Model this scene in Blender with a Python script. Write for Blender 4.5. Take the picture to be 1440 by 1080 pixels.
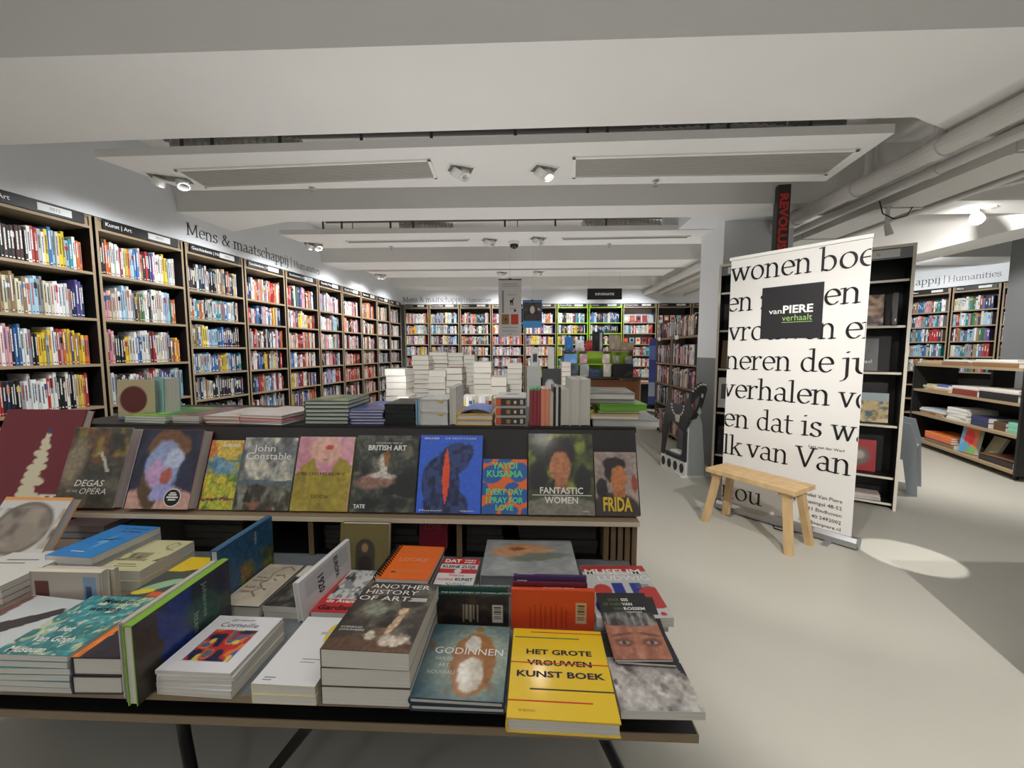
import bpy, math, random
import numpy as np
from mathutils import Vector, Matrix, Euler

for o in list(bpy.data.objects):
    bpy.data.objects.remove(o)
SC = bpy.context.scene
COL = SC.collection
R = random.Random(11)
PI = math.pi

# ------------------------------------------------------------------ camera
cam = bpy.data.cameras.new('camera')
cam.lens = 14.0
cam.sensor_width = 36.0
cam.clip_start = 0.02
cam.clip_end = 60
camo = bpy.data.objects.new('camera', cam)
camo.location = (0, 0, 1.4)
camo.rotation_euler = (math.radians(90 - 4.7), 0, math.radians(2.25))
COL.objects.link(camo)
SC.camera = camo

# ------------------------------------------------------------------ light and exposure
vs = SC.view_settings
vs.view_transform = 'Standard'
vs.look = 'None'
vs.gamma = 1.0
vs.use_curve_mapping = False
vs.exposure = 0.82
world = bpy.data.worlds.new('world')
SC.world = world
world.use_nodes = True
world.node_tree.nodes['Background'].inputs[0].default_value = (0.9, 0.95, 1.0, 1)
world.node_tree.nodes['Background'].inputs[1].default_value = 0.35


def lamp(name, loc, target, watts, cone=150, blend=0.9, size=0.05, col=(1.0, 0.95, 0.88)):
    l = bpy.data.lights.new(name, 'SPOT')
    l.energy = watts
    l.spot_size = math.radians(cone)
    l.spot_blend = blend
    l.shadow_soft_size = size
    l.color = col
    o = bpy.data.objects.new(name, l)
    o.location = loc
    d = Vector(target) - Vector(loc)
    o.rotation_euler = d.to_track_quat('-Z', 'Y').to_euler()
    COL.objects.link(o)
    return o


WARM = (1.0, 0.965, 0.92)
COOL = (0.95, 0.98, 1.0)
# lamps of the ceiling bay above and behind the camera
for x, y, w in ((-2.6, 0.7, 30), (-0.9, 0.5, 12), (0.7, 0.6, 12), (4.2, 0.8, 8)):
    lamp('downlight_lamp', (x, y, 2.83), (x, y + 0.25, 0), w, 150, 1.0, 0.09, WARM)
for x, y in ((-2.6, -1.6), (0.2, -1.8)):
    lamp('downlight_lamp', (x, y, 2.83), (x, y + 0.5, 0), 22, 155, 1.0, 0.12, WARM)
lamp('downlight_lamp', (1.45, -0.6, 2.83), (2.2, 2.6, 0), 240, 62, 0.5, 0.025, WARM)
lamp('downlight_lamp', (-0.4, 1.15, 2.82), (-0.5, 3.4, 1.0), 80, 52, 0.6, 0.04, WARM)  # extra spot added to brighten the piles on the back table
# lamps in the panels that are in view
for x, y, tx, ty, w in ((-0.54, 3.29, -0.7, 1.9, 50), (0.126, 3.32, 0.5, 2.2, 50),
                        (-0.5, 5.31, -0.6, 4.4, 60), (0.13, 5.27, 0.5, 4.6, 60),
                        (-0.48, 7.47, -0.6, 8.8, 80), (0.19, 7.43, 0.9, 8.9, 80)):
    lamp('downlight_lamp', (x, y, 2.80), (tx, ty, 0.3), w, 150, 1.0, 0.04, WARM)
# wall washers above the left shelves and the back shelves
for x, y, w in ((-2.85, 2.1, 30), (-2.75, 3.35, 30), (-2.85, 4.3, 18), (-2.72, 5.42, 36), (-2.62, 6.6, 28), (-2.5, 7.6, 36), (-2.4, 8.6, 20)):
    lamp('wall_washer_lamp', (x, y, 2.80), (x - 0.9, y + 0.1, 1.45), w * 1.5, 110, 0.8, 0.03, COOL)
for x in (-2.0, -0.6, 1.0, 2.4):
    lamp('wall_washer_lamp', (x, 8.65, 2.82), (x, 9.6, 1.5), 50, 110, 0.8, 0.03, COOL)
# right part of the shop
lamp('downlight_lamp', (1.3, 1.9, 2.80), (2.1, 3.2, 0.9), 46, 80, 0.35, 0.02, WARM)
lamp('downlight_lamp', (3.3, 2.0, 2.62), (2.62, 2.72, 0.0), 170, 10.5, 0.1, 0.015, WARM)
lamp('downlight_lamp', (4.1, 4.0, 2.72), (5.6, 5.5, 0.6), 170, 130, 0.6, 0.03, WARM)
lamp('downlight_lamp', (5.9, 6.6, 2.80), (7.6, 7.4, 1.5), 62, 130, 0.7, 0.04, COOL)
lamp('downlight_lamp', (4.2, 7.0, 2.80), (4.2, 7.2, 0.3), 90, 150, 1.0, 0.05, WARM)
# added fill spots without fixtures, brightening the white ceiling from below
for x, y, z, w in ((-1.9, -1.1, 1.0, 62), (0.6, -1.1, 1.0, 62), (2.9, -0.6, 1.0, 36), (-0.8, 2.35, 0.9, 24), (1.1, 2.4, 0.3, 20), (-1.8, 4.8, 0.5, 30), (0.9, 5.2, 0.5, 30), (3.9, 3.2, 0.4, 20), (-1.5, 7.4, 0.5, 30), (1.2, 7.2, 0.5, 30), (4.0, 6.2, 0.4, 30)):
    lamp('ceiling_fill_light', (x, y, z), (x, y + 0.001, z + 2), w, 165, 1.0, 0.25, (1.0, 0.98, 0.955))


# ------------------------------------------------------------------ materials
def lin(c):
    out = []
    for v in c[:3]:
        v = v / 255.0
        out.append(v / 12.92 if v <= 0.04045 else ((v + 0.055) / 1.055) ** 2.4)
    return tuple(out)


_M = {}


def mat(name, rgb, rough=0.6, metal=0.0, var=0.06, scale=30.0, bump=0.0, emit=None, grain=None, spec=0.5, coat=0.0):
    if name in _M:
        return _M[name]
    m = bpy.data.materials.new(name)
    m.use_nodes = True
    nt = m.node_tree
    bs = nt.nodes['Principled BSDF']
    tc = nt.nodes.new('ShaderNodeTexCoord')
    nz = nt.nodes.new('ShaderNodeTexNoise')
    nz.inputs['Scale'].default_value = scale
    nz.inputs['Detail'].default_value = 4
    src = tc.outputs['Object']
    if grain:
        mp = nt.nodes.new('ShaderNodeMapping')
        mp.inputs['Scale'].default_value = grain
        nt.links.new(src, mp.inputs['Vector'])
        src = mp.outputs['Vector']
    nt.links.new(src, nz.inputs['Vector'])
    mx = nt.nodes.new('ShaderNodeMix')
    mx.data_type = 'RGBA'
    c = lin(rgb)
    mx.inputs[6].default_value = tuple(max(0, v * (1 - var)) for v in c) + (1,)
    mx.inputs[7].default_value = tuple(min(1, v * (1 + var)) for v in c) + (1,)
    nt.links.new(nz.outputs['Fac'], mx.inputs[0])
    nt.links.new(mx.outputs[2], bs.inputs['Base Color'])
    bs.inputs['Roughness'].default_value = rough
    bs.inputs['Metallic'].default_value = metal
    bs.inputs['Specular IOR Level'].default_value = spec
    if coat:
        bs.inputs['Coat Weight'].default_value = coat
        bs.inputs['Coat Roughness'].default_value = 0.15
    if bump:
        b = nt.nodes.new('ShaderNodeBump')
        b.inputs['Strength'].default_value = bump
        b.inputs['Distance'].default_value = 0.002
        nt.links.new(nz.outputs['Fac'], b.inputs['Height'])
        nt.links.new(b.outputs['Normal'], bs.inputs['Normal'])
    if emit:
        bs.inputs['Emission Color'].default_value = lin(emit[0]) + (1,)
        bs.inputs['Emission Strength'].default_value = emit[1]
    _M[name] = m
    return m


def attr_mat(name, rough, coat=0.0, nscale=60):
    m = bpy.data.materials.new(name)
    m.use_nodes = True
    nt = m.node_tree
    bs = nt.nodes['Principled BSDF']
    at = nt.nodes.new('ShaderNodeAttribute')
    at.attribute_name = 'Col'
    nz = nt.nodes.new('ShaderNodeTexNoise')
    nz.inputs['Scale'].default_value = nscale
    mr = nt.nodes.new('ShaderNodeMapRange')
    mr.inputs[3].default_value = rough - 0.05
    mr.inputs[4].default_value = rough + 0.08
    nt.links.new(nz.outputs['Fac'], mr.inputs[0])
    nt.links.new(mr.outputs[0], bs.inputs['Roughness'])
    nt.links.new(at.outputs['Color'], bs.inputs['Base Color'])
    if coat:
        bs.inputs['Coat Weight'].default_value = coat
        bs.inputs['Coat Roughness'].default_value = 0.12
    _M[name] = m
    return m


PRINT = attr_mat('printed_paper', 0.42, 0.25)
MATTE = attr_mat('printed_matte', 0.6)


def pages_mat():
    m = mat('page_block', (214, 211, 202), 0.85, var=0.04, scale=50)
    nt = m.node_tree
    bs = nt.nodes['Principled BSDF']
    tc = nt.nodes.new('ShaderNodeTexCoord')
    mp = nt.nodes.new('ShaderNodeMapping')
    mp.inputs['Scale'].default_value = (3, 3, 900)
    nz = nt.nodes.new('ShaderNodeTexNoise')
    nz.inputs['Scale'].default_value = 1.0
    nz.inputs['Detail'].default_value = 2
    nt.links.new(tc.outputs['Object'], mp.inputs['Vector'])
    nt.links.new(mp.outputs['Vector'], nz.inputs['Vector'])
    cr = nt.nodes.new('ShaderNodeMix')
    cr.data_type = 'RGBA'
    cr.inputs[6].default_value = lin((176, 172, 164)) + (1,)
    cr.inputs[7].default_value = lin((232, 229, 221)) + (1,)
    nt.links.new(nz.outputs['Fac'], cr.inputs[0])
    nt.links.new(cr.outputs[2], bs.inputs['Base Color'])
    return m


PAGES = pages_mat()
WALL = mat('wall_paint', (222, 224, 226), 0.85, var=0.03, scale=3, bump=0.05)
CEIL = mat('ceiling_paint', (226, 225, 222), 0.9, var=0.03, scale=2.5, bump=0.05)
FLOOR = mat('floor_resin', (178, 176, 166), 0.38, var=0.06, scale=1.6)
PLY = mat('plywood_edge', (158, 138, 110), 0.6, var=0.12, scale=8, grain=(1, 1, 14))
PLYD = mat('plywood_dark_edge', (138, 120, 96), 0.6, var=0.14, scale=8, grain=(1, 1, 14))
BLACK = mat('black_laminate', (22, 21, 21), 0.5, var=0.1)
DARKBR = mat('dark_brown_laminate', (26, 19, 18), 0.45, var=0.1)
WHITE = mat('white_paint', (228, 228, 224), 0.5, var=0.02)
LABELW = mat('label_paper', (225, 226, 224), 0.6, var=0.02)
INKK = mat('black_ink', (18, 18, 20), 0.5, var=0.05)
INKG = mat('grey_ink', (120, 120, 122), 0.5, var=0.05)
INKW = mat('white_ink', (238, 238, 236), 0.5, var=0.02)
METAL = mat('brushed_aluminium', (190, 192, 195), 0.3, 0.9, var=0.05)
DARKM = mat('black_metal', (20, 20, 22), 0.4, 0.6, var=0.05)
PIPEM = mat('painted_pipe', (196, 194, 188), 0.55, var=0.04, scale=6)
GREYP = mat('grey_plastic', (128, 134, 138), 0.45, var=0.03)
GREYB = mat('grey_band_paint', (128, 131, 133), 0.8, var=0.03, scale=3)
ACACIA = mat('oiled_acacia', (202, 170, 124), 0.5, var=0.34, scale=5, grain=(3, 3, 1), bump=0.1)
LIME = mat('lime_green_paint', (150, 190, 50), 0.5)
GLOWL = mat('lit_lamp_glass', (255, 255, 250), 0.3, emit=((255, 250, 240), 6.0))
FOIL = mat('foil_duct', (176, 174, 168), 0.35, 0.6, var=0.35, scale=18, bump=0.5)
BROWNW = mat('brown_wood_veneer', (120, 74, 40), 0.5, var=0.12, scale=4, grain=(1, 1, 6))


def ink(rgb):
    return mat('ink_%d_%d_%d' % tuple(rgb), rgb, 0.5, var=0.03)


# ------------------------------------------------------------------ mesh builder
class MB:
    def __init__(s):
        s.v = []
        s.f = []
        s.m = []
        s.c = []

    def add(s, verts, faces, m=0, col=None):
        b = len(s.v)
        s.v += [tuple(p) for p in verts]
        for f in faces:
            s.f.append(tuple(i + b for i in f))
            s.m.append(m)
            s.c.append(col)

    def box(s, x0, x1, y0, y1, z0, z1, m=0, col=None, M=None):
        vs_ = [(x0, y0, z0), (x1, y0, z0), (x1, y1, z0), (x0, y1, z0), (x0, y0, z1), (x1, y0, z1), (x1, y1, z1), (x0, y1, z1)]
        if M is not None:
            vs_ = [tuple(M @ Vector(p)) for p in vs_]
        s.add(vs_, [(0, 3, 2, 1), (4, 5, 6, 7), (0, 1, 5, 4), (1, 2, 6, 5), (2, 3, 7, 6), (3, 0, 4, 7)], m, col)

    def prism(s, poly, z0, z1, m=0, col=None, M=None):
        n = len(poly)
        vs_ = [(p[0], p[1], z0) for p in poly] + [(p[0], p[1], z1) for p in poly]
        if M is not None:
            vs_ = [tuple(M @ Vector(p)) for p in vs_]
        fs = [tuple(range(n - 1, -1, -1)), tuple(range(n, 2 * n))]
        fs += [(i, (i + 1) % n, n + (i + 1) % n, n + i) for i in range(n)]
        s.add(vs_, fs, m, col)

    def tube(s, pts, r, n=10, m=0, cap=True, col=None):
        pts = [Vector(p) for p in pts]
        rs = r if isinstance(r, (list, tuple)) else [r] * len(pts)
        rings = []
        up = Vector((0, 0, 1))
        for i, p in enumerate(pts):
            a = pts[max(i - 1, 0)]
            b = pts[min(i + 1, len(pts) - 1)]
            d = (b - a).normalized()
            u = up if abs(d.z) < 0.95 else Vector((1, 0, 0))
            x = d.cross(u).normalized()
            y = x.cross(d).normalized()
            rings.append([p + (x * math.cos(2 * PI * k / n) + y * math.sin(2 * PI * k / n)) * rs[i] for k in range(n)])
        vs_ = [q for g in rings for q in g]
        fs = []
        for i in range(len(pts) - 1):
            for k in range(n):
                fs.append((i * n + k, i * n + (k + 1) % n, (i + 1) * n + (k + 1) % n, (i + 1) * n + k))
        if cap:
            fs.append(tuple(range(n)))
            fs.append(tuple(len(vs_) - 1 - k for k in range(n)))
        s.add(vs_, fs, m, col)

    def lathe(s, prof, n=20, m=0, M=None):
        vs_ = []
        for r_, z_ in prof:
            for k in range(n):
                p = Vector((r_ * math.cos(2 * PI * k / n), r_ * math.sin(2 * PI * k / n), z_))
                vs_.append(tuple(M @ p) if M is not None else tuple(p))
        fs = []
        for i in range(len(prof) - 1):
            for k in range(n):
                fs.append((i * n + k, i * n + (k + 1) % n, (i + 1) * n + (k + 1) % n, (i + 1) * n + k))
        fs.append(tuple(range(n - 1, -1, -1)))
        fs.append(tuple((len(prof) - 1) * n + k for k in range(n)))
        s.add(vs_, fs, m)

    def mesh(s, name, mats):
        me = bpy.data.meshes.new(name)
        me.from_pydata(s.v, [], s.f)
        for m in (mats if isinstance(mats, (list, tuple)) else [mats]):
            me.materials.append(m)
        if any(s.m):
            me.polygons.foreach_set('material_index', s.m)
        if any(c is not None for c in s.c):
            at = me.attributes.new('Col', 'FLOAT_COLOR', 'CORNER')
            arr = np.zeros((len(me.loops), 4), dtype=np.float32)
            arr[:, 3] = 1
            cols = np.array([lin(c) if c is not None else (0.5, 0.5, 0.5) for c in s.c], dtype=np.float32)
            tot = np.array([len(f) for f in s.f])
            arr[:, :3] = np.repeat(cols, tot, axis=0)
            at.data.foreach_set('color', arr.ravel())
        me.update()
        return me

    def build(s, name, mats, parent=None, smooth=False, **kw):
        me = s.mesh(name, mats)
        if smooth:
            me.polygons.foreach_set('use_smooth', [True] * len(me.polygons))
        return link(name, me, parent, **kw)


def tag(o, label=None, cat=None, group=None, kind=None):
    if label:
        o['label'] = label
    if cat:
        o['category'] = cat
    if group:
        o['group'] = group
    if kind:
        o['kind'] = kind
    return o


def link(name, me, parent=None, loc=None, rot=None, M=None, **kw):
    o = bpy.data.objects.new(name, me)
    COL.objects.link(o)
    if parent is not None:
        o.parent = parent
    if M is not None:
        o.matrix_local = M
    if loc is not None:
        o.location = loc
    if rot is not None:
        o.rotation_euler = rot
    return tag(o, **kw)


def empty(name, M=None, loc=None, rz=0, label=None, cat=None, group=None, kind=None):
    o = bpy.data.objects.new(name, None)
    o.empty_display_size = 0.05
    COL.objects.link(o)
    if M is not None:
        o.matrix_world = M
    else:
        o.location = loc or (0, 0, 0)
        o.rotation_euler = (0, 0, rz)
    return tag(o, label, cat, group, kind)


# ------------------------------------------------------------------ lettering
_T = {}


def text_mesh(txt, bold=0.0, shear=0.0, spacing=1.0):
    k = (txt, bold, shear, spacing)
    if k in _T:
        return _T[k]
    cu = bpy.data.curves.new('t', 'FONT')
    cu.body = txt
    cu.size = 1.0
    cu.resolution_u = 2
    cu.offset = bold
    cu.shear = shear
    cu.space_character = spacing
    ob = bpy.data.objects.new('t', cu)
    COL.objects.link(ob)
    bpy.context.view_layer.update()
    me = bpy.data.meshes.new_from_object(ob.evaluated_get(bpy.context.evaluated_depsgraph_get()))
    vs_ = [tuple(v.co) for v in me.vertices]
    fs = [tuple(p.vertices) for p in me.polygons]
    bpy.data.objects.remove(ob)
    bpy.data.curves.remove(cu)
    bpy.data.meshes.remove(me)
    w = max([v[0] for v in vs_] or [0])
    _T[k] = (vs_, fs, w)
    return _T[k]


def put_text(mb, txt, M, x, y, size, z=0.0, align='l', bold=0.0, shear=0.0, m=0, stretch=1.0, width=None, spacing=1.0):
    """size = capital height (builtin capitals are about 0.69 of the size)"""
    vs_, fs, w = text_mesh(txt, bold, shear, spacing)
    s = size / 0.69
    sx = s * stretch
    if width:
        sx = width / max(w, 1e-4)
    off = {'l': 0, 'c': -w * sx / 2, 'r': -w * sx}[align]
    mb.add([tuple(M @ Vector((x + off + v[0] * sx, y + v[1] * s, z))) for v in vs_], fs, m)


# own roman letters drawn with a broad-nib pen (x-height = 1)
def arc(cx, cy, rx, ry, a0, a1, n=14):
    return [(cx + rx * math.cos(math.radians(a0 + (a1 - a0) * i / n)), cy + ry * math.sin(math.radians(a0 + (a1 - a0) * i / n))) for i in range(n + 1)]


def sf(x, y, w=0.15):
    return [(x - w, y), (x + w, y)]


GL = {
    'n': (1.02, [[(0.0, 0.95), (0.2, 0.97)], [(0.2, 0.97), (0.2, 0)], sf(0.2, 0.03), [(0.22, 0.74)] + arc(0.5, 0.62, 0.27, 0.35, 125, 0) + [(0.77, 0)], sf(0.78, 0.03)]),
    'm': (1.55, [[(0.0, 0.95), (0.2, 0.97)], [(0.2, 0.97), (0.2, 0)], sf(0.2, 0.03), [(0.22, 0.74)] + arc(0.48, 0.62, 0.25, 0.35, 125, 0) + [(0.73, 0)], sf(0.74, 0.03, 0.12),
                 [(0.75, 0.74)] + arc(1.02, 0.62, 0.25, 0.35, 125, 0) + [(1.27, 0)], sf(1.28, 0.03)]),
    'h': (1.02, [[(0.02, 1.5), (0.2, 1.52)], [(0.2, 1.52), (0.2, 0)], sf(0.2, 0.03), [(0.22, 0.74)] + arc(0.5, 0.62, 0.27, 0.35, 125, 0) + [(0.77, 0)], sf(0.78, 0.03)]),
    'u': (1.02, [[(0.0, 0.95), (0.2, 0.95)], [(0.2, 0.97), (0.2, 0.35)] + arc(0.46, 0.34, 0.26, 0.31, 180, 300) + [(0.76, 0.25)], [(0.56, 0.95), (0.78, 0.95)], [(0.78, 0.97), (0.78, 0.05)], [(0.78, 0.05), (0.98, 0.05)]]),
    'o': (0.98, [arc(0.49, 0.5, 0.37, 0.48, 0, 360, 26)]),
    'e': (0.86, [arc(0.46, 0.5, 0.35, 0.48, 5, 318, 22), [(0.12, 0.53), (0.8, 0.55)]]),
    'c': (0.82, [arc(0.46, 0.5, 0.36, 0.48, 50, 315, 18), [(0.7, 0.84), (0.7, 0.72)]]),
    'a': (0.9, [[(0.16, 0.82)] + arc(0.4, 0.7, 0.24, 0.27, 130, 0) + [(0.64, 0.15), (0.72, 0.05), (0.88, 0.05)], arc(0.38, 0.27, 0.27, 0.25, 60, 330, 16), [(0.5, 0.52), (0.64, 0.56)]]),
    's': (0.74, [arc(0.37, 0.74, 0.23, 0.23, 40, 230, 12) + arc(0.37, 0.26, 0.25, 0.24, 60, -140, 14), [(0.58, 0.93), (0.58, 0.78)], [(0.12, 0.2), (0.12, 0.06)]]),
    'r': (0.72, [[(0.0, 0.95), (0.2, 0.97)], [(0.2, 0.97), (0.2, 0)], sf(0.22, 0.03, 0.18), [(0.22, 0.68), (0.36, 0.88), (0.52, 0.97), (0.66, 0.93)], [(0.62, 0.93), (0.64, 0.84)]]),
    't': (0.64, [[(0.04, 0.95), (0.56, 0.95)], [(0.24, 1.28), (0.24, 0.22)] + arc(0.44, 0.22, 0.2, 0.2, 180, 300, 8)]),
    'i': (0.46, [[(0.03, 0.95), (0.22, 0.97)], [(0.22, 0.97), (0.22, 0)], sf(0.23, 0.03), [(0.2, 1.35), (0.24, 1.36)], [(0.2, 1.32), (0.24, 1.33)]]),
    'j': (0.5, [[(0.05, 0.95), (0.26, 0.97)], [(0.26, 0.97), (0.26, -0.2), (0.16, -0.4), (0.0, -0.48)], [(0.24, 1.35), (0.28, 1.36)], [(0.24, 1.32), (0.28, 1.33)]]),
    'l': (0.46, [[(0.02, 1.5), (0.2, 1.52)], [(0.21, 1.52), (0.21, 0)], sf(0.22, 0.03)]),
    'k': (0.94, [[(0.02, 1.5), (0.2, 1.52)], [(0.2, 1.52), (0.2, 0)], sf(0.2, 0.03), [(0.24, 0.45), (0.68, 0.93)], [(0.56, 0.96), (0.86, 0.96)], [(0.4, 0.6), (0.78, 0.04)], [(0.66, 0.03), (0.94, 0.03)]]),
    'd': (1.0, [[(0.52, 1.5), (0.74, 1.52)], [(0.74, 1.52), (0.74, 0.05)], [(0.74, 0.05), (0.94, 0.05)], [(0.72, 0.82)] + arc(0.44, 0.48, 0.34, 0.46, 60, 300, 18) + [(0.72, 0.18)]]),
    'b': (1.0, [[(0.02, 1.5), (0.2, 1.52)], [(0.2, 1.52), (0.2, 0.04)], [(0.22, 0.78)] + arc(0.5, 0.48, 0.34, 0.46, 125, -120, 18) + [(0.22, 0.1)]]),
    'p': (1.0, [[(0.02, 0.95), (0.2, 0.97)], [(0.2, 0.97), (0.2, -0.48)], sf(0.22, -0.47, 0.18), [(0.22, 0.78)] + arc(0.5, 0.48, 0.34, 0.46, 125, -120, 18) + [(0.22, 0.16)]]),
    'v': (0.92, [[(0.15, 0.95), (0.46, 0.06)], [(0.46, 0.06), (0.78, 0.95)], sf(0.16, 0.96), sf(0.78, 0.96, 0.13)]),
    'w': (1.4, [[(0.15, 0.95), (0.42, 0.06)], [(0.42, 0.06), (0.7, 0.93)], [(0.7, 0.93), (0.98, 0.06)], [(0.98, 0.06), (1.26, 0.95)], sf(0.16, 0.96), sf(1.26, 0.96, 0.12), sf(0.7, 0.96, 0.1)]),
    'z': (0.8, [[(0.12, 0.94), (0.68, 0.94)], [(0.68, 0.94), (0.12, 0.06)], [(0.12, 0.06), (0.7, 0.06)], [(0.12, 0.94), (0.12, 0.78)], [(0.7, 0.06), (0.7, 0.24)]]),
    'V': (1.2, [[(0.16, 1.38), (0.6, 0.06)], [(0.6, 0.06), (1.04, 1.38)], sf(0.17, 1.39, 0.18), sf(1.04, 1.39, 0.16)]),
    'M': (1.55, [[(0.22, 1.36), (0.2, 0.03)], [(0.22, 1.36), (0.74, 0.15)], [(0.74, 0.15), (1.26, 1.36)], [(1.26, 1.36), (1.3, 0.03)], sf(0.2, 0.03, 0.17), sf(1.3, 0.03, 0.17), sf(0.2, 1.38, 0.14), sf(1.28, 1.38, 0.14)]),
    'H': (1.4, [[(0.24, 1.38), (0.24, 0.03)], [(1.12, 1.38), (1.12, 0.03)], [(0.24, 0.72), (1.12, 0.72)], sf(0.24, 0.03, 0.17), sf(1.12, 0.03, 0.17), sf(0.24, 1.38, 0.17), sf(1.12, 1.38, 0.17)]),
    '&': (1.35, [[(1.15, 0.75), (0.95, 0.3), (0.7, 0.06), (0.4, 0.03), (0.2, 0.22), (0.2, 0.48), (0.42, 0.72), (0.7, 0.95), (0.72, 1.2), (0.56, 1.36), (0.38, 1.25), (0.38, 1.02), (0.6, 0.7), (0.95, 0.25), (1.22, 0.04)], [(1.0, 0.76), (1.28, 0.76)]]),
    '|': (0.4, [[(0.2, 1.35), (0.2, -0.25)]]),
    ' ': (0.5, []),
}


def serif_text(mb, txt, M, x, y, xh, z=0.0, nib=0.16, thin=0.05, m=0, clip=None, track=0.0, scalex=1.0):
    ang = math.radians(22)
    nb = []
    for k in range(8):
        a = 2 * PI * k / 8
        px_, py_ = math.cos(a) * nib / 2, math.sin(a) * thin / 2
        nb.append((px_ * math.cos(ang) - py_ * math.sin(ang), px_ * math.sin(ang) + py_ * math.cos(ang)))

    def hull(ps):
        ps = sorted(set(ps))
        lo, hi = [], []
        for seq, out in ((ps, lo), (ps[::-1], hi)):
            for p in seq:
                while len(out) > 1 and (out[-1][0] - out[-2][0]) * (p[1] - out[-2][1]) - (out[-1][1] - out[-2][1]) * (p[0] - out[-2][0]) <= 0:
                    out.pop()
                out.append(p)
        return lo[:-1] + hi[:-1]
    cx = x
    for ch in txt:
        adv, strokes = GL[ch]
        for st in strokes:
            for a, b in zip(st[:-1], st[1:]):
                pts = [(p[0] + q[0], p[1] + q[1]) for p in (a, b) for q in nb]
                h = hull([(round(p[0], 5), round(p[1], 5)) for p in pts])
                w = [(cx + p[0] * xh * scalex, y + p[1] * xh) for p in h]
                if clip:
                    w = [(min(max(p[0], clip[0]), clip[1]), min(max(p[1], clip[2]), clip[3])) for p in w]
                    if max(p[0] for p in w) - min(p[0] for p in w) < 1e-4 or max(p[1] for p in w) - min(p[1] for p in w) < 1e-4:
                        continue
                mb.add([tuple(M @ Vector((p[0], p[1], z))) for p in w], [tuple(range(len(w)))], m)
        cx += (adv + track) * xh * scalex
    return cx


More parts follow.
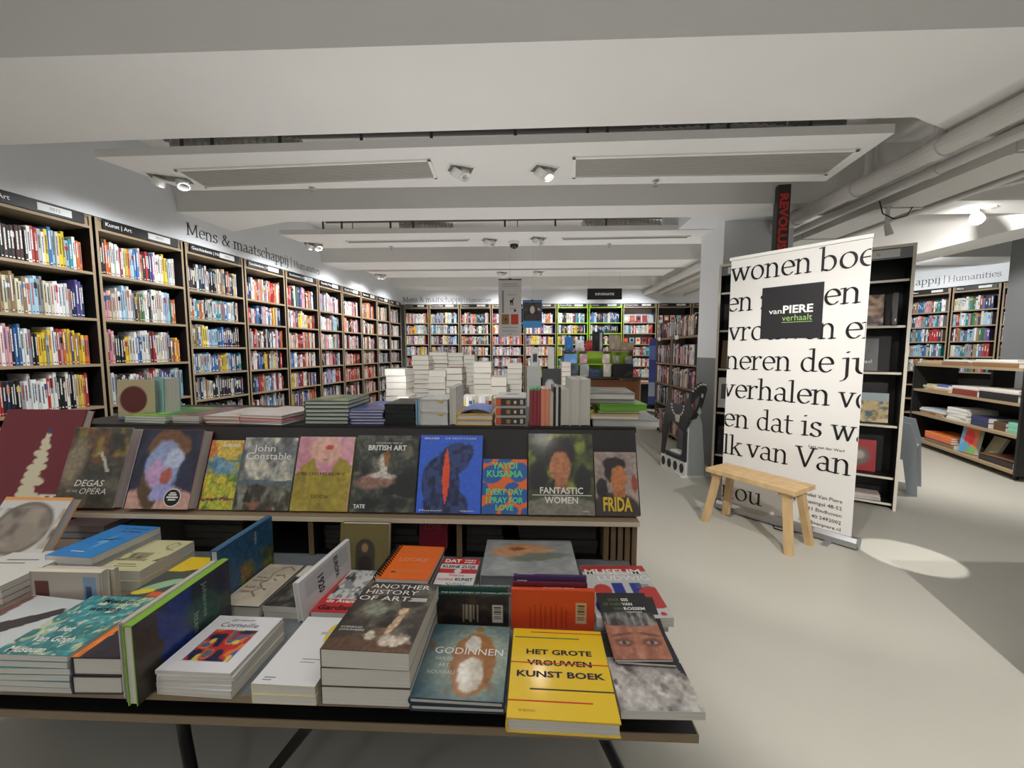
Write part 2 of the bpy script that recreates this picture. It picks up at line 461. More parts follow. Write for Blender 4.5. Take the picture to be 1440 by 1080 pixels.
# ------------------------------------------------------------------ cover pictures (print, as colours on a fine grid)
class Art:
    def __init__(s, W, H, base):
        s.W, s.H = W, H
        s.u, s.v = np.meshgrid(np.linspace(0, 1, W + 1), np.linspace(0, 1, H + 1))
        s.a = np.zeros((H + 1, W + 1, 3)) + np.array(base, float)
        s.rng = np.random.RandomState(W * 131 + H + int(sum(base)))

    def mixin(s, mask, col):
        mask = np.clip(mask, 0, 1)[..., None]
        s.a = s.a * (1 - mask) + np.array(col, float) * mask
        return s

    def ell(s, cx, cy, rx, ry, col, rot=0, soft=0.12):
        c, n = math.cos(math.radians(rot)), math.sin(math.radians(rot))
        x = (s.u - cx) * c + (s.v - cy) * n
        y = -(s.u - cx) * n + (s.v - cy) * c
        d = np.sqrt((x / rx) ** 2 + (y / ry) ** 2)
        return s.mixin((1 - d) / soft + 0.5, col)

    def rect(s, x0, x1, y0, y1, col):
        return s.mixin(((s.u >= x0) & (s.u <= x1) & (s.v >= y0) & (s.v <= y1)).astype(float), col)

    def poly(s, pts, col):
        ins = np.zeros_like(s.u, bool)
        j = len(pts) - 1
        for i in range(len(pts)):
            xi, yi = pts[i]
            xj, yj = pts[j]
            if yi != yj:
                ins ^= ((yi > s.v) != (yj > s.v)) & (s.u < (xj - xi) * (s.v - yi) / (yj - yi) + xi)
            j = i
        return s.mixin(ins.astype(float), col)

    def line(s, pts, w, col):
        for (x0, y0), (x1, y1) in zip(pts[:-1], pts[1:]):
            dx, dy = x1 - x0, y1 - y0
            t = np.clip(((s.u - x0) * dx + (s.v - y0) * dy) / (dx * dx + dy * dy + 1e-9), 0, 1)
            d = np.sqrt((s.u - x0 - t * dx) ** 2 + (s.v - y0 - t * dy) ** 2)
            s.mixin((w - d) / (0.5 * w) + 0.5, col)
        return s

    def noise(s, n, m):
        g = s.rng.rand(m + 2, n + 2)
        x = s.u * n
        y = s.v * m
        xi = x.astype(int)
        yi = y.astype(int)
        fx = x - xi
        fy = y - yi
        fx = fx * fx * (3 - 2 * fx)
        fy = fy * fy * (3 - 2 * fy)
        return (g[yi, xi] * (1 - fx) + g[yi, xi + 1] * fx) * (1 - fy) + (g[yi + 1, xi] * (1 - fx) + g[yi + 1, xi + 1] * fx) * fy

    def cloud(s, n, m, cols, y0=0, y1=1, thr=0.5, sharp=4):
        band = ((s.v >= y0) & (s.v <= y1)).astype(float)
        for c in cols:
            k = s.noise(n, m) * 0.65 + s.noise(n * 2, m * 2) * 0.35
            s.mixin(np.clip((k - thr) * sharp, 0, 1) * band, c)
        return s

    def warp(s, amp=0.03, n=7, fine=0.07):
        """brush-like unevenness of a painted cover"""
        du = (s.noise(n, n + 2) - 0.5) * amp * 2 + (s.noise(n * 3, n * 3) - 0.5) * amp
        dv = (s.noise(n, n + 2) - 0.5) * amp * 2 + (s.noise(n * 3, n * 3) - 0.5) * amp
        xi = np.clip(((s.u + du) * s.W).round().astype(int), 0, s.W)
        yi = np.clip(((s.v + dv) * s.H).round().astype(int), 0, s.H)
        k = 1 + (s.noise(n * 3, n * 4) - 0.5) * fine * 4 + (s.rng.rand(*s.u.shape) - 0.5) * fine
        s.a = np.clip(s.a[yi, xi] * k[..., None], 2, 252)
        return s

    def grad(s, c0, c1):
        t = s.v[..., None]
        s.a = np.array(c0, float) * (1 - t) + np.array(c1, float) * t
        return s

    def mesh(s, name, w, h, z, M=None):
        xs = (s.u - 0.5) * w
        ys = s.v * h
        n = (s.W + 1) * (s.H + 1)
        co = np.zeros((n, 3))
        co[:, 0] = xs.ravel()
        co[:, 1] = ys.ravel()
        co[:, 2] = z
        i = np.arange(s.W * s.H)
        r_ = i // s.W
        c_ = i % s.W
        a0 = r_ * (s.W + 1) + c_
        faces = np.stack([a0, a0 + 1, a0 + s.W + 2, a0 + s.W + 1], 1)
        me = bpy.data.meshes.new(name)
        me.vertices.add(n)
        me.vertices.foreach_set('co', co.ravel())
        me.loops.add(faces.size)
        me.loops.foreach_set('vertex_index', faces.ravel())
        me.polygons.add(len(faces))
        me.polygons.foreach_set('loop_start', np.arange(0, faces.size, 4))
        me.update(calc_edges=True)
        at = me.attributes.new('Col', 'FLOAT_COLOR', 'POINT')
        srgb = np.clip(s.a.reshape(-1, 3) / 255.0, 0, 1)
        l = np.where(srgb <= 0.04045, srgb / 12.92, ((srgb + 0.055) / 1.055) ** 2.4)
        arr = np.ones((n, 4), np.float32)
        arr[:, :3] = l
        at.data.foreach_set('color', arr.ravel())
        me.materials.append(PRINT)
        return me


ORD = ['', 'first', 'second', 'third', 'fourth', 'fifth', 'sixth', 'seventh', 'eighth', 'ninth', 'tenth', 'eleventh', 'twelfth'] + ['%dth' % i for i in range(13, 21)] + ['21st', '22nd', '23rd'] + ['%dth' % i for i in range(24, 31)] + ['31st', '32nd', '33rd'] + ['%dth' % i for i in range(34, 60)]


def MX(x, y, z, loc):
    """matrix from three axis vectors and a place"""
    m = Matrix.Identity(4)
    for i, a in enumerate((x, y, z)):
        a = Vector(a)
        for j in range(3):
            m[j][i] = a[j]
    for j in range(3):
        m[j][3] = loc[j]
    return m


def flatM(cx, cy, z, rot, h):
    r_ = math.radians(rot)
    x = (math.cos(r_), math.sin(r_), 0)
    y = (-math.sin(r_), math.cos(r_), 0)
    return MX(x, y, (0, 0, 1), (cx - y[0] * h / 2, cy - y[1] * h / 2, z))


def art_book(label, w, h, t, M, cover=(60, 60, 60), art=None, titles=(), group=None, hard=True, name='art_book', pagecol=None, spine=(), cat='book', extra=None):
    """book with its back board on local z=0, spine at -x, foot at y=0, front at z=t"""
    root = empty(name, M=M, label=label, cat=cat, group=group)
    bt = 0.0024 if hard else 0.0008
    ov = 0.003 if hard else 0.0003
    mb = MB()
    mb.box(-w / 2, w / 2, 0, h, 0, bt, col=cover)
    mb.box(-w / 2, w / 2, 0, h, t - bt, t, col=cover)
    # rounded spine
    n = 6
    prof = [(-w / 2 - (0.0025 if hard else 0) * math.sin(PI * k / n), t * k / n) for k in range(n + 1)]
    inner = [(-w / 2 + 0.0022, t - bt), (-w / 2 + 0.0022, bt)]
    pr = prof + inner
    vs_ = [(p[0], 0, p[1]) for p in pr] + [(p[0], h, p[1]) for p in pr]
    L = len(pr)
    mb.add(vs_, [tuple(range(L)), tuple(range(2 * L - 1, L - 1, -1))] + [(i, L + i, L + (i + 1) % L, (i + 1) % L) for i in range(L)], 0, cover)
    mb.build('cover', PRINT, root)
    pb = MB()
    pb.box(-w / 2 + 0.0025, w / 2 - ov, ov, h - ov, bt, t - bt)
    pb.build('page_block', pagecol or PAGES, root)
    if art is not None:
        link('cover_picture', art.mesh('cover_picture', w - 0.001, h - 0.001, t + 0.0004), root, loc=(0, 0.0005, 0))
    mats = []
    if titles or spine:
        tb = MB()
        for tt in titles:
            txt, u, v, size, col = tt[:5]
            kw = dict(tt[5]) if len(tt) > 5 else {}
            im = ink(col)
            if im not in mats:
                mats.append(im)
            if 'width' in kw:
                kw['width'] *= w
            if kw.pop('serif', None):
                serif_text(tb, txt, Matrix.Identity(4), (u - 0.5) * w, v * h, size * h, t + 0.001, m=mats.index(im))
                continue
            Ml = Matrix.Identity(4)
            if 'turn' in kw:
                a = math.radians(kw.pop('turn'))
                Ml = Matrix.Translation(((u - 0.5) * w, v * h, 0)) @ Matrix.Rotation(a, 4, 'Z')
                put_text(tb, txt, Ml, 0, 0, size * h, t + 0.001, m=mats.index(im), **kw)
            elif 'bar' in kw:
                bw, bh = kw['bar']
                tb.box((u - 0.5) * w, (u - 0.5 + bw) * w, v * h, (v + bh) * h, t + 0.0004, t + 0.0012, m=mats.index(im))
            elif 'disc' in kw:
                rr = kw['disc'] * w
                tb.add([((u - 0.5) * w + rr * math.cos(a * PI / 12), v * h + rr * math.sin(a * PI / 12), t + kw.get('lift', 0.0008)) for a in range(24)], [tuple(range(24))], mats.index(im))
            else:
                put_text(tb, txt, Ml, (u - 0.5) * w, v * h, size * h, t + 0.0011, m=mats.index(im), **kw)
        for txt, y0, size, col in spine:
            im = ink(col)
            if im not in mats:
                mats.append(im)
            Ms = MX((0, 1, 0), (0, 0, -1), (-1, 0, 0), (-w / 2 - 0.0032, y0 * h, t / 2 + size / 2))
            put_text(tb, txt, Ms, 0, 0, size, 0, m=mats.index(im))
        tb.build('cover_lettering', mats, root)
    return root


def stack(c, w, h, rot, zb, zt, n, top, under, pile, cover, art=None, titles=(), hard=True, jit=1.0, group=None, pages=None, name='art_book', spine=()):
    t = (zt - zb) / n
    for i in range(n):
        k = n - 1 - i
        jr = 0 if k == 0 else R.uniform(-1.5, 1.5) * jit
        jx = 0 if k == 0 else R.uniform(-0.003, 0.003) * jit
        jy = 0 if k == 0 else R.uniform(-0.003, 0.003) * jit
        M = flatM(c[0] + jx, c[1] + jy, zb + i * t + 0.0002, rot + jr, h)
        lab = top if k == 0 else '%s, %s from top of the %s' % (under, ORD[k + 1], pile)
        cv = cover if not isinstance(cover, list) else cover[k % len(cover)]
        art_book(lab, w, h, t - 0.0005, M, cv, art if k == 0 else None, titles if k == 0 else (), group, hard, name, pages, spine)


# ------------------------------------------------------------------ the setting
AZ = math.radians(6.3808)
CORNER = Vector((-3.049, 9.6, 0))
DL = Vector((math.sin(AZ), math.cos(AZ), 0))       # along the left shelves, away from the street side
NL = Vector((-math.cos(AZ), math.sin(AZ), 0))      # into the left wall


def frame(origin, ang):
    return Matrix.Translation(origin) @ Matrix.Rotation(ang, 4, 'Z')


FL_ = frame(CORNER, PI / 2 - AZ)      # local x along DL, local y into the wall
mb = MB()
mb.box(-5.2, 9.6, -3.2, 10.4, -0.1, 0)
mb.build('floor', FLOOR, kind='structure')
mb = MB()
mb.box(-5.2, 9.6, -3.2, 10.4, 3.4, 3.5)
mb.build('ceiling', CEIL, kind='structure')
mb = MB()   # left wall: flush with the bookcases above them, set back behind them
mb.box(-12.6, 0.3, 0.0, 0.5, 2.565, 3.4, M=FL_)
mb.box(-12.6, 0.3, 0.34, 0.5, 0, 2.565, M=FL_)
mb.build('wall_left', WALL, kind='structure')
mb = MB()
mb.box(-3.6, 9.0, 9.6, 10.2, 2.525, 3.4)
mb.box(-3.6, 9.0, 9.94, 10.2, 0, 2.525)
mb.build('wall_back', WALL, kind='structure')
mb = MB()
mb.box(-5.2, 9.6, -3.2, -3.05, 0, 3.4)
mb.build('wall_front', WALL, kind='structure')
FR_ = frame(Vector((7.33, 8.0, 0)), math.atan2(-0.894, 0.447))
mb = MB()
mb.box(-2.2, 3.2, 0.0, 0.6, 2.545, 3.4, M=FR_)
mb.box(-2.2, 3.2, 0.34, 0.6, 0, 2.545, M=FR_)
mb.box(3.2, 3.4, -0.1, 0.6, 0, 3.4, M=FR_)
mb.box(8.75, 9.0, -3.2, 5.2, 0, 3.4)
mb.build('wall_right', WALL, kind='structure')


def poly_slab(name, poly, z0, z1, m):
    b = MB()
    b.prism(poly, z0, z1)
    return b.build(name, m, kind='structure')


def wx(y, off=0.02):      # x of the left wall face at depth y
    return CORNER.x - (9.6 - y) * math.tan(AZ) - off


# beams across the room, wider where they meet the left wall
poly_slab('ceiling_beam', [(wx(2.0), 2.0), (8.9, 2.0), (8.9, 2.95), (2.95, 2.95), (2.4, 2.70), (-2.7, 2.765), (wx(2.76), 2.80)], 2.85, 3.4, CEIL)
poly_slab('ceiling_beam', [(wx(4.15), 4.15), (8.6, 4.15), (8.6, 4.55), (-2.72, 4.51), (wx(4.85), 4.85)], 2.85, 3.4, CEIL)
poly_slab('ceiling_beam', [(wx(6.55), 6.55), (8.0, 6.55), (8.0, 7.15), (wx(7.16), 7.15)], 2.85, 3.4, CEIL)
poly_slab('ceiling_beam', [(wx(9.1), 9.1), (7.2, 9.1), (7.2, 9.6), (wx(9.6), 9.6)], 2.85, 3.4, CEIL)
poly_slab('ceiling_beam', [(wx(-0.5), -0.5), (8.9, -0.5), (8.9, 0.1), (wx(0.1), 0.1)], 2.85, 3.4, CEIL)
mb = MB()      # side beam over the right aisle
mb.box(5.3, 5.8, 2.95, 9.4, 2.72, 3.4)
mb.build('ceiling_beam', CEIL, kind='structure')
# column with its head under the second beam
mb = MB()
mb.box(2.21, 2.97, 4.7, 5.3, 1.32, 3.4, 0)
mb.box(1.80, 2.97, 4.55, 5.6, 2.86, 3.4, 0)
mb.box(2.209, 2.971, 4.699, 5.301, 0, 1.32, 1)
mb.build('column', [WALL, GREYB], kind='structure')
mb = MB()
mb.box(6.5, 7.3, 5.1, 5.75, 0, 3.4)
mb.build('column', [GREYB], kind='structure')


# floating ceiling panels
def ceiling_panel(corners, thick=0.06):
    root = empty('ceiling_panel', loc=(0, 0, 0), kind='structure')
    b = MB()
    b.prism([(x, y) for x, y in corners], 2.85, 2.85 + thick)
    b.build('panel_board', CEIL, root)
    return root


def vent(parent, q, slats=9):
    """perforated air grille: frame and thin blades"""
    q = [Vector((x, y, 2.85)) for x, y in q]      # near-left, near-right, far-right, far-left

    def P(u, v, dz=0):
        a = q[0].lerp(q[1], u)
        b_ = q[3].lerp(q[2], u)
        p = a.lerp(b_, v)
        return (p.x, p.y, p.z + dz)
    f = MB()
    e = 0.012
    for (u0, u1, v0, v1) in ((0, 1, 0, 0.06), (0, 1, 0.94, 1), (0, e, 0, 1), (1 - e, 1, 0, 1)):
        vs_ = [P(u0, v0, -0.012), P(u1, v0, -0.012), P(u1, v1, -0.012), P(u0, v1, -0.012), P(u0, v0), P(u1, v0), P(u1, v1), P(u0, v1)]
        f.add(vs_, [(0, 1, 2, 3), (0, 4, 5, 1), (1, 5, 6, 2), (2, 6, 7, 3), (3, 7, 4, 0)])
    f.build('vent_frame', WHITE, parent)
    s_ = MB()
    vs_ = [P(e, 0.06, -0.001), P(1 - e, 0.06, -0.001), P(1 - e, 0.94, -0.001), P(e, 0.94, -0.001)]
    s_.add(vs_, [(0, 1, 2, 3)])
    s_.build('vent_backing', mat('vent_backing', (150, 148, 143), 0.7), parent)
    g = MB()
    for i in range(slats * 2):
        v0 = 0.08 + 0.84 * i / (slats * 2)
        v1 = v0 + 0.022
        g.add([P(e, v0, -0.008), P(1 - e, v0, -0.008), P(1 - e, v1, -0.008), P(e, v1, -0.008), P(e, v0, -0.001), P(1 - e, v0, -0.001), P(1 - e, v1, -0.001), P(e, v1, -0.001)],
              [(0, 1, 2, 3), (0, 4, 5, 1), (2, 6, 7, 3)])
    g.build('vent_blades', mat('vent_blade', (176, 173, 166), 0.6), parent, kind='stuff')


p1 = ceiling_panel([(-3.25, 2.99), (2.44, 2.88), (2.54, 3.64), (-3.08, 3.62)])
vent(p1, [(-2.83, 3.2), (-0.74, 3.11), (-0.76, 3.44), (-2.86, 3.55)])
vent(p1, [(0.33, 3.12), (2.38, 3.08), (2.45, 3.50), (0.37, 3.48)])
p2 = ceiling_panel([(-3.10, 4.99), (2.6, 4.99), (2.6, 5.62), (-2.95, 5.66)])
vent(p2, [(-2.4, 5.29), (-0.76, 5.26), (-0.76, 5.34), (-2.4, 5.37)], 2)
vent(p2, [(0.43, 5.25), (2.04, 5.22), (2.04, 5.30), (0.43, 5.33)], 2)
p3 = ceiling_panel([(-2.95, 7.3), (2.6, 7.3), (2.6, 7.92), (-2.85, 7.92)])
ceiling_panel([(-3.4, 0.35), (3.4, 0.35), (3.4, 1.3), (-3.4, 1.3)])


def spotlight(x, y, label, n=2, aim=(0, -0.3), lit=0, name='ceiling_spotlight', z=2.85, gap=0.11, ang=0.4):
    r = empty(name, loc=(x, y, z), rz=ang, label=label, cat='spotlight', group='spotlights in the ceiling panels')
    b = MB()
    hx = 0.075 + (n - 1) * gap / 2
    b.box(-hx, hx, -0.075, 0.075, -0.006, 0.0)
    b.box(-hx + 0.012, hx - 0.012, -0.063, 0.063, -0.0075, -0.006, 1)
    b.build('mounting_frame', [WHITE, mat('spot_recess', (120, 118, 112), 0.7)], r)
    for i in range(n):
        cx = (i - (n - 1) / 2) * gap
        tilt = Euler((math.radians(28 if i == 0 else -22), math.radians(25 if i == 0 else -15), 0)).to_matrix().to_4x4()
        M = Matrix.Translation((cx, 0, -0.035)) @ tilt
        h_ = MB()
        h_.lathe([(0.03, 0.035), (0.045, 0.03), (0.047, -0.035), (0.040, -0.037), (0.038, -0.028), (0.0, -0.027)], 18, M=M)
        head = h_.build('lamp_head', WHITE, r, smooth=False)
        g_ = MB()
        g_.lathe([(0.0, -0.0265), (0.036, -0.0275), (0.0, -0.0285)], 16, M=M)
        g_.build('lamp_glass', GLOWL if i == lit else mat('lamp_glass_dark', (150, 150, 150), 0.2), head)
    return r


spotlight(-3.0, 3.36, 'twin round white ceiling spotlight beside the left end of the long grille', 2, gap=0.16, lit=9)
spotlight(-0.54, 3.29, 'twin ceiling spotlight right of the left long grille on the nearest panel', 2, gap=0.06, lit=0)
spotlight(0.126, 3.32, 'twin ceiling spotlight left of the right long grille on the nearest panel', 2, gap=0.06, lit=1)
spotlight(-2.9, 5.42, 'lit white ceiling spotlight at the left end of the second panel', 2, gap=0.1, lit=0)
spotlight(-0.5, 5.31, 'lit ceiling spotlight left of the dome camera on the second panel', 2, gap=0.06, lit=0)
spotlight(0.13, 5.27, 'ceiling spotlight right of the dome camera on the second panel', 2, gap=0.06, lit=0)
spotlight(-0.48, 7.47, 'small lit ceiling spotlight above the tall grey hanging poster', 2, gap=0.06, lit=0)
spotlight(0.19, 7.43, 'small ceiling spotlight right of the one above the grey hanging poster', 2, gap=0.06, lit=9)
spotlight(-2.8, 7.6, 'lit ceiling spotlight at the left end of the farthest panel', 2, gap=0.08, lit=0)
r = empty('dome_camera', loc=(-0.185, 5.43, 2.85), label='black dome security camera under the second ceiling panel', cat='camera')
b = MB()
b.lathe([(0.075, 0), (0.075, -0.03), (0.06, -0.035)], 20)
b.build('camera_base', WHITE, r)
b = MB()
b.lathe([(0.058, -0.033), (0.055, -0.06), (0.04, -0.08), (0.015, -0.09)], 20)
b.build('dome', mat('smoked_dome', (15, 15, 17), 0.1), r, smooth=True)
for x, y, lab in ((-1.92, 3.6, 'small sprinkler head near the left end of the nearest ceiling panel'), (1.085, 3.57, 'small sprinkler head under the right half of the nearest ceiling panel'),
                  (-1.9, 5.6, 'tiny sprinkler head under the left half of the second panel'), (1.1, 5.58, 'tiny sprinkler head under the right half of the second panel')):
    r = empty('sprinkler_head', loc=(x, y, 2.85), label=lab, cat='sprinkler', group='sprinkler heads under the ceiling panels')
    b = MB()
    b.lathe([(0.028, 0), (0.026, -0.006), (0.01, -0.008), (0.009, -0.03)], 14)
    b.build('sprinkler_body', METAL, r)
    b = MB()
    b.lathe([(0.004, -0.03), (0.004, -0.045), (0.02, -0.046), (0.02, -0.049)], 12)
    b.build('deflector', METAL, r)
# track spot on the right
r = empty('track_spotlight', loc=(4.5, 4.3, 2.851), label='bright white spotlight shining under the pipes at the far right', cat='spotlight')
b = MB()
b.box(-0.15, 0.15, -0.03, 0.03, -0.02, 0.0)
b.tube([(0, 0, -0.02), (0, 0, -0.09)], 0.012)
b.build('lamp_bracket', WHITE, r)
M = Matrix.Translation((0, 0, -0.12)) @ Vector((-0.62, -0.66, -0.42)).to_track_quat('-Z', 'Y').to_matrix().to_4x4()
b = MB()
b.lathe([(0.035, 0.08), (0.05, 0.07), (0.055, -0.05), (0.048, -0.05), (0.046, -0.035), (0, -0.034)], 18, M=M)
b.build('lamp_head', WHITE, r)
b = MB()
b.lathe([(0, -0.034), (0.045, -0.035), (0, -0.037)], 16, M=M)
b.build('lamp_glass', GLOWL, r)

# ducts and pipes above the panels
for (y, z, r_, x0, x1, foil, lab) in ((3.42, 3.12, 0.075, -3.0, -1.9, 1, 'crinkled foil duct above the left end of the nearest ceiling panel'),
                                      (3.42, 3.12, 0.07, 0.9, 2.3, 1, 'crinkled foil duct above the right end of the nearest ceiling panel'),
                                      (5.98, 3.22, 0.08, -1.9, -1.1, 1, 'foil duct bulging above the left half of the second panel'),
                                      (5.98, 3.22, 0.08, 0.8, 1.9, 1, 'shiny foil duct above the right half of the second panel')):
    pts = []
    rs = []
    n = 40
    for i in range(n + 1):
        t = i / n
        pts.append((x0 + (x1 - x0) * t, y + 0.03 * math.sin(t * 7), z + 0.02 * math.sin(t * 5)))
        rs.append(r_ * (1 + (0.1 if i % 2 else -0.06)))
    b = MB()
    b.tube(pts, rs, 12)
    for q_ in (5, 33):
        b.box(pts[q_][0] - 0.008, pts[q_][0] + 0.008, pts[q_][1] - 0.002, pts[q_][1] + 0.002, pts[q_][2] + r_ * 0.8, 3.41)
    b.build('foil_duct', FOIL, label=lab, cat='duct', group='foil ducts above the ceiling panels')
for (y, z, r_, x0, x1, lab) in ((3.55, 3.27, 0.03, -3.2, 2.6, 'thin grey pipe running above the nearest ceiling panel'),
                                (5.75, 3.08, 0.025, -2.9, 2.6, 'thin grey pipe running above the second ceiling panel'),
                                (5.78, 3.26, 0.03, -2.9, 2.6, 'upper grey pipe running above the second ceiling panel')):
    b = MB()
    b.tube([(x0, y, z), (x1, y, z)], r_, 10)
    for hx_ in (x0 + 0.4, (x0 + x1) / 2, x1 - 0.4):
        b.box(hx_ - 0.006, hx_ + 0.006, y - 0.003, y + 0.003, z + r_ * 0.7, 3.41)
    b.build('service_pipe', mat('grey_pipe', (110, 108, 104), 0.5), label=lab, cat='pipe')
for row, (y, z0, xs) in enumerate(((3.2, 2.91, (-2.75, -2.5, -1.95, -1.3, -0.75, -0.1, 0.45, 0.6, 1.35, 1.5, 2.1)), (5.3, 2.91, (-2.7, -2.45, -1.8, -1.5, -0.3, 0.35, 1.0, 2.0)))):
    for nx, x in enumerate(xs):
        b = MB()
        b.box(x - 0.012, x + 0.012, y - 0.004, y + 0.004, z0, 3.4)
        b.box(x - 0.02, x + 0.02, y - 0.03, y + 0.03, z0, z0 + 0.006)
        b.build('hanger_strap', mat('strap_steel', (70, 68, 64), 0.5), label='dark steel strap above the %s ceiling panel, %s from the left' % ('nearest' if row == 0 else 'second', ORD[nx + 1]), cat='bracket', group='straps of the %s ceiling panel' % ('nearest' if row == 0 else 'second'))


# pipes over the right aisle
def run(name, pts, r_, lab, mat_=PIPEM, joints=()):
    root = empty(name, loc=(0, 0, 0), label=lab, cat='pipe')
    b = MB()
    b.tube(pts, r_, 16)
    b.build('pipe_body', mat_, root, smooth=False)
    for y in joints:
        b = MB()
        x, z = pts[0][0], pts[0][2]
        b.tube([(x, y - 0.04, z), (x, y + 0.04, z)], r_ * 1.15, 16)
        b.build('pipe_collar', mat_, root)
    return root


run('ceiling_pipe', [(2.75, 0.3, 2.76), (2.75, 9.55, 2.76)], 0.065, 'thick white pipe nearest the ceiling panels over the right aisle', joints=(2.9, 3.6, 4.35, 6.2, 8.0))
run('ceiling_pipe', [(3.02, 0.3, 2.74), (3.02, 9.5, 2.74)], 0.04, 'second white pipe running right beside the thickest pipe', joints=(3.2, 5.0, 7.0))
run('ceiling_pipe', [(3.62, 0.3, 2.70), (3.62, 9.5, 2.70)], 0.03, 'slim white pipe right of the flat duct over the right aisle')
run('ceiling_pipe', [(3.8, 0.3, 2.77), (3.8, 9.5, 2.77)], 0.02, 'slimmest white pipe farthest right under the ceiling')
b = MB()
b.box(3.14, 3.5, 0.3, 9.5, 2.68, 2.83)
for i in range(9):
    b.box(3.13, 3.51, 0.8 + i, 0.83 + i, 2.67, 2.84)
b.build('flat_duct', PIPEM, label='flat white air duct running between the pipes over the right aisle', cat='duct')
for x, y, lab in ((2.75, 2.9, 'white vertical branch rising from the thick pipe, nearer one'), (2.75, 3.45, 'white vertical branch rising from the thick pipe, farther one')):
    b = MB()
    b.tube([(x, y, 3.39), (x, y, 2.86), (x, y, 2.78)], [0.035, 0.035, 0.045], 12)
    b.build('branch_pipe', PIPEM, label=lab, cat='pipe')
b = MB()
b.tube([(3.21, 3.8, 2.68), (3.21, 3.8, 2.52)], 0.016, 10)
b.tube([(3.21, 3.8, 2.53), (3.24, 3.8, 2.44)], [0.022, 0.03], 12)
b.build('hanging_sensor', WHITE, label='small white sensor hanging below the flat duct', cat='sensor')
b = MB()
b.tube([(3.05, 3.7, 2.70), (3.1, 3.72, 2.6), (3.22, 3.74, 2.56), (3.36, 3.78, 2.6), (3.42, 3.8, 2.68)], 0.005, 6)
b.build('loose_cable', DARKM, label='thin black cable looping under the pipes beside the white sensor', cat='cable')
b = MB()
b.tube([(3.5, 4.3, 2.84), (4.0, 3.6, 2.80), (4.4, 3.0, 2.8), (5.2, 2.2, 2.82)], 0.03, 10)
b.build('ceiling_pipe', PIPEM, label='white pipe branching off to the upper right corner', cat='pipe')

# ------------------------------------------------------------------ books on shelves
PAL = {'w': (228, 227, 222), 'c': (214, 203, 178), 'g': (140, 142, 146), 'k': (30, 30, 33), 'n': (38, 52, 98), 'b': (46, 112, 186), 't': (36, 140, 150), 'r': (190, 42, 40), 'o': (224, 108, 40),
       'y': (236, 200, 40), 'd': (64, 38, 34), 'm': (110, 34, 46), 'p': (222, 150, 158), 'v': (92, 80, 150), 'e': (54, 124, 80), 'l': (160, 196, 220), 'z': (158, 130, 92), 's': (188, 190, 190)}
CNAME = {'w': 'white', 'c': 'cream', 'g': 'grey', 'k': 'black', 'n': 'navy blue', 'b': 'blue', 't': 'teal', 'r': 'red', 'o': 'orange', 'y': 'yellow', 'd': 'dark brown', 'm': 'maroon', 'p': 'pink',
         'v': 'purple', 'e': 'green', 'l': 'pale blue', 'z': 'tan', 's': 'silver grey'}


def vary(c, k=12):
    g = sum(c) / 3
    q = R.uniform(0.05, 0.4) if k > 6 else 0.1
    c = tuple(v * (1 - q) + g * q for v in c)
    d = R.uniform(-k * 2, k * 0.6)
    return tuple(max(4, min(250, v + d + R.uniform(-k / 3, k / 3))) for v in c)


def spine_geo(b, x, y, z, t, h, d, code, detail=2, lean=0.0, M=None):
    """one standing book, spine towards -y; x = left edge"""
    c = vary(PAL[code])
    T = Matrix.Translation((x, y, z)) @ Matrix.Rotation(lean, 4, 'Y')
    if M is not None:
        T = M @ T
    e = min(0.003, t * 0.18)
    pr = [(0, e), (t * 0.25, 0.0006), (t * 0.75, 0.0006), (t, e), (t, d), (0, d)] if detail > 1 else [(0, 0), (t, 0), (t, d), (0, d)]
    b.prism(pr, 0, h, 0, c, T)
    pg = (222, 218, 206)
    b.add([tuple(T @ Vector(p)) for p in ((0.002, 0.004, h + 0.0003), (t - 0.002, 0.004, h + 0.0003), (t - 0.002, d - 0.002, h + 0.0003), (0.002, d - 0.002, h + 0.0003))], [(0, 1, 2, 3)], 0, pg)
    lum = sum(c) / 3
    inkc = (235, 232, 225) if lum < 120 else R.choice(((30, 30, 34), (30, 30, 34), (170, 40, 36), (40, 60, 120)))
    if t < 0.009:
        return
    yy = -0.0004

    def q(x0, x1, z0, z1, cc):
        b.add([tuple(T @ Vector(p)) for p in ((x0, yy, z0), (x1, yy, z0), (x1, yy, z1), (x0, yy, z1))], [(0, 1, 2, 3)], 0, cc)
    style = R.random()
    if detail > 1:
        if style < 0.22:
            q(0, t, h * R.uniform(0.62, 0.7), h * R.uniform(0.78, 0.9), vary(PAL[R.choice('wkyrboc')]))
        zz = h * R.uniform(0.82, 0.92)
        lo = h * R.uniform(0.25, 0.5)
        while zz > lo:
            l_ = R.uniform(0.004, 0.011)
            q(t * 0.3, t * 0.7, zz - l_, zz, inkc)
            zz -= l_ + 0.0025
        q(t * 0.25, t * 0.75, h * 0.06, h * 0.06 + t * 0.4, inkc)
    else:
        if style < 0.75:
            a = R.uniform(0.25, 0.55)
            q(t * 0.36, t * 0.64, h * a, h * R.uniform(a + 0.15, 0.9), inkc)
        if style < 0.25 or style > 0.85:
            q(0, t, h * 0.74, h * 0.86, vary(PAL[R.choice('wwkyrbo')]))


